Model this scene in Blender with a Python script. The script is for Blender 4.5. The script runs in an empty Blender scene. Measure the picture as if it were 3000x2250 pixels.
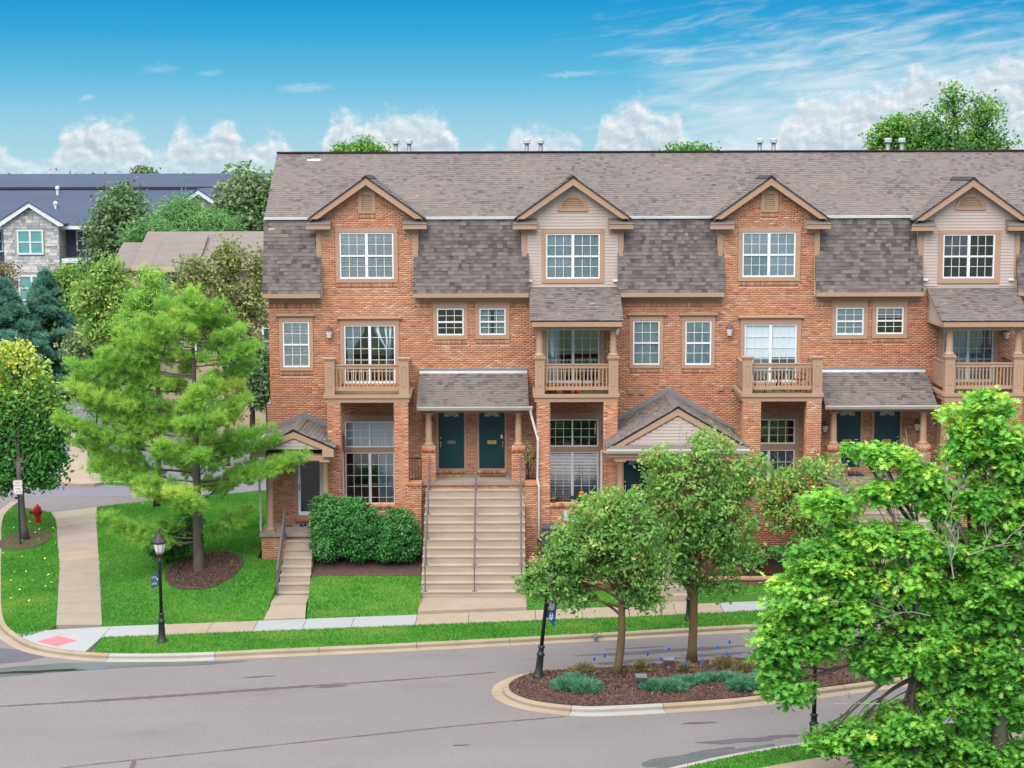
import bpy, bmesh, math, random
import numpy as np
from mathutils import Vector, Matrix
random.seed(7); RNG = np.random.default_rng(11)
SC = bpy.context.scene; COL = SC.collection
R = math.radians
# ------------------------------------------------------------------ camera
FPX, TILT, ROLL, CAMY, CAMZ = 5000.0, math.atan(620 / 5000.0), 0.0030, -62.5, 14.5
cam_d = bpy.data.cameras.new('camera'); cam = bpy.data.objects.new('camera', cam_d); COL.objects.link(cam)
cam_d.sensor_width = 36.0; cam_d.lens = 36.0 * FPX / 3000.0; cam_d.clip_start = 0.5; cam_d.clip_end = 6000
cam.matrix_world = Matrix.Translation((0, CAMY, CAMZ)) @ Matrix.Rotation(math.pi / 2 - TILT, 4, 'X') @ Matrix.Rotation(-ROLL, 4, 'Z')
SC.camera = cam
SC.render.engine = 'CYCLES'; SC.cycles.use_denoising = True
SC.cycles.max_bounces = 8; SC.cycles.transparent_max_bounces = 24
# ------------------------------------------------------------------ exposure
VS = SC.view_settings
VS.view_transform = 'Standard'; VS.look = 'None'; VS.gamma = 1.0; VS.use_curve_mapping = False
VS.exposure = 1.6
SKY_GAIN = 1.0 / 2 ** VS.exposure
# ------------------------------------------------------------------ node maths helper
class S:
    def __init__(s, nt, sock): s.nt, s.s = nt, sock
    def op(s, o, b=None, c=None, clamp=False):
        n = s.nt.nodes.new('ShaderNodeMath'); n.operation = o; n.use_clamp = clamp
        for i, v in enumerate((s, b, c)):
            if v is None: continue
            if isinstance(v, S): s.nt.links.new(v.s, n.inputs[i])
            else: n.inputs[i].default_value = v
        return S(s.nt, n.outputs[0])
    def __add__(s, b): return s.op('ADD', b)
    def __sub__(s, b): return s.op('SUBTRACT', b)
    def __mul__(s, b): return s.op('MULTIPLY', b)
    def __truediv__(s, b): return s.op('DIVIDE', b)
    def step(s, a, b):
        n = s.nt.nodes.new('ShaderNodeMapRange'); n.interpolation_type = 'SMOOTHSTEP'; n.clamp = True
        s.nt.links.new(s.s, n.inputs[0])
        for i, v in ((1, a), (2, b)):
            if isinstance(v, S): s.nt.links.new(v.s, n.inputs[i])
            else: n.inputs[i].default_value = v
        return S(s.nt, n.outputs[0])
def xyz(nt, x, y, z):
    n = nt.nodes.new('ShaderNodeCombineXYZ')
    for i, v in enumerate((x, y, z)):
        if isinstance(v, S): nt.links.new(v.s, n.inputs[i])
        else: n.inputs[i].default_value = v
    return n.outputs[0]
def noise(nt, vec, scale, detail=4, rough=0.55, dist=0.0):
    n = nt.nodes.new('ShaderNodeTexNoise'); n.inputs['Scale'].default_value = scale
    n.inputs['Detail'].default_value = detail; n.inputs['Roughness'].default_value = rough; n.inputs['Distortion'].default_value = dist
    if vec is not None: nt.links.new(vec, n.inputs['Vector'])
    return S(nt, n.outputs['Fac'])
def mixc(nt, fac, a, b, blend='MIX'):
    n = nt.nodes.new('ShaderNodeMix'); n.data_type = 'RGBA'; n.blend_type = blend
    for sock, v in ((n.inputs[0], fac), (n.inputs[6], a), (n.inputs[7], b)):
        if isinstance(v, S): nt.links.new(v.s, sock)
        elif isinstance(v, bpy.types.NodeSocket): nt.links.new(v, sock)
        else: sock.default_value = v if not isinstance(v, (tuple, list)) else (*v[:3], 1.0)
    return n.outputs[2]
def lin(r, g, b):
    f = lambda c: c / 12.92 if c <= 0.04045 else ((c + 0.055) / 1.055) ** 2.4
    return (f(r / 255), f(g / 255), f(b / 255))
def ramp(nt, fac, stops, interp='LINEAR'):
    n = nt.nodes.new('ShaderNodeValToRGB'); n.color_ramp.interpolation = interp
    e = n.color_ramp.elements
    while len(e) < len(stops): e.new(0.5)
    for el, (p, c) in zip(e, stops): el.position = p; el.color = (*c[:3], 1.0)
    nt.links.new(fac.s if isinstance(fac, S) else fac, n.inputs[0])
    return n.outputs[0]
# ------------------------------------------------------------------ sky
SUN_EL, SUN_AZ = 52.0, -24.0                       # sun behind and left of the camera, veiled by cloud
SUN_DIR = Vector((math.sin(R(SUN_AZ)) * math.cos(R(SUN_EL)), -math.cos(R(SUN_AZ)) * math.cos(R(SUN_EL)), math.sin(R(SUN_EL))))
world = bpy.data.worlds.new('World'); SC.world = world; world.use_nodes = True
def build_sky():
    nt = world.node_tree; nt.nodes.clear()
    out = nt.nodes.new('ShaderNodeOutputWorld'); bg = nt.nodes.new('ShaderNodeBackground'); nt.links.new(bg.outputs[0], out.inputs[0])
    tc = nt.nodes.new('ShaderNodeTexCoord'); sp = nt.nodes.new('ShaderNodeSeparateXYZ'); nt.links.new(tc.outputs['Generated'], sp.inputs[0])
    X, Y, Z = (S(nt, sp.outputs[i]) for i in range(3))
    deg = 180 / math.pi
    az = X.op('ARCTAN2', Y) * deg                  # degrees, 0 = straight over the roof
    el = Z.op('ARCSINE') * deg
    # clear sky: an atmosphere, pulled towards the deep azure of the day
    sky = nt.nodes.new('ShaderNodeTexSky'); sky.sky_type = 'NISHITA'; sky.sun_disc = False
    sky.sun_elevation = R(SUN_EL); sky.sun_rotation = R(180 - SUN_AZ); sky.air_density = 1.0; sky.dust_density = 0.4; sky.ozone_density = 2.0
    nish = mixc(nt, 1.0, sky.outputs[0], (0.10, 0.10, 0.10), 'MULTIPLY')
    azure = ramp(nt, el.op('MULTIPLY', 1 / 12.0, clamp=True), [(0.0, lin(184, 219, 231)), (0.14, lin(150, 208, 231)), (0.26, lin(98, 188, 225)), (0.38, lin(50, 168, 219)), (0.49, lin(8, 150, 210)), (1.0, lin(8, 138, 202))])
    clear = mixc(nt, 0.02, azure, nish)
    # bank of cumulus: height of its top along the horizon, repeating round the compass
    u = (az / 36.0 + 0.5).op('PINGPONG', 1.0)
    tops = [(0, 318), (40, 315), (85, 345), (140, 340), (165, 285), (215, 256), (280, 260), (335, 290), (372, 330), (390, 282), (415, 262), (452, 300), (490, 250), (522, 268), (552, 312), (590, 288), (625, 300), (655, 335), (700, 318), (722, 248), (750, 236), (800, 250), (850, 246), (900, 238), (945, 246), (985, 290), (1025, 330), (1055, 305), (1080, 330), (1110, 272), (1145, 268), (1200, 288), (1250, 302), (1278, 335), (1292, 258), (1325, 238), (1362, 214), (1405, 238), (1450, 246), (1490, 305), (1520, 322), (1560, 298), (1620, 335), (1670, 298), (1692, 235), (1740, 212), (1800, 214), (1850, 192), (1905, 190), (1960, 156), (2010, 180), (2060, 172), (2095, 158), (2135, 138), (2250, 128)]
    fc = nt.nodes.new('ShaderNodeFloatCurve'); cm = fc.mapping; c0 = cm.curves[0]; cm.use_clip = False
    pts = [(min(max((math.degrees((x - 1106) / 3687.0)) / 36 + 0.5, 0), 1), math.degrees((372 - y) / 3687.0) / 6.0) for x, y in tops]
    c0.points[0].location = pts[0]; c0.points[1].location = pts[-1]
    for p in pts[1:-1]: c0.points.new(*p)
    cm.update(); nt.links.new(u.s, fc.inputs['Value'])
    top = S(nt, fc.outputs[0]) * 6.0
    vec = xyz(nt, az, el * 1.25, 0.0)
    n1 = noise(nt, vec, 1.1, 6, 0.62, 0.35); n2 = noise(nt, vec, 3.2, 5, 0.6, 0.2)
    edge = top + (n1 - 0.5) * 1.5 + (n2 - 0.5) * 0.7 - 0.05
    cum = (edge - el).step(-0.22, 0.58)
    fade = el.step(0.0, 0.9) * 0.22 + 0.70
    cum = cum * fade
    # light and grey billows
    vl = xyz(nt, az + 0.12, el * 1.25 + 0.22, 0.0)
    m1 = noise(nt, vl, 1.1, 6, 0.62, 0.35); m2 = noise(nt, vl, 3.2, 5, 0.6, 0.2)
    lit = ((n1 - m1) * 2.3 + (n2 - m2) * 0.9 + 0.42 + (edge - el).step(0.9, 0.0) * 0.42).op('ADD', 0.0, clamp=True)
    ccol = ramp(nt, lit, [(0.0, lin(184, 204, 217)), (0.45, lin(208, 221, 229)), (0.8, lin(234, 240, 243)), (1.0, lin(248, 249, 250))])
    # high streaked cirrus
    rot = xyz(nt, az * 0.30 + el * 0.35, el * 1.9 - az * 0.34, 3.0)
    cn = noise(nt, rot, 1.25, 7, 0.62, 0.5); cbig = noise(nt, xyz(nt, az, el * 1.6, 9.0), 0.16, 2, 0.5)
    side = u.step(0.46, 0.78)
    up = el.step(7.6, 2.4)
    over = el.step(7.0, 26.0)
    cir = (cn * 1.25 + cbig * 0.25 + side * up * 0.72 + over * 0.60 - 1.04).step(-0.12, 0.72) * 0.88
    for px, py, w, h, a in ((1238, 166, 62, 7, .5), (668, 194, 56, 10, .42), (372, 155, 38, 10, .30), (472, 163, 26, 6, .28), (218, 217, 16, 8, .5)):
        a0, e0 = math.degrees((px - 1106) / 3687), math.degrees((372 - py) / 3687); w, h = math.degrees(w / 3687), math.degrees(h / 3687)
        dx = (u * 36.0 - 18.0 - a0) / w; dy = (el - e0 - (n2 - 0.5) * 0.3 - dx * 0.04) / h
        cir = cir.op('MAXIMUM', (dx * dx * 0.7 + dy * dy * 0.7 + (cn - 0.5) * 2.6).step(1.2, -0.5) * (a * 0.9))
    c1 = mixc(nt, cir, clear, lin(226, 238, 243)); c2 = mixc(nt, cum, c1, ccol)
    veil = el.step(9.0, 34.0) * (cn * 0.5 + 0.55)  # bright cloud overhead, out of view, added to lift the ambient light
    c2 = mixc(nt, veil.op('MULTIPLY', 1.0, clamp=True), c2, (2.35, 2.38, 2.40))
    below = el.step(-0.6, 0.0)
    c3 = mixc(nt, below, lin(150, 165, 150), c2)
    nt.links.new(c3, bg.inputs[0]); bg.inputs[1].default_value = SKY_GAIN
build_sky()
# ------------------------------------------------------------------ sun (thin cloud in front of it)
sd = bpy.data.lights.new('sun', 'SUN'); sd.energy = 1.3; sd.angle = R(60); sd.color = (1.0, 0.94, 0.86)
sun = bpy.data.objects.new('sun', sd); COL.objects.link(sun)
sun.rotation_euler = (-SUN_DIR).to_track_quat('-Z', 'Y').to_euler(); sun.location = SUN_DIR * 80
# ------------------------------------------------------------------ photograph-to-place helper: where the sight line through a point meets a plane
def _ray(px, py):
    k = 3000 / 2212; u, v = px * k - 1500, py * k - 1125
    c, s = math.cos(ROLL), math.sin(ROLL); u, v = u * c - v * s, u * s + v * c
    x, y = u / FPX, -v / FPX; ct, st = math.cos(TILT), math.sin(TILT)
    return Vector((x, ct + y * st, -st + y * ct))
def PY(px, py, Y):
    d = _ray(px, py); t = (Y - CAMY) / d.y; return Vector((d.x * t, Y, CAMZ + d.z * t))
def PZ(px, py, z):
    d = _ray(px, py); t = (z - CAMZ) / d.z; return Vector((d.x * t, CAMY + d.y * t, z))
# ------------------------------------------------------------------ materials
MATS = {}
def pm(name, base, var=None, scale=3.0, amt=0.5, rough=0.8, bump=0.0, bscale=40.0, tint=None, stain=None, metal=0.0, spec=0.3, detail=5, stretch=None, thresh=None, grain=None):
    """procedural surface: base colour, optional second colour by noise, per-piece tint ramp, shaped stains, fine relief"""
    m = bpy.data.materials.new(name); m.use_nodes = True; nt = m.node_tree; MATS[name] = m
    b = nt.nodes['Principled BSDF']; b.inputs['Roughness'].default_value = rough; b.inputs['Metallic'].default_value = metal
    b.inputs['Specular IOR Level'].default_value = spec
    tc = nt.nodes.new('ShaderNodeNewGeometry'); pos = tc.outputs['Position']
    if stretch:
        mp = nt.nodes.new('ShaderNodeMapping'); mp.inputs['Scale'].default_value = stretch; nt.links.new(pos, mp.inputs[0]); pos = mp.outputs[0]
    col = None
    if tint:
        at = nt.nodes.new('ShaderNodeAttribute'); at.attribute_name = 'tint'
        col = ramp(nt, at.outputs['Fac'], tint)
    if var:
        n = noise(nt, pos, scale, detail, 0.6)
        f = n.step(0.5 - 0.28, 0.5 + 0.28) * amt
        col = mixc(nt, f, col if col is not None else base, var)
    if stain:
        sc_, sa, scol = stain
        n = noise(nt, pos, sc_, 6, 0.65)
        col = mixc(nt, n.step(*(thresh or (0.55, 0.72))) * sa, col if col is not None else base, scol)
    if grain:
        n = noise(nt, tc.outputs['Position'], grain[0], 3, 0.7); col = mixc(nt, n.step(0.42, 0.66) * grain[1], col if col is not None else base, grain[2])
    if col is None: b.inputs['Base Color'].default_value = (*base, 1)
    else: nt.links.new(col, b.inputs['Base Color'])
    if bump:
        bn = nt.nodes.new('ShaderNodeBump'); bn.inputs['Strength'].default_value = bump; bn.inputs['Distance'].default_value = 0.02
        nt.links.new(noise(nt, pos, bscale, 4, 0.6).s, bn.inputs['Height']); nt.links.new(bn.outputs[0], b.inputs['Normal'])
    return m
def leafmat(name, stops, trans=0.35, rough=0.55):
    m = bpy.data.materials.new(name); m.use_nodes = True; nt = m.node_tree; MATS[name] = m
    b = nt.nodes['Principled BSDF']; b.inputs['Roughness'].default_value = rough; b.inputs['Specular IOR Level'].default_value = 0.25
    at = nt.nodes.new('ShaderNodeAttribute'); at.attribute_name = 'tint'
    c = ramp(nt, at.outputs['Fac'], stops); nt.links.new(c, b.inputs['Base Color'])
    tr = nt.nodes.new('ShaderNodeBsdfTranslucent'); nt.links.new(mixc(nt, 1.0, c, (1.0, 0.97, 0.72), 'MULTIPLY'), tr.inputs[0])
    mx = nt.nodes.new('ShaderNodeMixShader'); mx.inputs[0].default_value = trans
    nt.links.new(b.outputs[0], mx.inputs[1]); nt.links.new(tr.outputs[0], mx.inputs[2]); nt.links.new(mx.outputs[0], nt.nodes['Material Output'].inputs[0])
    return m
def glassmat(name, refl=0.06, tintc=(0.80, 0.92, 0.92)):
    m = bpy.data.materials.new(name); m.use_nodes = True; nt = m.node_tree; MATS[name] = m
    tr = nt.nodes.new('ShaderNodeBsdfTransparent'); tr.inputs[0].default_value = (*tintc, 1)
    gl = nt.nodes.new('ShaderNodeBsdfGlossy'); gl.inputs['Roughness'].default_value = 0.02
    fr = nt.nodes.new('ShaderNodeFresnel'); fr.inputs[0].default_value = 1.5
    f = S(nt, fr.outputs[0]) + refl
    mx = nt.nodes.new('ShaderNodeMixShader'); nt.links.new(f.s, mx.inputs[0]); nt.links.new(tr.outputs[0], mx.inputs[1]); nt.links.new(gl.outputs[0], mx.inputs[2])
    nt.links.new(mx.outputs[0], nt.nodes['Material Output'].inputs[0]); return m
# ------------------------------------------------------------------ geometry helpers
class MB:
    def __init__(s): s.v, s.f, s.t = [], [], []
    def pts(s, pts): n = len(s.v); s.v += [tuple(p) for p in pts]; return n
    def poly(s, pts, t=0.5): n = s.pts(pts); s.f.append(tuple(range(n, n + len(pts)))); s.t.append(t); return s
    def hexa(s, p, t=0.5):                          # 4 lower points, 4 upper points, both anticlockwise from above
        n = s.pts(p)
        for q in ((3, 2, 1, 0), (4, 5, 6, 7), (0, 1, 5, 4), (1, 2, 6, 5), (2, 3, 7, 6), (3, 0, 4, 7)): s.f.append(tuple(n + i for i in q)); s.t.append(t)
        return s
    def box(s, x0, x1, y0, y1, z0, z1, t=0.5):
        return s.hexa([(x0, y0, z0), (x1, y0, z0), (x1, y1, z0), (x0, y1, z0), (x0, y0, z1), (x1, y0, z1), (x1, y1, z1), (x0, y1, z1)], t)
    def prism(s, poly, axis, a0, a1, t=0.5):        # polygon in the two other axes, pushed along axis
        def P(q, a): return {'x': (a, q[0], q[1]), 'y': (q[0], a, q[1]), 'z': (q[0], q[1], a)}[axis]
        n = s.pts([P(q, a0) for q in poly] + [P(q, a1) for q in poly]); k = len(poly)
        s.f += [tuple(range(n + k - 1, n - 1, -1)), tuple(range(n + k, n + 2 * k))] + [(n + i, n + (i + 1) % k, n + k + (i + 1) % k, n + k + i) for i in range(k)]
        s.t += [t] * (k + 2); return s
    def tube(s, pts, rad, n=8, cap=True, t=0.5):
        pts = [Vector(p) for p in pts]; rad = rad if isinstance(rad, (list, tuple)) else [rad] * len(pts)
        rings = []
        for i, p in enumerate(pts):
            d = (pts[min(i + 1, len(pts) - 1)] - pts[max(i - 1, 0)])
            d = d.normalized() if d.length > 1e-9 else Vector((0, 0, 1))
            a = d.orthogonal().normalized() if i == 0 else (pa - d * pa.dot(d)).normalized()
            pa = a; b = d.cross(a)
            rings.append(s.pts([p + (a * math.cos(2 * math.pi * k / n) + b * math.sin(2 * math.pi * k / n)) * rad[i] for k in range(n)]))
        for r0, r1 in zip(rings, rings[1:]):
            for k in range(n): s.f.append((r0 + k, r0 + (k + 1) % n, r1 + (k + 1) % n, r1 + k)); s.t.append(t)
        if cap:
            s.f.append(tuple(rings[0] + k for k in reversed(range(n)))); s.f.append(tuple(rings[-1] + k for k in range(n))); s.t += [t, t]
        return s
    def lathe(s, cx, cy, prof, n=16, t=0.5):
        rings = [s.pts([(cx + r * math.cos(2 * math.pi * k / n), cy + r * math.sin(2 * math.pi * k / n), z) for k in range(n)]) for r, z in prof]
        for r0, r1 in zip(rings, rings[1:]):
            for k in range(n): s.f.append((r0 + k, r0 + (k + 1) % n, r1 + (k + 1) % n, r1 + k)); s.t.append(t)
        s.f.append(tuple(rings[0] + k for k in reversed(range(n)))); s.f.append(tuple(rings[-1] + k for k in range(n))); s.t += [t, t]
        return s
    def mesh(s, name, smooth=False):
        me = bpy.data.meshes.new(name); me.from_pydata(s.v, [], s.f)
        a = me.attributes.new('tint', 'FLOAT', 'FACE'); a.data.foreach_set('value', np.array(s.t, dtype=np.float32))
        if smooth: me.polygons.foreach_set('use_smooth', [True] * len(me.polygons))
        me.update(); return me
    def build(s, name, mat, parent=None, smooth=False, local=False):
        return link(name, s.mesh(name, smooth), mat, parent, local)
def W(o):                                           # world matrix of the parents built so far
    m = o.matrix_basis.copy()
    return m if o.parent is None else W(o.parent) @ o.matrix_parent_inverse @ m
def link(name, me, mat, parent=None, local=False):
    o = bpy.data.objects.new(name, me); COL.objects.link(o)
    if mat is not None and not me.materials: me.materials.append(MATS[mat] if isinstance(mat, str) else mat)
    if parent is not None:
        o.parent = parent
        if not local: o.matrix_parent_inverse = W(parent).inverted()
    return o
def npmesh(name, V, F, T, mat, parent=None, smooth=False, local=False, kind=None):
    """many alike faces at once: V (n,3), F (m,k), T tint per face"""
    me = bpy.data.meshes.new(name); m, k = F.shape
    me.vertices.add(len(V)); me.vertices.foreach_set('co', np.ascontiguousarray(V, dtype=np.float32).ravel())
    me.loops.add(m * k); me.loops.foreach_set('vertex_index', np.ascontiguousarray(F, dtype=np.int32).ravel())
    me.polygons.add(m); me.polygons.foreach_set('loop_start', np.arange(0, m * k, k, dtype=np.int32))
    me.update(calc_edges=True)
    a = me.attributes.new('tint', 'FLOAT', 'FACE'); a.data.foreach_set('value', np.ascontiguousarray(T, dtype=np.float32))
    if smooth: me.polygons.foreach_set('use_smooth', np.ones(m, dtype=bool))
    o = link(name, me, mat, parent, local)
    if kind: o['kind'] = kind
    return o
def tag(o, label, cat, group=None):
    o['label'] = label; o['category'] = cat
    if group: o['group'] = group
    return o
def struct(o): o['kind'] = 'structure'; return o
def thing(name, label, cat, loc=(0, 0, 0), group=None, rz=0.0):
    o = bpy.data.objects.new(name, None); COL.objects.link(o); o.location = loc; o.rotation_euler = (0, 0, rz); o.empty_display_size = 0.3
    return tag(o, label, cat, group)
def sm(a, b, x):
    t = min(max((x - a) / (b - a), 0.0), 1.0); return t * t * (3 - 2 * t)
FONT_CACHE = {}
def text_mesh(txt, size, depth=0.002, name='lettering'):
    cu = bpy.data.curves.new(name, 'FONT'); cu.body = txt; cu.size = size; cu.align_x = 'CENTER'; cu.align_y = 'CENTER'; cu.extrude = depth; cu.resolution_u = 2
    o = bpy.data.objects.new(name, cu); COL.objects.link(o)
    dg = bpy.context.evaluated_depsgraph_get(); me = bpy.data.meshes.new_from_object(o.evaluated_get(dg)); me.name = name
    bpy.data.objects.remove(o); bpy.data.curves.remove(cu)
    me.materials.clear(); return me
def text(txt, size, pos, mat, parent, rot=(math.pi / 2, 0, 0), name='lettering', depth=0.002):
    o = bpy.data.objects.new(name, text_mesh(txt, size, depth, name)); COL.objects.link(o); o.data.materials.append(MATS[mat])
    o.location = pos; o.rotation_euler = rot
    if parent is not None: o.parent = parent; o.matrix_parent_inverse = W(parent).inverted()
    return o
# ------------------------------------------------------------------ surfaces
def A(r, g, b, k=1.5): return tuple(c / k for c in lin(r, g, b))
pm('asphalt', A(150, 144, 145, 1.6), A(138, 132, 134, 1.6), 0.35, 0.8, 0.85, 0.25, 90, stain=(0.55, 0.35, A(120, 112, 118, 1.6)), stretch=(0.35, 1.0, 1.0), grain=(16, 0.5, A(118, 110, 114, 1.6)))
pm('asphalt_rear', A(146, 143, 156, 1.6), A(128, 126, 140, 1.6), 0.3, 0.8, 0.85, 0.25, 90)
pm('tar', A(98, 86, 92, 1.6), A(122, 110, 116, 1.6), 2.0, 0.7, 0.6)
pm('patch_asphalt', A(112, 110, 122, 1.6), A(96, 94, 106, 1.6), 1.0, 0.8, 0.8, 0.3, 90)
pm('wet_asphalt', A(120, 124, 128, 1.6), A(104, 106, 110, 1.6), 1.5, 0.8, 0.22, 0.05, 60, spec=0.5)
pm('puddle', A(70, 72, 66, 1.6), A(52, 54, 46, 1.6), 1.5, 0.8, 0.08, spec=0.5)
pm('concrete_tan', A(190, 174, 156, 1.6), A(176, 158, 140, 1.6), 1.2, 0.7, 0.9, 0.15, 70, stain=(0.9, 0.35, A(160, 142, 124, 1.6)))
pm('concrete_grey', A(182, 168, 156, 1.6), A(166, 152, 140, 1.6), 1.3, 0.7, 0.9, 0.15, 70, stain=(0.9, 0.4, A(148, 132, 120, 1.6)))
pm('concrete_new', A(188, 190, 194, 1.6), A(178, 180, 185, 1.6), 1.2, 0.6, 0.9, 0.1, 70, stain=(1.6, 0.2, A(170, 172, 176, 1.6)))
pm('concrete_stair', A(196, 180, 164, 1.45), A(178, 160, 142, 1.45), 1.6, 0.7, 0.9, 0.15, 60, stain=(1.1, 0.35, A(140, 124, 108, 1.45)), stretch=(0.6, 1, 2.5))
pm('kerb_concrete', A(190, 174, 152, 1.6), A(170, 152, 132, 1.6), 1.0, 0.8, 0.9, 0.2, 60, stain=(1.4, 0.5, A(142, 120, 100, 1.6)))
pm('kerb_new', A(194, 190, 186, 1.6), A(182, 176, 170, 1.6), 1.0, 0.8, 0.9, 0.15, 60, stain=(2.0, 0.5, A(180, 160, 120, 1.6)))
pm('soil', A(84, 64, 54), A(66, 50, 44), 8, 0.8, 1.0, 0.6, 60)
pm('lawn_soil', A(84, 150, 50), A(108, 158, 66), 1.3, 0.8, 1.0, 0.5, 80, stain=(0.45, 0.55, A(150, 146, 80)), thresh=(0.6, 0.75))
pm('field', A(84, 104, 72), A(98, 112, 82), 0.05, 0.8, 1.0)
pm('coral_mat', A(244, 138, 142, 1.6), A(236, 126, 132, 1.6), 3, 0.6, 0.8)
pm('white_paint', (0.72, 0.73, 0.74), rough=0.6)
leafmat('grass_blade', [(0, A(60, 126, 42, 1.0)), (0.45, A(82, 148, 56, 1.0)), (0.75, A(104, 160, 62, 1.0)), (1, A(164, 162, 92, 1.0))], 0.3, 0.7)
pm('mulch', A(112, 84, 78), A(86, 64, 60), 6, 0.9, 1.0, 0.9, 45, tint=None)
pm('mulch_chip', A(92, 66, 58), tint=[(0, A(70, 50, 48)), (0.5, A(118, 90, 82)), (0.85, A(146, 118, 106)), (1, A(186, 164, 150))], rough=1.0)
# ------------------------------------------------------------------ heights of the ground
def base_h(y): return 0.4 * sm(-9, 10, y)
def lawn_h(x, y):
    return base_h(y) + 0.95 * sm(-8.1, -1.8, y) * sm(-16.0, -9.5, x) * (1 - 0.7 * sm(1, 10, y))
def in_poly(poly, x, y):
    c = False; n = len(poly)
    for i in range(n):
        (x0, y0), (x1, y1) = poly[i], poly[i - 1]
        if (y0 > y) != (y1 > y) and x < (x1 - x0) * (y - y0) / (y1 - y0) + x0: c = not c
    return c
def poly_mask(poly, P):
    c = np.zeros(len(P), bool); n = len(poly)
    for i in range(n):
        (x0, y0), (x1, y1) = poly[i], poly[i - 1]
        if y0 == y1: continue
        q = ((y0 > P[:, 1]) != (y1 > P[:, 1])) & (P[:, 0] < (x1 - x0) * (P[:, 1] - y0) / (y1 - y0) + x0); c ^= q
    return c
def sheet(name, poly, zf, mat, grid=0.6, skirt=0.25, parent=None):
    bm = bmesh.new(); f = bm.faces.new([bm.verts.new((x, y, 0)) for x, y in poly])
    if f.normal.z < 0: f.normal_flip()
    bm.normal_update()
    if bm.faces[:][0].normal.z < 0: bmesh.ops.reverse_faces(bm, faces=bm.faces[:])
    if grid:
        for ax in (0, 1):
            lo, hi = min(p[ax] for p in poly), max(p[ax] for p in poly)
            g = math.floor(lo / grid) * grid + grid
            while g < hi:
                no = (1, 0, 0) if ax == 0 else (0, 1, 0)
                bmesh.ops.bisect_plane(bm, geom=bm.verts[:] + bm.edges[:] + bm.faces[:], plane_co=(g, g, 0), plane_no=no); g += grid
    for v in bm.verts: v.co.z = zf(v.co.x, v.co.y)
    if skirt:
        be = [e for e in bm.edges if len(e.link_faces) == 1]
        r = bmesh.ops.extrude_edge_only(bm, edges=be)
        for v in r['geom']:
            if isinstance(v, bmesh.types.BMVert): v.co.z -= skirt
    bmesh.ops.triangulate(bm, faces=[f for f in bm.faces if len(f.verts) > 4])
    me = bpy.data.meshes.new(name); bm.to_mesh(me); bm.free(); me.attributes.new('tint', 'FLOAT', 'FACE')
    return link(name, me, mat, parent)
def xy(l): return [(p.x, p.y) for p in l]
def smooth_line(pts, n=6, closed=False):
    out = []; N = len(pts); P = lambda i: pts[i % N] if closed else pts[min(max(i, 0), N - 1)]
    for i in range(N if closed else N - 1):
        p0, p1, p2, p3 = P(i - 1), P(i), P(i + 1), P(i + 2)
        for k in range(n):
            t = k / n
            out.append(tuple(0.5 * ((2 * p1[j]) + (-p0[j] + p2[j]) * t + (2 * p0[j] - 5 * p1[j] + 4 * p2[j] - p3[j]) * t * t + (-p0[j] + 3 * p1[j] - 3 * p2[j] + p3[j]) * t ** 3) for j in (0, 1)))
    if not closed: out.append(tuple(pts[-1]))
    return out
def offset_line(pl, d, closed=False):
    out = []; N = len(pl)
    for i in range(N):
        a = pl[(i - 1) % N] if closed else pl[max(i - 1, 0)]; b = pl[(i + 1) % N] if closed else pl[min(i + 1, N - 1)]
        tx, ty = b[0] - a[0], b[1] - a[1]; l = math.hypot(tx, ty) or 1
        out.append((pl[i][0] - ty / l * d, pl[i][1] + tx / l * d))
    return out
# ------------------------------------------------------------------ the ground to the horizon, roads
g = sheet('ground', [(-900, -300), (900, -300), (900, 2500), (-900, 2500)], lambda x, y: -0.45, 'field', 0, 0); struct(g)
road = sheet('road', [(-60, -70), (60, -70), (60, 2.0), (20, -5.0), (-6, -9.3), (-12.0, -10.5), (-12.0, 12.0), (-60, 12.0)], lambda x, y: base_h(y) - 0.13, 'asphalt', 2.0, 0.3); struct(road)
# outline of the kerb along the near street, round the corner and up the side street (face of the kerb)
KERB = smooth_line([(-21.6, 11.0), (-21.3, 7.2), (-19.75, 1.6), (-17.75, -5.2), (-16.75, -8.2), (-15.9, -9.75), (-14.9, -11.0), (-13.6, -11.75), (-12.0, -12.1), (-9.87, -12.05), (-7.19, -11.64), (-2.98, -10.98), (2.81, -9.92), (7.32, -9.02), (12, -8.2), (18, -7.1), (30, -5.0)], 6)
def y_on(pl, x):
    for (x0, y0), (x1, y1) in zip(pl, pl[1:]):
        if x0 <= x <= x1: return y0 + (y1 - y0) * (x - x0) / max(x1 - x0, 1e-6)
    return pl[-1][1]
STREET = [p for p in KERB if p[0] > -13.7 and p[1] < -4]
swb = lambda x: -7.26 + 0.137 * (x + 1.5)            # far edge of the sidewalk
swf = lambda x: swb(x) - 1.30                        # near edge
rd = lambda x, y: base_h(y) - 0.13
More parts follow.
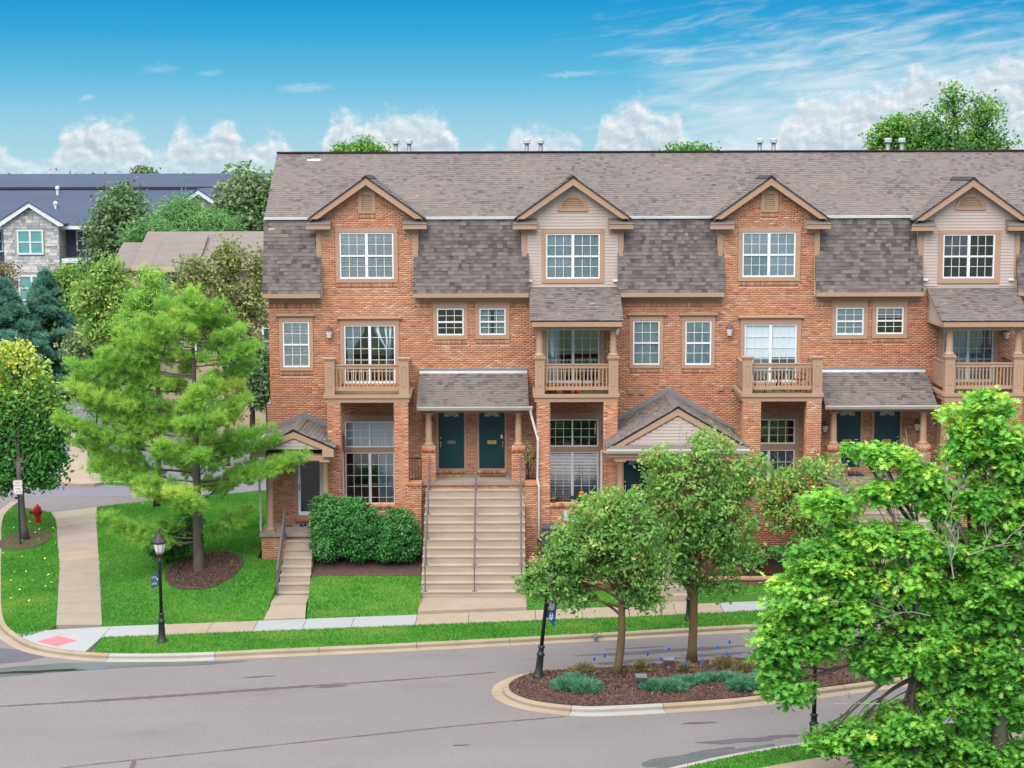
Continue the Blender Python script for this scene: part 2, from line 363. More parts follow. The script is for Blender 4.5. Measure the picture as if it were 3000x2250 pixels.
def kerb_run(root, line, side, w, mats, seg, z0=rd, pan=0.0, closed=False, hgt=0.13):
    """kerb stones along a line of points; side = +1 stones lie left of the walking direction"""
    acc, start, k = 0.0, 0, 0; L = line + ([line[0]] if closed else [])
    cuts = [0]
    for i in range(1, len(L)):
        acc += math.dist(L[i], L[i - 1])
        if acc > seg: cuts.append(i); acc = 0
    if cuts[-1] != len(L) - 1: cuts.append(len(L) - 1)
    inn = offset_line(L[:-1] if closed else L, side * w, closed); outp = offset_line(L[:-1] if closed else L, -side * pan, closed)
    if closed: inn.append(inn[0]); outp.append(outp[0])
    for a, b in zip(cuts, cuts[1:]):
        mb = MB(); N = b - a
        sec = []
        for i in range(a, b + 1):
            f = 0.004 if i in (a, b) else 0
            p, q, o = L[i], inn[i], outp[i]
            e = 0.006 * (1 if i == a else -1 if i == b else 0)
            if e:
                j = min(max(i + (1 if i == a else -1), 0), len(L) - 1); l = math.dist(L[i], L[j]) or 1; dx, dy = (L[j][0] - L[i][0]) / l * 0.008, (L[j][1] - L[i][1]) / l * 0.008
                p, q, o = (p[0] + dx, p[1] + dy), (q[0] + dx, q[1] + dy), (o[0] + dx, o[1] + dy)
            m = (p[0] * 0.78 + q[0] * 0.22, p[1] * 0.78 + q[1] * 0.22)
            zr, zt = z0(*p), z0(*p) + hgt
            s_ = [(q[0], q[1], zr - 0.15), (q[0], q[1], zt + 0.004), (m[0], m[1], zt), (p[0], p[1], zr + hgt * 0.72), (p[0], p[1], zr + 0.012)]
            if pan: s_ += [(o[0], o[1], zr + 0.006), (o[0], o[1], zr - 0.1)]
            else: s_ += [(p[0], p[1], zr - 0.1)]
            sec.append(mb.pts(s_)); ns = len(s_)
        for s0, s1 in zip(sec, sec[1:]):
            for j in range(ns):
                qd = (s0 + j, s1 + j, s1 + (j + 1) % ns, s0 + (j + 1) % ns)
                mb.f.append(qd if side < 0 else qd[::-1]); mb.t.append(0.5)
        mb.f.append(tuple(sec[0] + j for j in range(ns))); mb.f.append(tuple(sec[-1] + j for j in reversed(range(ns)))); mb.t += [0.5, 0.5]
        mid = L[(a + b) // 2]
        mb.build('kerb_stone', mats(mid, k) if callable(mats) else mats, root); k += 1
kerb = bpy.data.objects.new('kerb', None); COL.objects.link(kerb); struct(kerb)
kerb_run(kerb, KERB, 1, 0.16, lambda m, k: 'kerb_new' if -13.8 < m[0] < -9.6 and m[1] < -11 else 'kerb_concrete', 2.9, pan=0.32)
# ------------------------------------------------------------------ sidewalk, path, lawns
LAWN_POLYS = []
def lawn(name, poly, zf=lawn_h):
    LAWN_POLYS.append((poly, zf)); return struct(sheet(name, poly, zf, 'lawn_soil', 0.5, 0.4))
KIN = offset_line(KERB, 0.165)
PATHL = [(-19.35, 7.9), (-18.75, 6.4), (-16.62, -1.2), (-14.78, -8.62)]          # left edge of the path, far to near
PATHR = [(-17.72, 9.05), (-16.9, 5.6), (-15.05, -1.6), (-13.30, -8.62)]
kin_side = [p for p in KIN if p[1] > -10.2 and p[0] < -15.4]
corner_pt = kin_side[-1]
lawn('lawn', [(-21.3, 9.0)] + [p for p in kin_side if p[1] < 8.5] + [(-14.95, -9.35), (-14.80, -8.62)] + PATHL[::-1][1:] + [(-20.2, 8.6)])
path = bpy.data.objects.new('path', None); COL.objects.link(path); struct(path)
zp = lambda x, y: base_h(y) + 0.004
def along(pl, t):
    L = [math.dist(a, b) for a, b in zip(pl, pl[1:])]; d = t * sum(L)
    for (a, b), l in zip(zip(pl, pl[1:]), L):
        if d <= l: return (a[0] + (b[0] - a[0]) * d / l, a[1] + (b[1] - a[1]) * d / l)
        d -= l
    return pl[-1]
for k in range(12):
    t0, t1 = k / 12 + 0.0006, (k + 1) / 12 - 0.0006
    sheet('slab', [along(PATHL, t1), along(PATHR, t1), along(PATHR, t0), along(PATHL, t0)], zp, 'concrete_grey' if k not in (0, 5) else 'concrete_tan', 0, 0.2, path)
sidewalk = bpy.data.objects.new('sidewalk', None); COL.objects.link(sidewalk); struct(sidewalk)
zs = lambda x, y: base_h(y) + 0.006
xs = [-12.95, -11.15, -9.75, -8.3, -6.75, -5.2, -3.15, -1.45, 0.75, 2.3, 3.85, 5.4, 7.0, 8.55, 10.1, 11.7, 13.3, 14.9, 16.5, 18.1, 19.7, 21.3]
new_slabs = (0, 3, 4, 5, 12, 13)
for k, (x0, x1) in enumerate(zip(xs, xs[1:])):
    x0 += 0.008; x1 -= 0.008
    sheet('slab', [(x0, swf(x0)), (x1, swf(x1)), (x1, swb(x1)), (x0, swb(x0))], zs, 'concrete_new' if k in new_slabs else 'concrete_tan', 0, 0.2, sidewalk)
kc = [p for p in KIN if p[0] > -15.85 and p[0] < -12.97 and p[1] < -9]
sheet('slab', [(-12.96, swb(-12.96)), (-14.95, swb(-14.0) - 0.3)] + [(x, y + 0.03) for x, y in kc] + [(-12.96, swf(-12.96))], zs, 'concrete_new', 0, 0.2, sidewalk)
c0 = [PZ(80, 1386, 0.012), PZ(125, 1373, 0.012), PZ(165, 1383, 0.012), PZ(122, 1396, 0.012)]
mat_o = sheet('tactile_paving', [(p.x, p.y) for p in (c0[0], c0[3], c0[2], c0[1])], lambda x, y: 0.014, 'coral_mat', 0, 0.02); struct(mat_o)
SB = [(x, swb(x) + 0.012) for x in (-13.28, -9, -8.13)]
lawn('lawn', [(-13.28, -8.62)] + SB + [(-8.17, -6.4), (-8.05, -3.3), (-9.05, -3.2), (-9.05, 12.3), (-11.0, 11.3), (-15.6, 10.4), (-17.7, 9.05)] + PATHR[1:-1])
lawn('lawn', [(-6.78, swb(-6.78) + 0.012), (-3.12, swb(-3.12) + 0.012), (-3.12, -4.55), (-6.98, -4.55)])
STRIP_B = [(x, swf(x) - 0.012) for x in (-12.94, -8, -3, 2, 7, 12, 17, 21.3)]
STRIP_F = [(x, y + 0.0) for x, y in KIN if -12.94 <= x <= 21.3 and y < -3]
lawn('verge', STRIP_F + STRIP_B[::-1])
lawn('lawn', [(0.48, swb(.48) + .012), (4.85, swb(4.85) + .012), (4.85, -5.55), (0.48, -5.75)])
lawn('lawn', [(6.25, swb(6.25) + .012), (11.7, swb(11.7) + .012), (11.7, -4.75), (6.25, -5.45)])
lawn('lawn', [(15.2, swb(15.2) + .012), (21.3, swb(21.3) + .012), (21.3, -2.0), (15.2, -2.0)])
walk = struct(sheet('front_walk', [(4.87, swb(4.87) + .01), (6.23, swb(6.23) + .01), (6.23, -5.2), (4.87, -5.2)], lambda x, y: 0.012, 'concrete_tan', 0, 0.2))
bed_h = lambda x, y: lawn_h(x, y) + 0.02
struct(sheet('planting_bed', [(-6.98, -4.56), (-3.12, -4.56), (-3.12, -2.0), (-6.98, -2.0)], bed_h, 'mulch', 0.5, 0.3))
struct(sheet('mulch_ring', [(-10.85 + 1.35 * math.cos(a) * (1 + .06 * math.sin(3 * a)), -3.9 + 1.55 * math.sin(a)) for a in np.linspace(0, 2 * math.pi, 25)[:-1]], lambda x, y: lawn_h(x, y) + 0.05 + 0.05 * max(0, 1 - math.hypot(x + 10.85, y + 3.9)), 'mulch', 0.4, 0.12))
MAPLE = (-19.05, 3.05)
struct(sheet('mulch_ring', [(MAPLE[0] + 0.95 * math.cos(a), MAPLE[1] + 1.7 * math.sin(a)) for a in np.linspace(0, 2 * math.pi, 21)[:-1]], lambda x, y: lawn_h(x, y) + 0.04, 'mulch', 0.4, 0.1))
# under the building front, behind the beds
struct(sheet('terrace', [(-9.0, -3.2), (-3.1, -1.99), (30, -1.99), (30, 12), (-9.0, 12)], lambda x, y: 0.35, 'soil', 0, 0))
# far side of the street (bottom right)
RK = smooth_line([(1.0, -24.3), (3.0, -22.75), (4.48, -21.75), (5.72, -21.03), (6.98, -20.45), (9.57, -19.4), (12.26, -18.36), (16, -16.9), (24, -14.5)], 6)
kerb2 = bpy.data.objects.new('kerb', None); COL.objects.link(kerb2); struct(kerb2)
kerb_run(kerb2, RK, -1, 0.16, 'kerb_new', 2.9, pan=0.30)
RKI = offset_line(RK, -0.165)
wl = [PZ(1560, 1680, 0), PZ(1640, 1659, 0), PZ(1850, 1622, 0), PZ(2212, 1580, 0), PZ(2500, 1548, 0)]
lawn('verge', [p for p in RKI if p[0] > 3.2] + [(p.x, p.y) for p in wl[::-1]])
wn = [(p.x + 0.35, p.y - 1.35) for p in wl]
struct(sheet('sidewalk', [(p.x, p.y - 0.012) for p in wl[::-1]] + wn, zs, 'concrete_tan', 0, 0.2))
lawn('lawn', [(x, y - 0.012) for x, y in wn[::-1]] + [(4.8, -27), (20, -27)])
# island in the street
ISL = smooth_line([(-0.6, -15.53), (-0.42, -14.62), (0.3, -13.73), (1.26, -13.36), (2.64, -13.14), (4.76, -12.66), (6.9, -12.2), (9.82, -11.64), (13.5, -10.9), (15.0, -11.6), (14.6, -13.6), (11.8, -14.9), (8.99, -16.05), (6.52, -16.97), (4.96, -17.34), (3.04, -17.66), (1.78, -17.72), (0.4, -17.21), (-0.36, -16.4)], 5, True)
ISL = offset_line(ISL, -0.32, True)
isl = bpy.data.objects.new('kerb', None); COL.objects.link(isl); struct(isl)
kerb_run(isl, ISL, -1, 0.17, lambda m, k: 'kerb_new' if 1.2 < m[0] < 3.4 and m[1] < -16 else 'kerb_concrete', 2.4, pan=0.32, closed=True)
ISI = offset_line(ISL, -0.175, True)
isl_h = lambda x, y: 0.02 + 0.16 * sm(0, 1.6, min(math.dist((x, y), q) for q in ISI[::2]))
struct(sheet('planting_bed', ISI[::-1], isl_h, 'mulch', 0.5, 0.2))
# chips of bark on the beds
def chips(name, n, sampler, zf):
    P = sampler(n); m = len(P); z = np.array([zf(x, y) for x, y in P]) + RNG.uniform(0.0, 0.03, m)
    a = RNG.uniform(0, math.pi, m); L = RNG.uniform(0.03, 0.10, m); w = RNG.uniform(0.01, 0.03, m); tl = RNG.normal(0, 0.02, m)
    ca, sa = np.cos(a), np.sin(a); V = np.zeros((m, 4, 3))
    for i, (s, q) in enumerate(((-1, -1), (1, -1), (1, 1), (-1, 1))):
        V[:, i, 0] = P[:, 0] + ca * s * L / 2 - sa * q * w / 2; V[:, i, 1] = P[:, 1] + sa * s * L / 2 + ca * q * w / 2; V[:, i, 2] = z + s * tl + q * 0.004
    o = npmesh(name, V.reshape(-1, 3), np.arange(m * 4).reshape(m, 4), RNG.beta(1.6, 2.2, m), 'mulch_chip', kind='stuff')
    return o
def in_region(poly):
    lo = np.min(poly, 0); hi = np.max(poly, 0)
    def f(n):
        out = []
        while sum(map(len, out)) < n:
            P = RNG.uniform(lo, hi, (n, 2)); out.append(P[poly_mask(poly, P)])
        return np.concatenate(out)[:n]
    return f
tag(chips('bark_mulch', 16000, in_region(np.array(ISI)), isl_h), 'dark brown bark mulch covering the street island bed', 'mulch')
tag(chips('bark_mulch', 1800, in_region(np.array([(-10.85 + 1.3 * math.cos(a), -3.9 + 1.5 * math.sin(a)) for a in np.linspace(0, 6.28, 20)])), lambda x, y: lawn_h(x, y) + 0.07), 'reddish bark mulch ringed around the pine trunk', 'mulch')
# rear: parking lot, turning bay, kerbs and strips of lawn behind the building
zr = lambda x, y: 0.28
struct(sheet('parking_lot', [(-70, 12.0), (-17.1, 12.0), (-9.0, 12.1), (-9.0, 80), (-70, 80)], zr, 'asphalt_rear', 0, 0.3))
struct(sheet('parking_lot', [(-17.1, 11.99), (-15.6, 10.6), (-10.9, 11.5), (-9.0, 12.09)], zr, 'asphalt_rear', 0, 0.3))
bz = lambda x, y: 0.40
beige = smooth_line(xy([PZ(122, 1038, .4), PZ(222, 1042, .4), PZ(196, 1000, .4), PZ(190, 975, .4), PZ(222, 968, .4), PZ(205, 958, .4), PZ(185, 942, .4), PZ(150, 940, .4), PZ(148, 985, .4)]), 4, True)
struct(sheet('footpath', beige[::-1], lambda x, y: 0.425, 'concrete_tan', 0, 0.2))
LAWN_REAR = [xy([PZ(196, 1040, .4), PZ(232, 1042, .4), PZ(310, 1046, .4), PZ(320, 1000, .4), PZ(300, 975, .4), PZ(198, 972, .4), PZ(186, 1000, .4)]), xy([PZ(180, 955, .4), PZ(300, 962, .4), PZ(320, 938, .4), PZ(160, 932, .4)]), xy([PZ(535, 905, .4), PZ(620, 905, .4), PZ(620, 900, .4), PZ(535, 893, .4)]), xy([PZ(535, 945, .4), PZ(620, 945, .4), PZ(620, 932, .4), PZ(535, 932, .4)])]
for pl in LAWN_REAR: lawn('lawn', pl, lambda x, y: 0.41)
kb = MB(); p0, p1 = PZ(225, 1046, .28), PZ(318, 1048, .28); kb.box(p0.x, p1.x, p0.y - 0.16, p0.y, 0.29, 0.43); struct(kb.build('kerb', 'kerb_concrete'))
for pxs in ((596, 958), (560, 1012)):
    p = PZ(*pxs, .284); mk = MB().poly([(p.x - .06, p.y - 1.2, .285), (p.x + .06, p.y - 1.2, .285), (p.x + .55, p.y + 3, .285), (p.x + .43, p.y + 3, .285)]); struct(mk.build('parking_line', 'white_paint'))
# ------------------------------------------------------------------ road marks: tar seams, patches, wet corner
def ribbon(name, pl, wf, mat, z):
    pl = smooth_line(pl, 24); mb = MB(); n = len(pl)
    ws = [wf(i / n) * random.uniform(0.6, 1.4) for i in range(n)]
    a = [mb.pts([q, r]) for q, r in [((p[0], p[1] + w / 2, base_h(p[1]) - 0.13 + z), (p[0], p[1] - w / 2, base_h(p[1]) - 0.13 + z)) for p, w in zip(pl, ws)]]
    for i, j in zip(a, a[1:]): mb.f.append((i, i + 1, j + 1, j)); mb.t.append(0.5)
    return struct(mb.build(name, mat))
zq = -0.13
ribbon('tar_seam', xy([PZ(-60, 1530, zq), PZ(0, 1526, zq), PZ(300, 1508, zq), PZ(640, 1484, zq), PZ(900, 1466, zq), PZ(1070, 1452, zq)]), lambda t: 0.07 + 0.16 * max(0, math.sin(t * math.pi * 1.1)) ** 3, 'tar', 0.004)
ribbon('tar_seam', xy([PZ(60, 1668, zq), PZ(230, 1648, zq), PZ(480, 1622, zq), PZ(760, 1592, zq), PZ(1000, 1567, zq), PZ(1220, 1548, zq)]), lambda t: 0.075, 'tar', 0.004)
q0, q1 = PZ(282, 1670, zq), PZ(291, 1641, zq)
struct(MB().poly([(q0.x - .07, q0.y, zq + .008), (q0.x + .07, q0.y, zq + .008), (q1.x + .05, q1.y, zq + .008), (q1.x - .05, q1.y, zq + .008)]).build('tar_seam', 'tar'))
def blotch(name, cx, cy, rx, ry, mat, z, seed=0, rot=0.0):
    rr = random.Random(seed); n = 26; ph = [rr.uniform(0, 6.28) for _ in range(4)]; pts = []
    for k in range(n):
        a = 2 * math.pi * k / n; r = 1 + 0.22 * math.sin(2 * a + ph[0]) + 0.16 * math.sin(5 * a + ph[1]) + 0.08 * math.sin(9 * a + ph[2])
        x, y = rx * r * math.cos(a), ry * r * math.sin(a); pts.append((cx + x * math.cos(rot) - y * math.sin(rot), cy + x * math.sin(rot) + y * math.cos(rot)))
    return struct(sheet(name, pts, lambda x, y: base_h(y) - 0.13 + z, mat, 0, 0))
for i, (px, py, rx, ry) in enumerate(((715, 1483, .55, .09), (1440, 1406, 2.2, .22), (1380, 1428, 1.4, .16), (560, 1462, .4, .07), (1580, 1412, 1.3, .15), (1510, 1562, .5, .07), (1180, 1490, .25, .05), (1370, 1400, .8, .06), (1600, 1600, .9, .2), (1700, 1590, .5, .1), (1555, 1625, .8, .12), (995, 1610, .2, .05), (1330, 1480, .3, .06))):
    p = PZ(px, py, zq); blotch('asphalt_stain', p.x, p.y, rx, ry, 'tar' if rx < .7 else 'patch_asphalt', 0.004 + 0.0004 * i, i, 0.18)
pp = xy([PZ(-20, 1398, zq), PZ(52, 1404, zq), PZ(128, 1412, zq), PZ(60, 1428, zq), PZ(-20, 1436, zq)])
struct(sheet('road_patch', pp[::-1], lambda x, y: base_h(y) - 0.13 + 0.005, 'patch_asphalt', 0.5, 0))
wet = smooth_line(xy([PZ(-20, 1447, zq), PZ(90, 1436, zq), PZ(200, 1431, zq), PZ(420, 1430, zq), PZ(540, 1427, zq), PZ(430, 1437, zq), PZ(300, 1441, zq), PZ(200, 1447, zq), PZ(100, 1454, zq), PZ(-20, 1463, zq)]), 5, True)
struct(sheet('wet_road', wet[::-1], lambda x, y: base_h(y) - 0.13 + 0.0065, 'wet_asphalt', 0.5, 0))
p = PZ(80, 1451, zq); blotch('puddle', p.x, p.y, 1.15, .16, 'puddle', 0.009, 3, 0.15)
blotch('wet_road', 4.9, -21.0, 1.7, .5, 'wet_asphalt', 0.006, 9, 0.5)
# ------------------------------------------------------------------ grass blades over the lawns
def grass():
    Ps, Zs = [], []
    for poly, zf in LAWN_POLYS:
        P_ = np.array(poly); x, y = P_[:, 0], P_[:, 1]; area = 0.5 * abs(np.dot(x, np.roll(y, 1)) - np.dot(y, np.roll(x, 1)))
        near = y.mean() < 10; n = int(area * (900 if near else 150))
        P = in_region(P_)(n); Ps.append(P); Zs.append(np.array([zf(a, b) for a, b in P]))
    P = np.concatenate(Ps); z = np.concatenate(Zs); m = len(P)
    h = RNG.uniform(0.035, 0.085, m); w = RNG.uniform(0.008, 0.02, m); a = RNG.uniform(0, 2 * math.pi, m); ln = RNG.uniform(0.0, 0.05, m); b = RNG.uniform(0, 2 * math.pi, m)
    V = np.zeros((m, 3, 3))
    V[:, 0] = np.stack([P[:, 0] - np.cos(a) * w, P[:, 1] - np.sin(a) * w, z - 0.005], 1); V[:, 1] = np.stack([P[:, 0] + np.cos(a) * w, P[:, 1] + np.sin(a) * w, z - 0.005], 1)
    V[:, 2] = np.stack([P[:, 0] + np.cos(b) * ln, P[:, 1] + np.sin(b) * ln, z + h], 1)
    big = np.sin(P[:, 0] * 0.9 + 1.3 * np.sin(P[:, 1] * 0.7)) * np.sin(P[:, 1] * 1.1 + 0.8 * np.sin(P[:, 0] * 0.5)) 
    fine = np.sin(P[:, 0] * 3.1 + 2 * np.sin(P[:, 1] * 2.3)) * np.sin(P[:, 1] * 3.7 + 1.5 * np.sin(P[:, 0] * 1.9)); t = np.clip(0.44 + 0.26 * big + 0.14 * fine + RNG.normal(0, 0.16, m), 0, 0.86)
    for dx, dy, r in ((-6.0, -7.45, .5), (-4.6, -6.95, .35), (-3.6, -6.2, .3), (-4.1, -5.6, .4), (-7.2, -9.9, .8), (-16.4, -5.6, .7), (-4.5, -9.4, .7), (2.0, -8.9, .6)):
        d = np.hypot((P[:, 0] - dx) / 1.6, P[:, 1] - dy); t = np.where(d < r * RNG.uniform(.3, 1.1, m), np.clip(RNG.normal(.80, .12, m), 0, 1), t)
    return npmesh('grass', V.reshape(-1, 3), np.arange(m * 3).reshape(m, 3), t, 'grass_blade', kind='stuff')
tag(grass(), 'short mown green grass with a few straw coloured patches', 'grass')
# ================================================================== the brick townhouse row
BR = [(0.0, A(160, 98, 80, 1.3)), (0.25, A(190, 124, 96, 1.3)), (0.55, A(209, 146, 112, 1.3)), (0.8, A(221, 166, 130, 1.3)), (1.0, A(232, 194, 160, 1.3))]
pm('brick', A(200, 125, 95), A(186, 124, 102, 1.3), 0.45, 0.35, 0.9, 0.2, 60, tint=BR, stain=(0.35, 0.30, A(150, 90, 74, 1.35)), thresh=(0.58, 0.76))
pm('mortar', A(226, 192, 168, 1.3), A(212, 174, 150, 1.3), 0.6, 0.8, 0.95)
pm('trim', A(192, 158, 134, 1.3), A(182, 146, 122, 1.3), 1.5, 0.8, 0.7, 0.08, 30, stretch=(0.3, 1, 1), stain=(1.3, 0.22, A(150, 118, 96, 1.3)))
pm('deck_wood', A(150, 134, 96, 1.3), A(120, 104, 70, 1.3), 3, 0.8, 0.8)
pm('siding', A(204, 188, 180, 1.3), A(196, 178, 170, 1.3), 1.2, 0.6, 0.6)
SH = [(0.0, A(88, 80, 80)), (0.2, A(112, 102, 102)), (0.45, A(134, 127, 125)), (0.65, A(140, 127, 125)), (0.85, A(148, 141, 134)), (1.0, A(164, 159, 155))]
pm('shingle', A(145, 130, 130), A(124, 112, 112), 0.35, 0.25, 0.95, 0.35, 160, tint=SH, stain=(0.30, 0.22, A(108, 99, 98)))
pm('shingle_felt', A(84, 74, 76), rough=1.0)
pm('roof_edge', A(74, 64, 66), rough=0.9)
pm('flashing', (0.52, 0.54, 0.57), A(190, 196, 204), 2, 0.6, 0.45, stain=(1.2, .3, A(150, 155, 162)))
pm('flashing_grey', A(142, 142, 148, 1.3), A(128, 128, 134, 1.3), 1.5, 0.7, 0.6)
pm('vinyl_white', (0.74, 0.75, 0.78), rough=0.45)
pm('blind_white', (0.80, 0.82, 0.85), rough=0.6)
pm('curtain_pale', (0.54, 0.64, 0.68), (0.42, 0.53, 0.58), 2.5, 0.7, 0.9, stretch=(6, 1, 0.3))
pm('curtain_lilac', (0.50, 0.42, 0.52), (0.40, 0.33, 0.44), 2.5, 0.7, 0.9, stretch=(6, 1, 0.3))
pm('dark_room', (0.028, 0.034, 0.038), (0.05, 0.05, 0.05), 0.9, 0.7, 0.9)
pm('door_teal', A(8, 66, 74, 1.2), A(6, 58, 66, 1.2), 1.0, 0.6, 0.4, spec=0.4)
pm('door_dark', A(42, 66, 74, 1.2), rough=0.5)
pm('brass', (0.62, 0.46, 0.16), rough=0.35, metal=0.6)
pm('brass_old', (0.16, 0.14, 0.12), rough=0.5, metal=0.4)
pm('steel', (0.45, 0.45, 0.46), rough=0.4, metal=0.5)
pm('iron_black', (0.012, 0.013, 0.015), rough=0.45)
pm('iron_rail', A(112, 100, 104, 1.3), A(98, 88, 92, 1.3), 3, 0.6, 0.6)
pm('gutter', (0.52, 0.50, 0.48), A(208, 198, 186), 1, 0.6, 0.5)
pm('galvanised', (0.24, 0.25, 0.27), (0.18, 0.19, 0.20), 4, 0.8, 0.45, metal=0.5)
pm('lamp_glass', (0.62, 0.60, 0.56), rough=0.3)
pm('cream_plastic', A(210, 190, 140), rough=0.6)
glassmat('glass', 0.15, (0.90, 0.95, 0.97)); glassmat('glass_dim', 0.20, (0.55, 0.66, 0.72))
BLD = thing('townhouse_row', 'long three storey orange brick townhouse row with grey shingle mansard roof, dormers and balconies', 'building', (5, 0, 0.3))
XL, XR = -8.91, 27.0
BRICKS, BRICK_SOLO = [], []                          # (x0,x1,y0,y1,z0,z1,tint)
def subtract(iv, a, b):
    out = []
    for p, q in iv:
        if b <= p or a >= q: out.append((p, q))
        else:
            if a > p: out.append((p, a))
            if b < q: out.append((b, q))
    return out
CH, BL, JT = 0.0677, 0.201, 0.0125
def brick_face(u0, u1, z0, z1, place, holes=(), soldiers=(), halfw=None, store=BRICKS):
    """running-bond bricks on a face; place(u0,u1,z0,z1)-> box; holes and soldier rows are (u0,u1,z0,z1)"""
    k0 = math.floor(z0 / CH)
    for k in range(k0, int(z1 / CH) + 1):
        a, b = k * CH, k * CH + CH - JT
        a_, b_ = max(a, z0), min(b, z1)
        if b_ - a_ < 0.02: continue
        mid = (a_ + b_) / 2; iv = [(u0, u1)]
        if halfw:
            c, hw = halfw(b_); 
            if hw <= 0: continue
            iv = [(max(u0, c - hw), min(u1, c + hw))]
        for h in list(holes) + list(soldiers):
            if h[2] - 0.01 < mid < h[3] + 0.01: iv = subtract(iv, h[0], h[1])
        off = (BL + JT) / 2 * (k % 2)
        for p, q in iv:
            if q - p < 0.03: continue
            n = math.floor((p - off) / (BL + JT)); x = off + n * (BL + JT)
            while x < q:
                l, r = max(x, p), min(x + BL, q); x += BL + JT
                if r - l > 0.03: store.append(place(l, r, a_, b_) + (tint_at((l + r) / 2, mid),))
    for s in soldiers:
        n = max(1, round((s[1] - s[0]) / 0.078)); w = (s[1] - s[0]) / n
        for i in range(n): store.append(place(s[0] + i * w + 0.005, s[0] + (i + 1) * w - 0.005, s[2], s[3]) + (tint_at(s[0] + i * w, s[2]),))
def tint_at(u, z):
    patch = 0.09 * math.sin(u * 0.55 + z * 0.4) + 0.07 * math.sin(u * 1.1 - z * 0.8 + 2)
    return min(max(0.52 + patch + random.gauss(0, 0.19), 0), 1)
front = lambda Y, d=0.007: (lambda l, r, a, b: (l, r, Y - d, Y + 0.05, a, b))
sideL = lambda X, d=0.012: (lambda l, r, a, b: (X - d, X + 0.05, l, r, a, b))
sideR = lambda X, d=0.012: (lambda l, r, a, b: (X - 0.05, X + d, l, r, a, b))
def wall_slab(mb, x0, x1, y0, y1, z0, z1, holes=()):
    xs_ = sorted({x0, x1} | {min(max(h[i], x0), x1) for h in holes for i in (0, 1)})
    for a, b in zip(xs_, xs_[1:]):
        if b - a < 1e-4: continue
        iv = [(z0, z1)]
        for h in holes:
            if h[0] < (a + b) / 2 < h[1]: iv = subtract(iv, h[2], h[3])
        for p, q in iv:
            if q - p > 1e-3: mb.box(a, b, y0, y1, p, q)
# ---- openings: (x0, x1, z0, z1) of the white frame, casing margins (left, right, bottom, top), look
WIN = [
 dict(f=(-6.29, -4.31, 10.65, 12.34), c=(.15, .15, .14, .17), kind='twin', inside='blind', d='brick'),
 dict(f=(1.25, 3.23, 10.63, 12.28), c=(.15, .15, .16, .14), kind='twin', inside='sheer', d='siding'),
 dict(f=(8.43, 10.38, 10.67, 12.31), c=(.15, .17, .15, .16), kind='twin', inside='shade', d='brick'),
 dict(f=(15.76, 17.66, 10.60, 12.22), c=(.17, .20, .18, .14), kind='twin', inside='dark', d='siding'),
 dict(f=(-8.43, -7.44, 7.40, 9.08), c=(.13, .13, .13, .15), kind='sash', inside='blind', hood=True),
 dict(f=(-2.76, -1.76, 8.56, 9.56), c=(.14, .14, .15, .41), kind='sash', inside='dark'),
 dict(f=(-1.20, -0.22, 8.57, 9.56), c=(.14, .14, .15, .41), kind='sash', inside='curtain'),
 dict(f=(4.45, 5.44, 7.45, 9.08), c=(.13, .13, .13, .15), kind='sash', inside='vertical', hood=True),
 dict(f=(6.37, 7.34, 7.44, 9.07), c=(.13, .13, .13, .15), kind='sash', inside='shade', hood=True),
 dict(f=(11.90, 12.93, 8.54, 9.55), c=(.14, .14, .15, .42), kind='sash', inside='shade'),
 dict(f=(13.38, 14.39, 8.56, 9.56), c=(.14, .14, .15, .41), kind='sash', inside='halfblind'),
 dict(f=(-6.17, -4.29, 6.78, 8.95), c=(.15, .15, 0, .17), kind='slider', inside='tied', hood=True),
 dict(f=(1.28, 3.22, 6.78, 8.88), c=(.13, .17, 0, .17), kind='slider', inside='darkcurtain'),
 dict(f=(8.55, 10.48, 6.78, 8.94), c=(.15, .15, 0, .17), kind='slider', inside='shade', hood=True),
 dict(f=(15.86, 17.72, 6.78, 8.86), c=(.15, .15, 0, .17), kind='slider', inside='vertical'),
 dict(f=(-6.20, -4.36, 4.40, 5.38), c=(.15, .15, .18, .22), kind='fixed', inside='vertical'),
 dict(f=(1.26, 3.20, 4.40, 5.44), c=(.15, .15, .18, .22), kind='fixed', inside='dark'),
 dict(f=(8.55, 10.48, 4.48, 5.42), c=(.15, .15, .2, .22), kind='fixed', inside='dark'),
 dict(f=(15.86, 17.70, 4.40, 5.40), c=(.15, .15, .18, .22), kind='fixed', inside='dark'),
 dict(f=(-6.20, -4.36, 2.05, 4.22), c=(.15, .15, 0, .01), kind='slider', inside='halfvertical'),
 dict(f=(1.26, 3.20, 2.05, 4.22), c=(.15, .15, 0, .01), kind='slider', inside='blinddark'),
 dict(f=(8.55, 10.48, 2.05, 4.28), c=(.15, .15, 0, .01), kind='slider', inside='lilac'),
 dict(f=(15.86, 17.70, 2.05, 4.22), c=(.15, .15, 0, .01), kind='slider', inside='dark')]
DOORS = [dict(x=(-2.72, -1.78), z=(3.60, 5.84), n='2753', plate='brass_old', hinge='l'), dict(x=(-1.22, -0.28), z=(3.60, 5.84), n='2751', plate='brass', hinge='r'),
         dict(x=(11.93, 12.89), z=(3.60, 5.84), n='2745', plate='brass', hinge='l'), dict(x=(13.40, 14.35), z=(3.60, 5.84), n='2743', plate='brass', hinge='r')]
HOLES = []
for w in WIN:
    x0, x1, z0, z1 = w['f']; l, r, b, t = w['c']; w['o'] = (x0 - l, x1 + r, z0 - b, z1 + t); HOLES.append(w['o'])
for d in DOORS: HOLES.append((d['x'][0] - .11, d['x'][1] + .11, 3.38, d['z'][1] + .14))
FRAME_HOLES = [w['f'] for w in WIN] + [(d['x'][0], d['x'][1], d['z'][0], d['z'][1]) for d in DOORS]
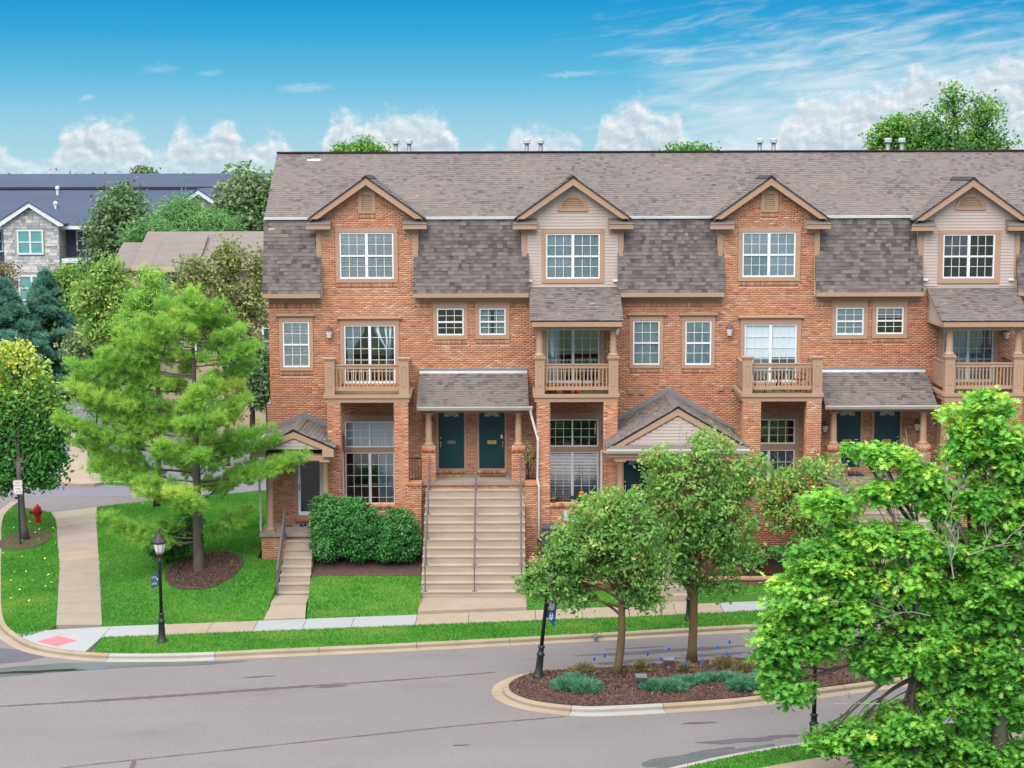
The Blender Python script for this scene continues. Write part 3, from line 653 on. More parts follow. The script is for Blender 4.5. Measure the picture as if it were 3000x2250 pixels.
# ---- body of the row
mb = MB(); wall_slab(mb, XL, XR, 0, 0.25, 0.2, 10.05, [(w['f']) for w in WIN] + [(d['x'][0] - .02, d['x'][1] + .02, d['z'][0] - .02, d['z'][1] + .02) for d in DOORS])
mb.box(XL, XL + .25, 0.25, 9.5, 0.2, 12.5); mb.box(XL, XR, 9.5, 9.7, 0.2, 10.0); mb.box(XR - .2, XR, .25, 9.5, .2, 12.4)
mb.box(XL - 0.13, XL, -0.0, 3.0, 0.2, 6.05)
WALL = mb.build('wall', 'mortar', BLD)
soldiers = []
for w in WIN[:15]:
    if w['kind'] in ('twin', 'sash') and w.get('d') != 'siding': o = w['o']; soldiers.append((o[0] + .02, o[1] - .02, o[2] - .20, o[2] - .004))
EAVES = [(-8.91, -7.0), (-3.6, 0.59), (3.9, 7.72), (11.11, 15.0), (18.5, 22.5)]
for a, b in EAVES:
    iv = [(a, b)]
    for h in HOLES:
        if h[3] > 9.75: iv = subtract(iv, h[0] - .01, h[1] + .01)
    for p, q in iv:
        if q - p > .1: soldiers.append((p, q, 9.56, 9.76))
brick_face(XL, 22.0, 1.2, 9.99, front(0), [h for h in HOLES], soldiers)
brick_face(0.0, 9.5, 6.06, 10.0, sideL(XL)); brick_face(0.0, 3.0, 0.4, 5.95, sideL(XL - 0.13)); brick_face(XL - .13, XL - .01, 1.2, 5.95, front(-0.001))
MB().prism([(0, 5.98), (3.0, 5.98), (3.0, 6.02), (0, 6.02)], 'x', XL - .15, XL).prism([(XL - .15, 6.02), (XL, 6.02), (XL, 6.16)], 'y', -0.02, 3.0).build('ledge', 'flashing', BLD)
# ---- eaves of the mansard
KY, KZ, EY, EZ = 0.38, 12.85, -0.42, 10.12           # knee and eave of the steep slope
MAN = [(-9.07, -6.97), (-3.58, 0.62), (3.88, 7.74), (11.10, 15.0), (18.45, 22.6)]
for a, b in MAN:
    mb = MB(); mb.box(a, b, EY - .02, EY + .03, 9.98, 10.13); mb.box(a, b, EY + .03, 0.0 - .02, 9.96, 9.985); mb.box(max(a, XL), b, -0.035, -0.012 - .002, 9.77, 9.958)
    mb.build('eave_board', 'trim', BLD)
# ---- shingled slopes
SHING, SH_SOLO = [], []
def slope(P0, u, v, width, length, expo, rows_iv, store, lift=0.014, wmin=.12, wmax=.24, sig=.16, tb=.46):
    P0, u, v = Vector(P0), Vector(u).normalized(), Vector(v).normalized(); n = u.cross(v)
    if n.z < 0 and abs(n.z) > .01: n = -n
    for k in range(int(math.ceil(length / expo))):
        s0, s1 = k * expo, min((k + 1) * expo, length)
        for a, b in rows_iv((s0 + s1) / 2, s0, s1):
            x = a - random.uniform(0, .1)
            while x < b:
                w_ = random.uniform(wmin, wmax); l, r = max(x, a), min(x + w_, b); x += w_
                if r - l < .01: continue
                lf = lift * random.choice((.55, 1.0, 1.0, 1.5))
                q = [P0 + u * l + v * (s0 - .004) + n * lf, P0 + u * r + v * (s0 - .004) + n * lf, P0 + u * r + v * s1 + n * .003, P0 + u * l + v * s1 + n * .003, P0 + u * l + v * (s0 - .004), P0 + u * r + v * (s0 - .004)]
                c = (l * .7 + s0 * .5)
                t = min(max(tb + .05 * math.sin(c * 1.7) + .04 * math.sin(l * .9 - s0 * 2) + random.gauss(0, sig), 0), 1)
                store.append((q, t))
def shingle_mesh(items):
    mb = MB()
    for q, t in items:
        n = mb.pts(q); mb.f += [(n, n + 1, n + 2, n + 3), (n + 4, n + 5, n + 1, n)]; mb.t += [t, t * .8]
    return mb
mv = Vector((0, KY - EY, KZ - EZ)); ml = mv.length
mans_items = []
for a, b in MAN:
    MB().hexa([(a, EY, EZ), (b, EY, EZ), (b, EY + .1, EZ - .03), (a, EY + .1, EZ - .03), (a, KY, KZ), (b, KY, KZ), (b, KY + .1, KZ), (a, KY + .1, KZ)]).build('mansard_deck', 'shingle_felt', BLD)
    slope((a, EY, EZ), (1, 0, 0), mv, b - a, ml, .142, lambda m, s0, s1, w_=b - a: [(-.01, w_ + .01)], mans_items, tb=.30)  # low tint base: shade of the steep slope painted into its shingles
rY, rZ = 4.25, 15.27
mb = MB(); mb.hexa([(-9.05, KY - .06, KZ - .04), (XR, KY - .06, KZ - .04), (XR, KY, KZ - .12), (-9.05, KY, KZ - .12), (-9.05, rY, rZ), (XR, rY, rZ), (XR, rY, rZ - .1), (-9.05, rY, rZ - .1)])
mb.hexa([(-9.05, rY, rZ - .1), (XR, rY, rZ - .1), (XR, 9.8, 11.7), (-9.05, 9.8, 11.7), (-9.05, rY, rZ), (XR, rY, rZ), (XR, 9.8, 11.8), (-9.05, 9.8, 11.8)])
mb.poly([(-9.04, KY, 10.1), (-9.04, KY, KZ - .05), (-9.04, rY, rZ - .05), (-9.04, 9.7, 11.75), (-9.04, 9.7, 10.1)][::-1])
MB_ROOF = mb.build('roof_deck', 'shingle_felt', BLD)
sv = Vector((0, rY - KY, rZ - KZ)); roof_items = []
slope((-9.07, KY - .07, KZ - .02), (1, 0, 0), sv, XR + 9, sv.length + .06, .143, lambda m, s0, s1: [(0, XR + 9.05)], roof_items, lift=.010, wmin=.12, wmax=.22, sig=.12)
MB().box(-9.09, XR, rY - .16, rY + .16, rZ + .005, rZ + .05).build('ridge_cap', 'roof_edge', BLD)
for a, b in ((-9.07, -7.3), (-3.25, 0.2), (4.25, 7.38), (11.4, 14.7)):
    MB().hexa([(a, KY - .10, KZ - .05), (b, KY - .10, KZ - .05), (b, KY - .05, KZ - .05), (a, KY - .05, KZ - .05), (a, KY - .10, KZ + .035), (b, KY - .10, KZ + .035), (b, KY - .05, KZ + .045), (a, KY - .05, KZ + .045)]).build('flashing', 'flashing', BLD)
p0 = Vector((-7.85, KY, KZ)) + sv.normalized() * 3.95; pn = Vector((1, 0, 0)).cross(sv.normalized())
MB().hexa([tuple(p0 + Vector((dx, 0, 0)) + sv.normalized() * dv + pn * dn) for dn in (.01, .03) for dx, dv in ((0, 0), (.5, 0), (.5, .13), (0, .13))]).build('roof_vent', 'flashing', BLD)
# ---- dormers
def dormer(cx, w, apex=14.30, kind='brick'):
    k = 0.712; hw = 1.85
    zrake = lambda dx: apex - .06 - abs(dx) * k
    Yf = -0.36
    # front wall of the dormer above the eaves
    mb = MB(); f = w['f']; base = 9.99 if kind == 'brick' else 10.2
    wall_slab(mb, cx - hw + .02, cx + hw - .02, 0, .2, 10.05, 12.6, [f])
    mb.prism([(cx - hw + .02, 12.6), (cx + hw - .02, 12.6), (cx + hw - .02, zrake(hw) - .08), (cx, zrake(0) - .08), (cx - hw + .02, zrake(hw) - .08)], 'y', 0, .2)
    for s_ in (-1, 1): x = cx + s_ * (hw - .02); mb.box(min(x, x - s_ * .15), max(x, x - s_ * .15), .2, 1.6, 10.4, 12.75)
    mb.build('dormer_wall', 'mortar' if kind == 'brick' else 'siding', BLD)
    hw_f = lambda z: (cx, (1.66 if z < 12.42 else 1.30) if z < 12.8 else max(0, (apex - .12 - z) / k - .05))
    o = w['o']
    if kind == 'brick':
        vent = (cx - .33, cx + .33, 13.02, 13.85)
        brick_face(cx - 1.66, cx + 1.66, 10.0, apex, front(0), [o, vent], [(o[0] + .02, o[1] - .02, o[2] - .20, o[2] - .004), (cx - .31, cx + .31, 12.82, 13.01)], hw_f)
        mv_ = MB(); x0, x1, z0, z1 = cx - .32, cx + .32, 13.03, 13.82
        mv_.box(x0, x0 + .14, -.05, .02, z0, z1).box(x1 - .14, x1, -.05, .02, z0, z1).box(x0 + .14, x1 - .14, -.05, .02, z0, z0 + .11).box(x0 + .14, x1 - .14, -.05, .02, z1 - .12, z1).prism([(x0, z1), (x1, z1), (cx, apex - .18)], 'y', -.045, .02)
        vo = mv_.build('gable_vent', 'trim', BLD)
        for i in range(8):
            z = z0 + .13 + i * .068; MB().hexa([(x0 + .14, -.03, z), (x1 - .14, -.03, z), (x1 - .14, .01, z + .055), (x0 + .14, .01, z + .055), (x0 + .14, -.03, z + .012), (x1 - .14, -.03, z + .012), (x1 - .14, .01, z + .067), (x0 + .14, .01, z + .067)]).build('louver', 'trim', vo)
    else:
        z = 10.32; row = 0
        while z < apex - .2:
            z1_ = z + .112
            c_, h_ = hw_f(z1_); h_ = min(h_, 1.68 if z < 12.42 else 1.30)
            if h_ > .05:
                iv = [(cx - h_, cx + h_)]
                if o[2] - .05 < z + .056 < o[3] + .02: iv = subtract(iv, o[0], o[1])
                if 13.08 < z + .056 < 13.62: rr = math.sqrt(max(0, 1 - ((z + .056 - 13.08) / .56) ** 2)) * .54; iv = subtract(iv, cx - rr, cx + rr)
                for p, q in iv:
                    if q - p > .03: MB().prism([(-.022, z), (0.0, z), (0.0, z1_), (-.006, z1_)], 'x', p, q).build('siding_board', 'siding', BLD)
            z += .112
        n = 14; ring_o = [(cx + .55 * math.cos(math.pi * i / n), 13.1 + .57 * math.sin(math.pi * i / n)) for i in range(n + 1)]; ring_i = [(cx + .42 * math.cos(math.pi * i / n), 13.18 + .40 * math.sin(math.pi * i / n)) for i in range(n + 1)]
        mv_ = MB()
        for i in range(n): mv_.prism([ring_o[i], ring_o[i + 1], ring_i[i + 1], ring_i[i]], 'y', -.06, .01)
        mv_.box(cx - .55, cx + .55, -.065, .01, 13.09, 13.18); vo = mv_.build('gable_vent', 'trim', BLD)
        for i in range(6):
            zz = 13.185 + i * .066; rr = math.sqrt(max(.01, 1 - ((zz + .03 - 13.18) / .40) ** 2)) * .42
            MB().hexa([(cx - rr, -.045, zz), (cx + rr, -.045, zz), (cx + rr, 0, zz + .05), (cx - rr, 0, zz + .05), (cx - rr, -.045, zz + .014), (cx + rr, -.045, zz + .014), (cx + rr, 0, zz + .064), (cx - rr, 0, zz + .064)]).build('louver', 'trim', vo)
    # corner boards
    for s_ in (-1, 1):
        xa, xb = sorted((cx + s_ * hw, cx + s_ * (hw - .17))); MB().box(xa, xb, -.035, .02, 10.62, 12.42).build('corner_board', 'trim', BLD)
        xa, xb = sorted((cx + s_ * hw, cx + s_ * 1.31)); MB().box(xa, xb, -.042, .02, 12.27, 12.46).build('frieze_board', 'trim', BLD)
        # sloping cheek trim at the side of the dormer
        xs_ = cx + s_ * hw; MB().prism([(.02, 10.6), (.16, 10.6), (.75, 12.5), (.02, 12.5)], 'x', min(xs_, xs_ + s_ * .02), max(xs_, xs_ + s_ * .02)).build('cheek', 'siding', BLD)
    # rake boards
    L = 2.07
    for s_ in (-1, 1):
        top = [(cx, apex), (cx + s_ * L, apex - L * k), (cx + s_ * (L - .30), apex - L * k - .01), (cx, apex - .26)]
        MB().prism(top if s_ < 0 else top[::-1], 'y', Yf, Yf + .04).build('rake_board', 'trim', BLD)
        so = [(cx, apex - .05), (cx + s_ * (L - .02), apex - .05 - L * k), (cx + s_ * (L - .02), apex - .09 - L * k), (cx, apex - .09)]
        MB().prism(so if s_ < 0 else so[::-1], 'y', Yf + .041, -.005).build('soffit', 'trim', BLD)
        ra = [(cx, apex + .005), (cx + s_ * (L + .05), apex + .005 - (L + .05) * k), (cx + s_ * (L + .05), apex + .05 - (L + .05) * k), (cx, apex + .055)]
        MB().prism(ra if s_ < 0 else ra[::-1], 'y', Yf - .03, 3.0).build('dormer_roof', 'roof_edge', BLD)
        vdir = Vector((-s_ * 1, 0, k)); st = Vector((cx + s_ * (L + .05), Yf - .03, apex + .05 - (L + .05) * k)); udir = (0, 1, 0)
        its = []; slope(st, udir, vdir, 3, math.hypot(L + .05, (L + .05) * k), .142, lambda m, s0, s1: [(0, 3.0)], its)
        fixed = [([q[i] if True else 0 for i in range(6)], t) for q, t in its]; roof_items.extend(fixed)
        # return at the foot of the gable
        xo, xi = cx + s_ * 2.19, cx + s_ * 1.31; a, b = sorted((xo, xi)); za = apex - 1.83
        MB().box(a, b, Yf - .02, Yf + .03, za - .02, za + .15).box(a + .02, b - .02, Yf + .03, -.005, za - .02, za + .0).build('return_board', 'trim', BLD)
        if True:
            mr = MB(); p = [(a - .03, Yf - .05, za + .155), (b + .01, Yf - .05, za + .155), (b, -.01, za + .36), (a + .22 if s_ < 0 else a, -.01, za + .36)]
            if s_ > 0: p = [(a - .01, Yf - .05, za + .155), (b + .03, Yf - .05, za + .155), (b - .22, -.01, za + .36), (a, -.01, za + .36)]
            mr.poly(p); mr.poly([p[0], p[1], (p[1][0], Yf + .02, za + .13), (p[0][0], Yf + .02, za + .13)][::-1]); mr.build('return_roof', 'shingle', BLD)
    MB().prism([(cx - .16, apex - .06), (cx, apex + .06), (cx + .16, apex - .06), (cx + .16, apex - .02), (cx, apex + .10), (cx - .16, apex - .02)], 'y', Yf - .05, 2.6).build('ridge_cap', 'roof_edge', BLD)
    if kind == 'siding':
        for s_ in (-1, 1): a, b = sorted((cx + s_ * 1.48, cx + s_ * 1.66)); MB().box(a, b, -.09, -.02, 10.52, 10.60).build('drip_cap', 'vinyl_white', BLD)
dormer(-5.27, WIN[0], 14.32, 'brick'); dormer(2.23, WIN[1], 14.30, 'siding'); dormer(9.40, WIN[2], 14.28, 'brick'); dormer(16.71, WIN[3], 14.20, 'siding')
# ---- flue pipes behind the ridge
for px in (855, 884, 1138, 1168, 1641, 1671, 1918, 1948):
    p = PY(px, 320, 5.0); m = MB(); m.lathe(p.x, 5.0, [(.085, 14.3), (.085, 15.62)], 12); o = m.build('flue_pipe', 'galvanised', BLD, True)
    MB().lathe(p.x, 5.0, [(.10, 15.60), (.14, 15.63), (.14, 15.76), (.12, 15.79)], 12).build('flue_cap', 'flashing', o)
# ---- windows
def wavy(x0, x1, z0, z1, y, amp=.03, n=40, pinch=None):
    mb = MB(); cols = []
    for i in range(n + 1):
        t = i / n; col_ = []
        for j in range(9):
            s = j / 8; a, b = x0, x1
            if pinch: a, b = pinch(s)
            x = a + (b - a) * t; col_.append((x, y + amp * math.sin(t * n * .9 + 1.3 * math.sin(t * 9)), z1 + (z0 - z1) * s))
        cols.append(mb.pts(col_))
    for c0_, c1_ in zip(cols, cols[1:]):
        for j in range(8): mb.f.append((c0_ + j, c1_ + j, c1_ + j + 1, c0_ + j + 1)); mb.t.append(.5)
    return mb
def window(w):
    x0, x1, z0, z1 = w['f']; o = w['o']; l, r, b, t = w['c']; kind = w['kind']; lo = kind == 'slider'
    Y0 = -.040; W_ = None
    F = .055 if not lo else .05; fy = -.018
    fr = MB(); xm = (x0 + x1) / 2
    fr.box(x0 + .006, x0 + F, fy, .05, z0 + .0045, z1 - .002).box(x1 - F, x1 - .006, fy, .05, z0 + .0045, z1 - .002).box(x0 + F, x1 - F, fy, .05, z1 - F, z1 - .002).box(x0 + F, x1 - F, fy, .05, z0 + .0045, z0 + F + (.04 if lo else 0))
    W_ = fr.build('window', 'vinyl_white', BLD)
    cas = []
    if l: cas.append(MB().box(o[0], x0 + .005, Y0, .03, o[2] if b else z0, z1))
    if r: cas.append(MB().box(x1 - .005, o[1], Y0, .03, o[2] if b else z0, z1))
    if t > .02: cas.append(MB().box(o[0] - .003, o[1] + .003, Y0 - .006, .03, z1 + .0005, o[3]))
    if b: cas.append(MB().box(x0 + .0055, x1 - .0055, Y0 - .004, .03, o[2] + .0, z0 + .004))
    if w.get('hood'): cas.append(MB().prism([(Y0 - .008, o[3] + .001), (Y0 - .10, o[3] + .07), (Y0 - .10, o[3] + .12), (.0, o[3] + .14), (.0, o[3] + .001)], 'x', o[0] - .09, o[1] + .09))
    for c_ in cas: c_.build('casing', 'trim', W_)
    zm = (z0 + z1) / 2 - .01; units = [(x0 + F, x1 - F)]
    if kind in ('twin', 'slider', 'fixed'): h = .05 if kind != 'fixed' else .03; MB().box(xm - h, xm + h, fy - .002, .05, z0 + F, z1 - F).build('mullion', 'vinyl_white', W_); units = [(x0 + F, xm - h), (xm + h, x1 - F)]
    if kind in ('twin', 'sash'):
        for a, c in units: MB().box(a, c, fy + .002, .05, zm - .03, zm + .03).build('meeting_rail', 'vinyl_white', W_)
    rows = {'twin': 4, 'sash': 4, 'slider': 5, 'fixed': 3}[kind]; m = MB()
    if kind == 'sash' and z1 - z0 > 1.3: rows = 4
    zb, zt = z0 + F, z1 - F
    for a, c in units:
        for i in (1, 2): x = a + (c - a) * i / 3; m.box(x - .009, x + .009, .012, .022, zb, zt)
        for j in range(1, rows):
            z = zb + (zt - zb) * j / rows
            if kind in ('twin', 'sash') and j == rows // 2: continue
            for i in range(3): xa = a + (c - a) * i / 3; xb = a + (c - a) * (i + 1) / 3; m.box(xa + .009, xb - .009, .012, .022, z - .009, z + .009)
    m.build('muntins', 'vinyl_white', W_)
    ins = w['inside']
    for i, (a, c) in enumerate(units):
        spans = [(zb, zm - .03), (zm + .03, zt)] if kind in ('twin', 'sash') else [(zb, zt)]
        for (p, q) in spans: tl = (q - p) * math.tan(R(random.uniform(.6, 1.6))); MB().poly([(a, .024, p), (c, .024, p), (c, .024 + tl, q), (a, .024 + tl, q)]).build('pane', 'glass_dim' if (lo and i == 1) else 'glass', W_)
    yb = .045
    def slats(za, zc, a, c, g=.05, wd=.03):
        mb_ = MB(); z = za
        while z < zc: mb_.hexa([(a, yb, z), (c, yb, z), (c, yb + .018, z + wd), (a, yb + .018, z + wd), (a, yb - .002, z + .003), (c, yb - .002, z + .003), (c, yb + .016, z + wd + .003), (a, yb + .016, z + wd + .003)]); z += g
        return mb_
    if ins in ('blind', 'blinddark'): slats(zb, zt, x0 + F, x1 - F, .055, .042 if ins == 'blind' else .026).build('blind', 'blind_white', W_)
    elif ins == 'halfblind': slats(zm + .1, zt, x0 + F, x1 - F, .055, .03).build('blind', 'blind_white', W_)
    elif ins == 'shade': MB().box(x0 + F, x1 - F, yb, yb + .01, zb, zt).build('shade', 'curtain_pale', W_)
    elif ins in ('sheer', 'curtain', 'vertical', 'lilac'):
        if ins in ('sheer', 'lilac'): spans = [(x0 + F, xm - .03), (xm + .01, x1 - F)] if ins == 'sheer' else [(xm - .2, x1 - F)]
        elif ins == 'curtain': spans = [(x0 + F, xm - .06), (xm + .05, x1 - F)]
        else: spans = [(x0 + F, x1 - F)]
        for a, c in spans: wavy(a, c, zb, zt, yb + .06, .02, int((c - a) * 26)).build('curtain', 'curtain_lilac' if ins == 'lilac' else 'curtain_pale', W_, True)
    elif ins == 'halfvertical': wavy(xm + .3, x1 - F, zb, zt, yb + .03, .02, 20).build('curtain', 'curtain_pale', W_, True)
    elif ins == 'darkcurtain': wavy(x0 + F, x0 + .5, zb, zt, yb + .03, .03, 14).build('curtain', 'curtain_pale', W_, True)
    elif ins == 'tied':
        for s_, cx_ in ((-1, units[0]), (1, units[1])):
            A0, B0 = cx_
            def pin(s, A0=A0, B0=B0, s_=s_):
                g = sm(0, .62, s) ** 1.2; tx = A0 + .17 if s_ < 0 else A0 + .62; wd = .11 if s < .8 else .13
                a, b_ = (A0, B0 - .12) if s_ < 0 else (A0 + .08, B0)
                return a + (tx - wd - a) * g, b_ + (tx + wd - b_) * g
            wavy(A0, B0, z0 + .62, zt, yb + .03, .025, 22, pin).build('curtain', 'curtain_pale', W_, True)
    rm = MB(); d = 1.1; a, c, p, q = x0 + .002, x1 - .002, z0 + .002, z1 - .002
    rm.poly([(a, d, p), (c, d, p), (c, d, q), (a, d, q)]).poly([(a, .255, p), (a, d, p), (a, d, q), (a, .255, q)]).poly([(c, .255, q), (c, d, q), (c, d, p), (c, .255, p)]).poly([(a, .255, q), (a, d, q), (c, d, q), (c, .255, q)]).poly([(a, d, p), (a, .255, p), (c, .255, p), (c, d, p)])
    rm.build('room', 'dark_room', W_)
for w in WIN: window(w)
# ---- entrance doors
def door(d, Y=0.0, storm=False, parent=None):
    (x0, x1), (z0, z1) = d['x'], d['z']; cas = MB()
    cas.box(x0 - .10, x0, Y - .035, Y + .05, z0 - .2, z1).box(x1, x1 + .10, Y - .035, Y + .05, z0 - .2, z1).box(x0 - .10, x1 + .10, Y - .037, Y + .05, z1 + .0005, z1 + .13).box(x0 + .0005, x1 - .0005, Y - .06, Y + .05, z0 - .06, z0 - .002)
    D = cas.build('door', 'trim', BLD)
    MB().box(x0 + .005, x1 - .005, Y + .02, Y + .065, z0, z1 - .005).build('leaf', 'door_dark' if storm else 'door_teal', D)
    w_ = x1 - x0; xm = (x0 + x1) / 2
    if storm:
        MB().box(x0 + .005, x0 + .10, Y - .01, Y + .019, z0, z1 - .006).box(x1 - .10, x1 - .005, Y - .01, Y + .019, z0, z1 - .006).box(x0 + .10, x1 - .10, Y - .01, Y + .019, z0, z0 + .13).box(x0 + .10, x1 - .10, Y - .01, Y + .019, z1 - .09, z1 - .006).build('storm_frame', 'vinyl_white', D)
        MB().box(x0 + .10, x1 - .10, Y + .0, Y + .012, z0 + .13, z1 - .09).build('pane', MATS['storm_glass'], D)
        MB().box(x0 + .03, x0 + .07, Y - .03, Y + .015, z0 + .92, z0 + 1.15).build('handle', 'brass_old', D)
        text(d['n'], .14, (xm + .02, Y - .004, z1 - .3), 'cream_plastic', D); return D
    for (a, b, p, q) in ((.14, .46, .22, .80), (.54, .86, .22, .80), (.14, .46, 1.0, 1.62), (.54, .86, 1.0, 1.62)):
        MB().box(x0 + w_ * a, x0 + w_ * b, Y + .008, Y + .021, z0 + p, z0 + q).build('panel', 'door_teal', D)
    n = 10; cz = z1 - .31; rr = .28
    fan = MB()
    for i in range(5):
        a0, a1 = math.pi * i / 5 + .05, math.pi * (i + 1) / 5 - .05
        fan.prism([(xm + .09 * math.cos(a0), cz + .05 * math.sin(a0)), (xm + rr * math.cos(a0), cz + rr * math.sin(a0)), (xm + rr * math.cos((a0 + a1) / 2), cz + rr * math.sin((a0 + a1) / 2)), (xm + rr * math.cos(a1), cz + rr * math.sin(a1)), (xm + .09 * math.cos(a1), cz + .05 * math.sin(a1))][::-1], 'y', Y + .012, Y + .019)
    fan.build('fanlight', 'fan_glass', D)
    pl = MB(); pts = [(xm + sx * (.135) + .03 * math.cos(a), z0 + .98 + sz * .035 + .03 * math.sin(a)) for sx, sz, a0 in ((1, 1, 0), (-1, 1, 90), (-1, -1, 180), (1, -1, 270)) for a in (R(a0), R(a0 + 45), R(a0 + 90))]
    pl.prism(pts[::-1], 'y', Y - .005, Y + .012); plate = pl.build('number_plate', d['plate'], D)
    text(d['n'], .115, (xm, Y - .008, z0 + .985), 'iron_black' if d['plate'] == 'brass' else 'steel', plate)
    hx = x0 + .07 if d['hinge'] == 'l' else x1 - .07
    m = MB()
    for zz, rr2 in ((z0 + 1.14, .032), (z0 + .98, .034)): m.tube([(hx, Y + .02, zz), (hx, Y - .03, zz)], rr2, 10)
    m.tube([(hx, Y - .04, z0 + .96), (hx, Y - .07, z0 + .85), (hx, Y - .03, z0 + .72)], .013, 6); m.build('handle', 'brass' if d['plate'] == 'brass' else 'steel', D, True)
    return D
pm('fan_glass', (0.26, 0.36, 0.37), rough=0.15, spec=0.5)
glassmat('storm_glass', 0.03, (0.42, 0.52, 0.55))
for d in DOORS:
    D = door(d); x0, x1 = d['x']
    brick_face(x0 - .1, x1 + .1, 3.36, 3.39, front(-.03)); so = []
    for i in range(int((x1 - x0 + .2) / .078)): BRICKS.append((x0 - .1 + i * .078, x0 - .1 + i * .078 + .068, -.10, .02, 3.41, 3.535, tint_at(i, 3)))
# ---- balconies
def column(mb_list, x, y, z0, z1, r, parent, mat='trim'):
    m = MB(); m.box(x - r * 1.5, x + r * 1.5, y - r * 1.5, y + r * 1.5, z0, z0 + .05).lathe(x, y, [(r * 1.42, z0 + .05), (r * 1.5, z0 + .075), (r * 1.4, z0 + .1), (r * 1.12, z0 + .12), (r, z0 + .17), (r * .98, (z0 + z1) / 2), (r * .86, z1 - .14), (r * .98, z1 - .13), (r * .98, z1 - .11), (r * .88, z1 - .1), (r * .92, z1 - .07), (r * 1.3, z1 - .05)], 18)
    m.box(x - r * 1.42, x + r * 1.42, y - r * 1.42, y + r * 1.42, z1 - .05, z1)
    o = m.build('column', mat, parent)
    for p in o.data.polygons: p.use_smooth = len(p.vertices) == 4 and abs(p.normal.z) < .9 and p.area < .2 and p.index > 5
    return o
def balcony(x0, x1, roofed=False):
    Yf = -2.2; Bz = MB()
    Bz.box(x0, x1, Yf, Yf + .05, 6.37, 6.53).box(x0 - .03, x1 + .03, Yf - .05, Yf + .05, 6.5305, 6.65)
    for s_ in (0, 1):
        xa, xb = (x0 - .02, x0 + .05) if s_ == 0 else (x1 - .05, x1 + .02)
        Bz.box(xa, xb, Yf + .051, -.02, 6.37, 6.53); Bz.box(xa - (.05 if s_ == 0 else 0), xb + (.05 if s_ else 0), Yf + .051, -.02, 6.5305, 6.65)
    B = Bz.build('balcony', 'trim', BLD)
    n = 14; 
    for i in range(n):                                # deck planks
        a = Yf + .06 + (abs(Yf) - .1) * i / n; MB().box(x0 + .051, x1 - .051, a, a + (abs(Yf) - .1) / n - .008, 6.56, 6.60).build('deck_plank', 'deck_wood', B)
    MB().box(x0 + .051, x1 - .051, Yf + .06, -.02, 6.40, 6.44).build('soffit', 'trim', B)
    for xa in (x0, x1 - .34):
        top = 7.86; m = MB(); m.box(xa, xa + .34, Yf + .01, Yf + .35, 6.651, top)
        for e, zz in ((.012, top), (.03, top + .035), (.05, top + .07)): m.box(xa - e, xa + .34 + e, Yf + .01 - e, Yf + .35 + e, zz + .0005, zz + .035)
        po = m.build('post', 'trim', B)
        f = MB()
        for (a, b, p, q) in ((.09, .25, 6.93, 6.95), (.09, .25, 7.64, 7.66), (.09, .11, 6.95, 7.64), (.23, .25, 6.95, 7.64)): f.box(xa + a, xa + b, Yf - .004, Yf + .012, p, q)
        f.build('panel_moulding', 'trim', po)
        if roofed: column(None, xa + .17, Yf + .18, 7.968, 9.06, .125, B)
    a, b = x0 + .34, x1 - .34
    MB().box(a, b, Yf + .10, Yf + .24, 7.68, 7.72).box(a, b, Yf + .13, Yf + .21, 7.56, 7.68).build('rail', 'trim', B)
    MB().box(a, b, Yf + .13, Yf + .21, 6.78, 6.90).build('rail', 'trim', B)
    k = 17
    bm_ = MB().box(-.022, .022, -.022, .022, 0, .66).mesh('baluster')
    for i in range(k):
        o = link('baluster', bm_, 'trim', B); o.matrix_parent_inverse = W(B).inverted(); o.location = (a + (b - a) * (i + .5) / k, Yf + .17, 6.90)
    for xs_ in (x0 + .10, x1 - .10):                  # boarded sides
        MB().box(xs_ - .05, xs_ + .05, Yf + .36, -.02, 7.68, 7.72).box(xs_ - .04, xs_ + .04, Yf + .36, -.02, 6.78, 6.9).build('rail', 'trim', B)
        nb = 16
        for i in range(nb):
            ya = Yf + .38 + (abs(Yf) - .42) * i / nb; MB().box(xs_ - .018, xs_ + .018, ya, ya + (abs(Yf) - .42) / nb - .02, 6.9, 7.68).build('baluster', 'trim', B)
    return B
BAL = [balcony(-6.66, -3.68), balcony(.82, 3.78, True), balcony(8.22, 11.05), balcony(15.42, 18.2, True)]
def shed_roof(x0, x1, xt0, xt1, Ye, ze, Yw, zw, parent, expo=.142):
    d = MB(); d.hexa([(x0, Ye, ze - .05), (x1, Ye, ze - .05), (xt1, Yw, zw - .05), (xt0, Yw, zw - .05), (x0, Ye, ze), (x1, Ye, ze), (xt1, Yw, zw), (xt0, Yw, zw)]); o = d.build('porch_roof', 'shingle_felt', parent)
    v = Vector((0, Yw - Ye, zw - ze)); L = v.length; its = []
    slope((x0, Ye - .02, ze), (1, 0, 0), v, x1 - x0, L, expo, lambda m, s0, s1: [((xt0 - x0) * m / L - .015, (x1 - x0) + (xt1 - x1) * m / L + .015)], its)
    sh = shingle_mesh(its).build('shingles', 'shingle', o); sh['kind'] = 'stuff'; return o
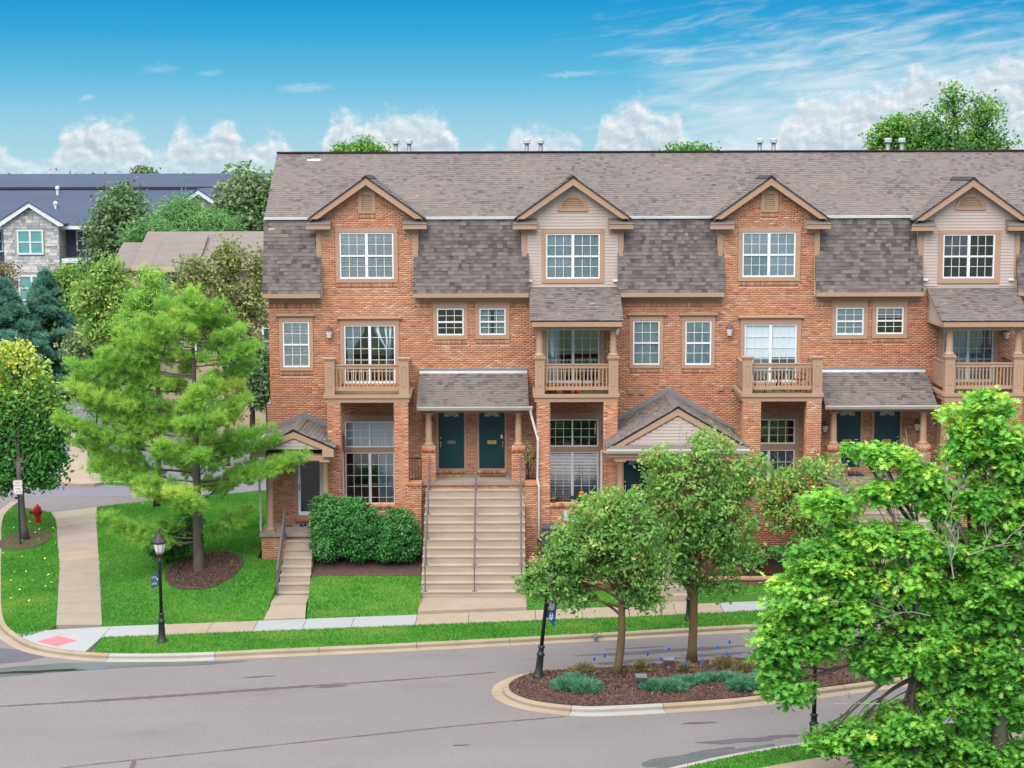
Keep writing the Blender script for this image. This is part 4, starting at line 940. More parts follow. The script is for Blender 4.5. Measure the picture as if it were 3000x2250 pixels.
def balcony_roof(B, x0, x1, zt, ze, sides=True):
    Ye = -2.42; o = shed_roof(x0, x1, x0, x1, Ye, ze, -.02, zt, BLD)
    MB().box(x0 + .02, x1 - .02, Ye + .0, Ye + .04, ze - .22, ze - .052).build('fascia', 'trim', o)
    MB().box(x0 + .18, x1 - .18, -2.2, -1.9, ze - .36, ze - .24).build('beam', 'trim', o)
    MB().box(x0 + .02, x1 - .02, Ye + .041, -.02, ze - .236, ze - .222).build('soffit', 'trim', o)
    for xa in (x0 + .08, x1 - .11):
        k = (zt - ze) / (-.02 - Ye); z = ze - .21
        while z < zt - .1:
            ys = Ye + .05 + max(0, (z + .1 - ze + .06)) / k
            if ys < -.06: MB().box(xa, xa + .03, ys, -.03, z, min(z + .112, zt)).build('siding_board', 'siding', o)
            z += .113
        xr = x0 if xa < (x0 + x1) / 2 else x1 - .04
        MB().prism([(Ye, ze - .22), (Ye, ze - .052), (-.02, zt - .052), (-.02, zt - .20)], 'x', xr - .001, xr + .041).build('rake_board', 'trim', o)
balcony_roof(BAL[1], .66, 3.93, 10.30, 9.30); balcony_roof(BAL[3], 15.20, 18.42, 10.24, 9.25)
# ---- brick pillars, patio walls, porch piers, stair cheeks
def brick_box(x0, x1, y0, y1, z0, z1, store=None, name='pillar', right=True, left=True, cap=None, parent=None):
    o = MB().box(x0, x1, y0, y1, z0, z1).build(name, 'mortar', parent or BLD); st = BRICKS if store is None else store
    zz = z1 - (cap or 0)
    brick_face(x0 - .011, x1 + .011, z0, zz, front(y0), store=st)
    if left: brick_face(y0 + .001, y1, z0, zz, sideL(x0))
    if right: brick_face(y0 + .001, y1, z0, zz, sideR(x1))
    if cap:
        n = max(1, round((x1 - x0) / .075)); w = (x1 - x0) / n
        for i in range(n): st.append((x0 + i * w + .004, x0 + (i + 1) * w - .004, y0 - .03, y0 + .06, zz, z1, tint_at(i, zz)))
    return o
for i, (a, b, c, d_) in enumerate(((-6.59, -6.13, -4.21, -3.73), (.89, 1.35, 3.28, 3.76), (8.26, 8.87, 10.52, 11.03), (15.44, 16.02, 17.66, 18.18))):
    for p, q in ((a, b), (c, d_)): brick_box(p, q, -2.19, -1.72, .5, 6.365, BRICK_SOLO if i < 2 else None)
    brick_box(b, c, -2.14, -1.95, .5, 2.70, name='patio_wall', left=False, right=False, cap=.19)
    MB().box(a, d_, -1.949, 0, 1.86, 1.95).build('patio_floor', 'concrete_grey', BLD)
# ---- twin-door porches with their shed roofs (2751 and 2745)
def porch(ox, rail=True):
    S_ = MB().box(-3.40 + ox, .74 + ox, -1.68, -.02, 3.27, 3.40).build('porch', 'concrete_grey', BLD)
    mb_ = MB().box(-3.36 + ox, .70 + ox, -1.62, -.03, .5, 3.268).build('foundation', 'mortar', S_); brick_face(-3.36 + ox, .70 + ox, 2.6, 3.265, front(-1.62))
    for xa in (-3.27, -.01):
        o = brick_box(xa + ox, xa + .49 + ox, -1.60, -1.12, 3.401, 4.66, name='pier', cap=.2, parent=S_)
        column(None, xa + .245 + ox, -1.36, 4.661, 5.90, .128, S_)
    MB().box(-3.25 + ox, .46 + ox, -1.50, -1.22, 5.901, 6.02).build('beam', 'trim', S_)
    MB().box(-3.40 + ox, .56 + ox, -1.72, -1.68, 5.98, 6.13).build('fascia', 'trim', S_)
    MB().box(-3.40 + ox, .56 + ox, -1.679, -.05, 6.0, 6.02).build('soffit', 'trim', S_)
    gu = MB(); gu.prism([(-1.73, 6.02), (-1.80, 6.02), (-1.86, 6.12), (-1.86, 6.17), (-1.84, 6.17), (-1.84, 6.13), (-1.74, 6.13), (-1.74, 6.165), (-1.73, 6.165)], 'x', -3.42 + ox, .74 + ox); gu.build('gutter', 'gutter', S_)
    o = shed_roof(-3.42 + ox, .58 + ox, -3.40 + ox, .56 + ox, -1.82, 6.18, -.06, 7.20, S_.parent)
    MB().box(-3.42 + ox, .57 + ox, -.06, -.013, 7.18, 7.34).build('flashing', 'flashing_grey', o); MB().hexa([(-3.41 + ox, -.16, 7.15), (.56 + ox, -.16, 7.15), (.56 + ox, -.061, 7.20), (-3.41 + ox, -.061, 7.20), (-3.41 + ox, -.16, 7.19), (.56 + ox, -.16, 7.19), (.56 + ox, -.061, 7.245), (-3.41 + ox, -.061, 7.245)]).build('flashing', 'flashing', o)
    for s_, (xa, xb) in enumerate(((-3.72, -3.30), (.50, .86))):
        f = MB(); f.box(xa + ox, xb + ox, -1.66, -1.63, 4.24, 4.28).box(xa + ox, xb + ox, -1.66, -1.63, 3.48, 3.51)
        for i in range(5): x = xa + (xb - xa) * i / 4 + ox; f.box(x - .008, x + .008, -1.655, -1.635, 3.40, 4.24)
        f.build('iron_railing', 'iron_black', S_)
    brick_box(-3.76 + ox, -3.27 + ox, -2.28, -1.69, .5, 3.42, name='stair_cheek', cap=.07, parent=S_); brick_box(.46 + ox, .885 + ox, -2.30, -1.69, .5, 3.42, name='stair_cheek', cap=.07, parent=S_)
    for x0_, x1_ in ((-3.78, -3.25), (.44, .90)): MB().box(x0_ + ox, x1_ + ox, -2.32, -1.68, 3.421, 3.47).build('coping', 'brick', S_)
    return S_
PORCH51 = porch(0); PORCH45 = porch(14.66)
def stairs(ox, label):
    T = thing('entrance_stairs', label, 'stairs', (-1.3 + ox, -7.05, 0), 'wide concrete entrance stairs')
    KM = 13 if ox == 0 else 10
    for k in range(KM):
        yn, z = -1.98 - .31 * k, 3.14 - .234 * k
        MB().box(-3.12 + ox, .44 + ox, yn, yn + .33, z - .30, z - .035).box(-3.13 + ox, .45 + ox, yn - .02, yn + .335, z - .0345, z).build('step', 'concrete_stair', T)
    ye, zz_ = (-5.4, .05) if ox == 0 else (-4.6, .6)
    MB().hexa([(-3.11 + ox, ye, 0), (.43 + ox, ye, 0), (.43 + ox, -1.7, 0), (-3.11 + ox, -1.7, 0), (-3.11 + ox, ye, zz_), (.43 + ox, ye, zz_), (.43 + ox, -1.7, 2.75), (-3.11 + ox, -1.7, 2.75)]).build('stringer', 'concrete_stair', T)
    if ox == 0: sheet('landing', [(-3.13, swb(-3.13) + .012), (.47, swb(.47) + .012), (.47, -5.66), (-3.13, -5.66)], lambda x, y: .125, 'concrete_tan', 0, .2, T)
    for xr in (-2.98, -1.30, .30):
        x = xr + ox; r = MB(); ke = KM - 1; r.tube([(x, -1.72, 4.32), (x, -1.98, 4.10), (x, -1.9 - .31 * ke, 4.06 - .234 * ke), (x, -1.95 - .31 * ke, 3.95 - .234 * ke)], .032, 8); H = r.build('handrail', 'iron_rail', T)
        for k in range(0, KM, 3):
            yy, zz = -1.90 - .31 * k, 3.14 - .234 * k; p = MB(); p.tube([(x, yy, zz), (x, yy, zz + .92)], .02, 6).box(x - .08, x + .08, yy - .05, yy + .05, zz + .0005, zz + .018); p.build('post', 'iron_rail', H)
    return T
stairs(0, 'wide concrete stairs with three grey handrails up to the 2751 door'); stairs(14.66, 'wide concrete stairs up to the 2745 door, behind the big oak')
# ---- gabled porch of 2755
def gable_porch(cx, hw, apex, k, Yf, wall_y, boxed):
    ze = apex - hw * k; G = []
    root = MB()
    for s_ in (-1, 1):
        ra = [(cx, apex - .06), (cx + s_ * hw, ze - .06), (cx + s_ * hw, ze), (cx, apex)]
        root.prism(ra if s_ < 0 else ra[::-1], 'y', Yf, wall_y)
    o = root.build('porch_roof', 'roof_edge', BLD); its = []
    for s_ in (-1, 1):
        st = Vector((cx + s_ * (hw + .03), Yf - .03, ze - .01)); slope(st, (0, 1, 0), (-s_, 0, k), 3, math.hypot(hw + .03, (hw + .03) * k), .142, lambda m, s0, s1: [(0, wall_y - Yf + .02)], its, wmin=.2, wmax=.32)
        rb = [(cx, apex - .065), (cx + s_ * (hw - .02), ze - .065), (cx + s_ * (hw - .30), ze - .065 - .0), (cx, apex - .29)]
        if boxed: rb = [(cx, apex - .065), (cx + s_ * (hw - .02), ze - .065), (cx + s_ * (hw - .02), ze - .33), (cx + s_ * (hw - .42), ze - .33), (cx + s_ * (hw - .42), ze - .065 + .42 * k - .19), (cx, apex - .29)]
        MB().prism(rb if s_ < 0 else rb[::-1], 'y', Yf + .0, Yf + .05).build('rake_board', 'trim', o)
    sh = shingle_mesh(its).build('shingles', 'shingle', o); sh['kind'] = 'stuff'
    for i in range(int((wall_y - Yf) / .3)): ya = Yf - .04 + i * .3; MB().prism([(cx - .17, apex - .17 * k + .02), (cx, apex + .035), (cx + .17, apex - .17 * k + .02), (cx + .17, apex - .17 * k + .045), (cx, apex + .065), (cx - .17, apex - .17 * k + .045)], 'y', ya, ya + .32 if i % 2 else ya + .315).build('ridge_shingle', 'shingle', o)
    for s_ in (-1, 1):
        fl = [(cx, apex + .20), (cx + s_ * (hw + .02), ze + .13), (cx + s_ * (hw + .02), ze + .02), (cx, apex + .0)]
        if wall_y > -.1: MB().prism(fl if s_ < 0 else fl[::-1], 'y', wall_y - .05, wall_y - .01).build('flashing', 'flashing_grey', o)
    z = ze - (.02 if not boxed else -.03)
    z = ze - .06
    while z < apex - .35:
        h_ = (apex - .28 - (z + .11)) / k
        if boxed: h_ = min(h_, hw - .40)
        else: h_ = min(h_, hw - .35)
        if h_ > .06: MB().prism([(Yf + .055, z), (Yf + .09, z), (Yf + .09, z + .111), (Yf + .072, z + .111)], 'x', cx - h_, cx + h_).build('siding_board', 'siding', o)
        z += .112
    MB().prism([(cx - hw + .1, ze - .08), (cx + hw - .1, ze - .08), (cx, apex - .10)], 'y', Yf + .095, Yf + .12).build('gable_back', 'siding', o)
    return o
G55 = gable_porch(-7.69, 1.42, 5.53, .444, -3.15, -.0, True)
MB().box(-8.75, -6.5, -3.02, -2.80, 4.42, 4.60).box(-9.0, -6.4, -2.799, -.1, 4.60, 4.63).build('beam', 'trim', G55)
G49 = gable_porch(5.75, 2.44, 6.42, .584, -3.95, -.0, False)
m = MB(); m.poly([(3.28, -4.10, 4.97), (8.22, -4.10, 4.97), (8.0, -3.90, 5.10), (3.5, -3.90, 5.10)]); m.build('pent_roof', 'shingle', G49)
MB().prism([(-3.98, 4.80), (-4.08, 4.80), (-4.14, 4.90), (-4.14, 4.96), (-4.12, 4.965), (-3.98, 4.965)], 'x', 3.27, 8.23).build('gutter', 'gutter', G49)
MB().box(3.35, 8.15, -3.97, -3.70, 4.66, 4.799).box(3.55, 7.95, -3.90, -3.66, 4.54, 4.659).box(3.5, 8.0, -3.659, -.1, 4.60, 4.64).build('beam', 'trim', G49)
for x in (3.78, 5.75, 7.74): column(None, x, -3.78, 2.13, 4.54, .125, G49)
for x in (-8.60, -6.62): column(None, x, -2.95, 1.87, 4.42, .125, G55)
def vestibule(x0, x1, Y, z0, z1, doors, parent, storm=False):
    hs = [(d['x'][0] - .10, d['x'][1] + .10, d['z'][0] - .2, d['z'][1] + .13) for d in doors]
    mb_ = MB(); wall_slab(mb_, x0, x1, Y, Y + .2, z0 - 1.4, z1, [(d['x'][0] - .02, d['x'][1] + .02, d['z'][0] - .02, d['z'][1] + .01) for d in doors]); mb_.box(x0, x0 + .2, Y + .2, -.01, z0 - 1.4, z1); mb_.box(x1 - .2, x1, Y + .2, -.01, z0 - 1.4, z1)
    mb_.build('vestibule_wall', 'mortar', BLD); brick_face(x0, x1, z0 - 1.2, z1, front(Y), hs); brick_face(Y, -.02, z0 - 1.2, z1, sideL(x0))
    for d in doors: door(d, Y, storm); x0_, x1_ = d['x']; [BRICKS.append((x0_ - .1 + i * .076, x0_ - .1 + i * .076 + .068, Y - .09, Y + .02, z0 + .02, d['z'][0] - .065, .3 + random.random() * .3)) for i in range(int((x1_ - x0_ + .2) / .076))]
vestibule(-8.90, -6.60, -1.5, 1.87, 4.60, [dict(x=(-7.78, -6.88), z=(2.16, 4.22), n='2755', plate='brass', hinge='l')], G55, True)
vestibule(3.76, 7.76, -2.3, 2.13, 4.66, [dict(x=(3.98, 4.88), z=(2.36, 4.42), n='2749', plate='brass', hinge='l'), dict(x=(6.64, 7.54), z=(2.36, 4.42), n='2747', plate='brass', hinge='r')], G49)
S55 = MB().box(-8.95, -6.50, -3.28, -1.49, 1.74, 1.865).build('porch', 'concrete_grey', BLD)
MB().box(-8.88, -6.55, -3.18, -1.45, .3, 1.738).build('foundation', 'mortar', S55); brick_face(-8.88, -6.55, .3, 1.735, front(-3.18)); brick_face(-3.18, -1.5, .3, 1.735, sideL(-8.88))
S49 = MB().box(3.5, 8.0, -4.05, -2.31, 2.0, 2.125).build('porch', 'concrete_grey', BLD)
MB().box(3.55, 7.95, -3.98, -2.32, .3, 1.998).build('foundation', 'mortar', S49); brick_face(3.55, 7.95, .3, 1.995, front(-3.98))
T = thing('entrance_stairs', 'narrow flared concrete steps with one iron handrail up to the 2755 storm door', 'stairs', (-7.5, -7.2, 0))
for k in range(7):
    yn, z, fl = -3.56 - .31 * k, 1.63 - .232 * k, .018 * k
    MB().box(-7.96 - fl, -7.03 + fl * .5, yn, yn + .33, z - .34, z - .035).box(-7.97 - fl, -7.02 + fl * .5, yn - .02, yn + .335, z - .0345, z).build('step', 'concrete_stair', T)
MB().hexa([(-8.0, -5.5, -.1), (-7.0, -5.5, -.1), (-7.0, -3.2, -.1), (-8.0, -3.2, -.1), (-8.0, -5.5, .0), (-7.0, -5.5, .0), (-7.0, -3.2, 1.4), (-8.0, -3.2, 1.4)]).build('stringer', 'concrete_stair', T)
MB().box(-8.13, -6.94, -6.62, -5.40, -.1, .17).build('landing', 'concrete_tan', T); 
o = sheet('walk_slab', [(-8.13, swb(-8.13) + .012), (-6.80, swb(-6.80) + .012), (-6.92, -6.63), (-8.10, -6.63)], lambda x, y: .05 + .1 * sm(-8, -6.6, y), 'concrete_tan', 0, .2, T)
hr = MB(); hr.box(-8.06, -8.01, -3.35, -3.30, 1.6, 2.72); hr.hexa([(-8.06, -5.50, 1.02), (-8.0, -5.50, 1.02), (-8.0, -3.36, 2.62), (-8.06, -3.36, 2.62), (-8.06, -5.50, 1.09), (-8.0, -5.50, 1.09), (-8.0, -3.36, 2.70), (-8.06, -3.36, 2.70)]).hexa([(-8.05, -5.50, .42), (-8.01, -5.50, .42), (-8.01, -3.36, 1.92), (-8.05, -3.36, 1.92), (-8.05, -5.50, .46), (-8.01, -5.50, .46), (-8.01, -3.36, 1.96), (-8.05, -3.36, 1.96)]); hr.box(-8.06, -8.0, -5.55, -5.50, .02, 1.09)
H = hr.build('handrail', 'iron_rail', T)
for i in range(17): y = -5.45 + i * .125; z = .46 + (y + 5.5) * .70; MB().box(-8.04, -8.02, y - .008, y + .008, z, z + .60).build('baluster', 'iron_rail', H)
T = thing('entrance_stairs', 'plain concrete steps half hidden by the trees below the 2749 porch', 'stairs', (5.55, -6.0, 0))
for k in range(8): yn, z = -4.28 - .23 * k, 1.88 - .235 * k; MB().box(4.87, 6.23, yn, yn + .26, z - .3, z).build('step', 'concrete_stair', T)
MB().hexa([(4.88, -5.8, -.05), (6.22, -5.8, -.05), (6.22, -4.0, -.05), (4.88, -4.0, -.05), (4.88, -5.8, .0), (6.22, -5.8, .0), (6.22, -4.0, 1.6), (4.88, -4.0, 1.6)]).build('stringer', 'concrete_stair', T)
# ---- downspouts, lanterns, wall vents, house boxes
def pipe(name, pts, r, mat, parent): m = MB(); m.tube(pts, r, 8); return m.build(name, mat, parent)
for ox in (0, 14.66): pipe('downspout', [(.66 + ox, -1.78, 6.03), (.70 + ox, -1.80, 5.8), (.93 + ox, -2.25, 5.0), (.90 + ox, -2.26, 3.6), (.95 + ox, -2.36, 3.35), (.95 + ox, -2.36, 1.45), (1.15 + ox, -2.45, 1.35)], .045, 'gutter', BLD)
pipe('downspout', [(-4.30 - 1.83, -1.70, 4.5), (-6.10, -1.70, 2.0)], .04, 'gutter', BLD); pipe('downspout', [(3.30, -3.95, 4.82), (3.20, -2.24, 4.6), (3.20, -2.24, 2.2), (3.18, -2.24, .8)], .045, 'gutter', BLD)
pipe('downspout', [(-9.02, -3.05, 4.65), (-8.94, -3.04, 4.2), (-8.93, -3.04, 1.9)], .04, 'gutter', BLD); pipe('gutter', [(-9.14, -3.15, 4.88), (-9.14, -.05, 4.88)], .05, 'gutter', BLD)
def lantern(x, y, z, s=1.0):
    m = MB(); m.box(x - .05 * s, x + .05 * s, y + .08 * s, y + .16 * s, z - .05 * s, z + .1 * s).lathe(x, y, [(.02 * s, z + .26 * s), (.03 * s, z + .24 * s), (.03 * s, z + .2 * s), (.10 * s, z + .17 * s), (.135 * s, z + .07 * s), (.135 * s, z + .05 * s)][::-1], 8)
    o = m.build('wall_lantern', 'iron_rail', BLD); MB().lathe(x, y, [(.05 * s, z - .24 * s), (.08 * s, z - .2 * s)], 8).build('lamp_cup', 'iron_rail', o); MB().lathe(x, y, [(.075 * s, z - .2 * s), (.125 * s, z + .05 * s)], 8).build('lamp_glass', 'lamp_glass', o)
for px, py, Y in ((711, 718, -.18), (1576, 713, -.18), (1331, 712, -.2), (2174, 720, -.18)): p = PY(px, py, Y); lantern(p.x, Y, p.z)
for x, y, z in ((-3.05, -.2, 5.35), (14.95, -.2, 5.2), (11.55, -.2, 5.15)): lantern(x, y, z, .95)
for px, py in ((1362, 846), (1386, 847), (1558, 839), (1584, 838)):
    p = PY(px, py, -.02); m = MB().box(p.x - .09, p.x + .09, -.05, .0, p.z - .09, p.z + .09)
    for i in range(3): m.box(p.x - .085, p.x + .085, -.07, -.051, p.z - .075 + i * .055, p.z - .045 + i * .055)
    m.build('dryer_vent', 'trim', BLD)
for x, y, z in ((-2.98, -.03, 4.62), (-8.2, -1.53, 3.35), (14.75, -.03, 4.5)): MB().box(x - .06, x + .06, y, y + .03, z - .09, z + .09).box(x - .02, x + .02, y - .01, y - .0005, z - .03, z + .03).build('house_sign', 'cream_plastic', BLD)
MB().box(-0.42, -0.36, .0, .03, 4.72, 4.86).build('door_camera', 'vinyl_white', BLD)
for x, w_, h_ in ((1.86, .18, .34), (2.2, .19, .2)): MB().box(x, x + w_, -2.26, -2.15, 2.05, 2.05 + h_).box(x + .02, x + w_ - .02, -2.28, -2.2605, 2.08, 2.05 + h_ * .55).build('utility_box', 'flashing', BLD)
# ---- bricks and shingles gathered: the largest as single pieces, the rest as one part each
UNIT = []
for i in range(14):
    UNIT.append(MB().box(0, 1, 0, 1, 0, 1, t=(i + .5) / 14).mesh('brick'))
def solo_brick(b):
    x0, x1, y0, y1, z0, z1, t = b; o = link('brick', UNIT[min(13, int(t * 14))], 'brick', WALL); o.matrix_parent_inverse = W(WALL).inverted(); o.location = (x0, y0, z0); o.scale = (x1 - x0, y1 - y0, z1 - z0)
BRICK_SOLO.sort(key=lambda b: -(b[1] - b[0]) * (b[5] - b[4]))
vis = [b for b in BRICK_SOLO if b[4] > 2.2]; rest = [b for b in BRICK_SOLO if b[4] <= 2.2]
for b in vis[:300]: solo_brick(b)
rest += vis[300:]
def brick_stuff(items, parent):
    B = np.array(items); m = len(B); V = np.zeros((m, 8, 3))
    for i, (a, b, c) in enumerate(((0, 2, 4), (1, 2, 4), (1, 3, 4), (0, 3, 4), (0, 2, 5), (1, 2, 5), (1, 3, 5), (0, 3, 5))): V[:, i, 0] = B[:, a]; V[:, i, 1] = B[:, b]; V[:, i, 2] = B[:, c]
    V += RNG.normal(0, .0012, V.shape)
    q = np.array([(4, 5, 6, 7), (3, 2, 1, 0), (0, 1, 5, 4), (1, 2, 6, 5), (3, 0, 4, 7)]); F = (np.arange(m)[:, None, None] * 8 + q[None]).reshape(-1, 4)
    return npmesh('bricks', V.reshape(-1, 3), F, np.repeat(B[:, 6], 5), 'brick', parent, kind='stuff')
brick_stuff(BRICKS + rest, WALL)
US = []
for i in range(14):
    m = MB(); n = m.pts([(0, 0, 1), (1, 0, 1), (1, 1, .15), (0, 1, .15), (0, 0, 0), (1, 0, 0)]); m.f += [(0, 1, 2, 3), (4, 5, 1, 0)]; m.t += [(i + .5) / 14] * 2; US.append(m.mesh('shingle'))
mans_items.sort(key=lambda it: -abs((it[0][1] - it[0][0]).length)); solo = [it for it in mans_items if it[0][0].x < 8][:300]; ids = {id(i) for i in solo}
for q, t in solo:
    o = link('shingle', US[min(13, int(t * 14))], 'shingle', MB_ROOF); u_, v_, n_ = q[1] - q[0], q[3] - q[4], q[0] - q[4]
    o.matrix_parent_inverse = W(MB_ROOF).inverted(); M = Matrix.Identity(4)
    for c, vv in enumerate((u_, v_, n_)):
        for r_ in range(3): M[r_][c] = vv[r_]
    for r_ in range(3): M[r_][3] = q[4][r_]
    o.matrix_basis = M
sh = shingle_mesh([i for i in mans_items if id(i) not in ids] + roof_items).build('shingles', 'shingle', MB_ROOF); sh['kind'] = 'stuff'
# ---- retaining walls of the front beds
pm('block', A(120, 84, 72, 1.3), A(96, 66, 58, 1.3), 1.2, .8, .95, .3, 30, tint=[(0, A(92, 62, 56, 1.3)), (.6, A(132, 92, 76, 1.3)), (1, A(160, 118, 96, 1.3))])
pm('block_cap', A(196, 150, 122, 1.4), A(180, 132, 106, 1.4), 2, .8, .9, .2, 40)
def retaining(label, x0, x1, Yb, z0, z1, depth):
    T = thing('retaining_wall', label, 'wall', ((x0 + x1) / 2, Yb, z0)); rows = max(1, round((z1 - z0) / .19)); h = (z1 - z0) / rows
    MB().box(x0 + .01, x1 - .01, Yb + .05, Yb + depth, z0 - .2, z1 - .03).build('backfill', 'soil', T)
    for r_ in range(rows):
        x = x0 - (.2 if r_ % 2 else 0)
        while x < x1:
            l, r2 = max(x, x0), min(x + .42, x1); x += .43
            if r2 - l > .05: e = random.uniform(0, .015); MB().box(l, r2 - .01, Yb - e, Yb + .22, z0 + r_ * h, z0 + (r_ + 1) * h - .012, t=random.random()).build('block', 'block', T)
    x = x0
    while x < x1: r2 = min(x + .46, x1); MB().box(x, r2 - .008, Yb - .05, Yb + .28, z1 + .0, z1 + .07).build('cap_stone', 'block_cap', T); x += .46
    return T
retaining('low brown block retaining wall right of the wide stairs, lower tier', .62, 4.75, -5.7, 0.05, .62, 1.1)
retaining('brown block retaining wall right of the wide stairs, upper tier', .95, 4.75, -4.55, .55, 1.12, 2.2)
retaining('brown block retaining wall by the 2749 steps, lower tier', 6.35, 11.4, -5.3, 0.05, .62, 1.1)
retaining('brown block retaining wall by the 2749 steps, upper tier', 6.35, 11.4, -4.2, .55, 1.12, 1.9)
# ================================================================== street furniture
pm('lamp_black', (0.016, 0.018, 0.020), (0.03, 0.03, 0.032), 5, .6, .45, spec=.4)
pm('sign_teal', A(58, 104, 118), rough=.5); pm('sign_white', (0.70, 0.69, 0.70), rough=.5); pm('sign_red', A(186, 60, 62), rough=.5); pm('post_green', A(16, 58, 56, 1.2), rough=.5)
pm('banner_blue', A(38, 84, 140, 1.2), A(30, 70, 122, 1.2), 4, .7, .7); pm('hydrant_red', A(206, 54, 66, 1.3), A(180, 40, 54, 1.3), 6, .7, .5, stain=(4, .4, A(150, 50, 50, 1.3)))
pm('lamp_globe', (0.72, 0.68, 0.66), rough=.35)
LAMP = {}
def lamp(loc, label, lean=0.0, leany=0.0, group='black post lamps along the street'):
    T = thing('street_lamp', label, 'street lamp', loc, group); T.rotation_euler = (leany, lean, 0)
    if not LAMP:
        LAMP['base'] = MB().lathe(0, 0, [(.17, 0), (.17, .05), (.15, .07), (.14, .12), (.115, .16), (.095, .62), (.12, .66), (.12, .70), (.085, .73), (.075, .86), (.10, .89), (.10, .92), (.06, .95)], 14).mesh('base', True)
        LAMP['pole'] = MB().lathe(0, 0, [(.058, .94), (.048, 2.55), (.065, 2.57), (.065, 2.61), (.05, 2.63), (.05, 2.72)], 12).mesh('pole', True)
        LAMP['cup'] = MB().lathe(0, 0, [(.055, 2.70), (.10, 2.76), (.12, 2.81), (.115, 2.82)], 14).mesh('lamp_cup', True)
        LAMP['globe'] = MB().lathe(0, 0, [(.105, 2.815), (.15, 2.93), (.185, 3.08), (.20, 3.15)], 16).mesh('lamp_glass', True)
        c = MB()
        for k in range(8): a = 2 * math.pi * k / 8; c.tube([(r * math.cos(a), r * math.sin(a), z) for r, z in ((.115, 2.81), (.165, 2.94), (.20, 3.08), (.215, 3.16))], .007, 4)
        LAMP['cage'] = c.mesh('lamp_cage')
        LAMP['cap'] = MB().lathe(0, 0, [(.20, 3.15), (.232, 3.155), (.232, 3.215), (.205, 3.225), (.16, 3.31), (.125, 3.34), (.12, 3.36), (.06, 3.45), (.035, 3.48), (.04, 3.50), (.02, 3.52), (.03, 3.555), (.005, 3.59)], 16).mesh('lamp_cap', True)
    for nm, k, mt in (('base', 'base', 'lamp_black'), ('pole', 'pole', 'lamp_black'), ('lamp_cup', 'cup', 'lamp_black'), ('lamp_glass', 'globe', 'lamp_globe'), ('lamp_cap', 'cap', 'lamp_black')): 
        o = link(nm, LAMP[k], mt, T, True)
        if k == 'globe': link('lamp_cage', LAMP['cage'], 'lamp_black', o, True)
    return T
L1 = lamp((-10.93, -10.70, 0), 'black post lamp with a teal house number sign beside the tan sidewalk')
def lamp_sign(T):
    br = MB(); br.tube([(0, 0, 2.28), (-.30, -.02, 2.22)], .012, 6).tube([(-.30, -.02, 2.22), (-.33, -.02, 2.25)], .02, 6).tube([(-.05, 0, 2.26), (-.22, 0, 2.42), (-.02, 0, 2.48)], .007, 5); br.build('bracket', 'lamp_black', T, True, True)
    s = MB().hexa([(-.27, -.10, 1.74), (-.035, -.02, 1.79), (-.035, -.005, 1.79), (-.27, -.085, 1.74), (-.27, -.10, 2.17), (-.035, -.02, 2.22), (-.035, -.005, 2.22), (-.27, -.085, 2.17)]).build('number_sign', 'sign_teal', T, False, True)
    for tx, z in (('2731', 2.08), ('-', 1.98), ('2755', 1.88)):
        o = text(tx, .085, (0, 0, 0), 'sign_white', None); o.parent = s; o.location = (-.17, -.072, z); o.rotation_euler = (math.pi / 2, 0, math.atan2(.08, .235))
    MB().prism([(-.095, 1.98), (-.055, 2.02), (-.095, 2.06)], 'y', -.05, -.035).build('arrow', 'sign_white', s, False, True)
lamp_sign(L1)
L2 = lamp((0.73, -14.72, .06), 'leaning black post lamp with a blue banner on the mulch island', R(6.0))
bb = MB(); bb.tube([(0, 0, 2.70), (.34, 0, 2.70)], .011, 6); bo = bb.build('bracket', 'lamp_black', L2, True, True); MB().lathe(.36, 0, [(.005, 2.67), (.03, 2.69), (.03, 2.71), (.005, 2.73)], 8).build('finial', 'sign_red', L2, False, True)
bn = MB(); 
for i in range(6): a, b = i / 6, (i + 1) / 6; x = lambda t: .05 + .26 * t; w = lambda t: .03 * math.sin(t * 5); bn.poly([(x(a), w(a), 1.66 + .12 * (1 - a) - .16 * a), (x(b), w(b), 1.66 + .12 * (1 - b) - .16 * b), (x(b), w(b), 2.69), (x(a), w(a), 2.69)])
bno = bn.build('banner', 'banner_blue', L2, False, True)
for z0_, z1_, a, b in ((2.30, 2.66, .10, .27), (2.02, 2.24, .09, .26), (1.74, 1.90, .12, .25)):
    m = MB()
    for i in range(5): x = a + (b - a) * i / 5; m.box(x, x + .022, -.036, -.032, z0_ + .03 * math.sin(i * 2), z1_ - .04 * math.cos(i * 3))
    m.box(a, b, -.036, -.0325, (z0_ + z1_) / 2 - .012, (z0_ + z1_) / 2 + .012); o = m.build('banner_print', 'sign_white', bno, False, True); o['kind'] = 'stuff'
p = PZ(1757, 1619, 0); lamp((p.x, p.y, 0), 'black post lamp on the grass verge under the oak')
p = PZ(1489, 1340, 0); lamp((p.x, p.y, 0.02), 'black post lamp on the verge hidden behind the pear trunk')
p = PZ(211, 962, .42); lamp((p.x, p.y, .42), 'black post lamp by the curved beige path behind the pine')
p = PZ(578, 955, .30); lamp((p.x, p.y, .30), 'black post lamp in the parking lot behind the pine crown')
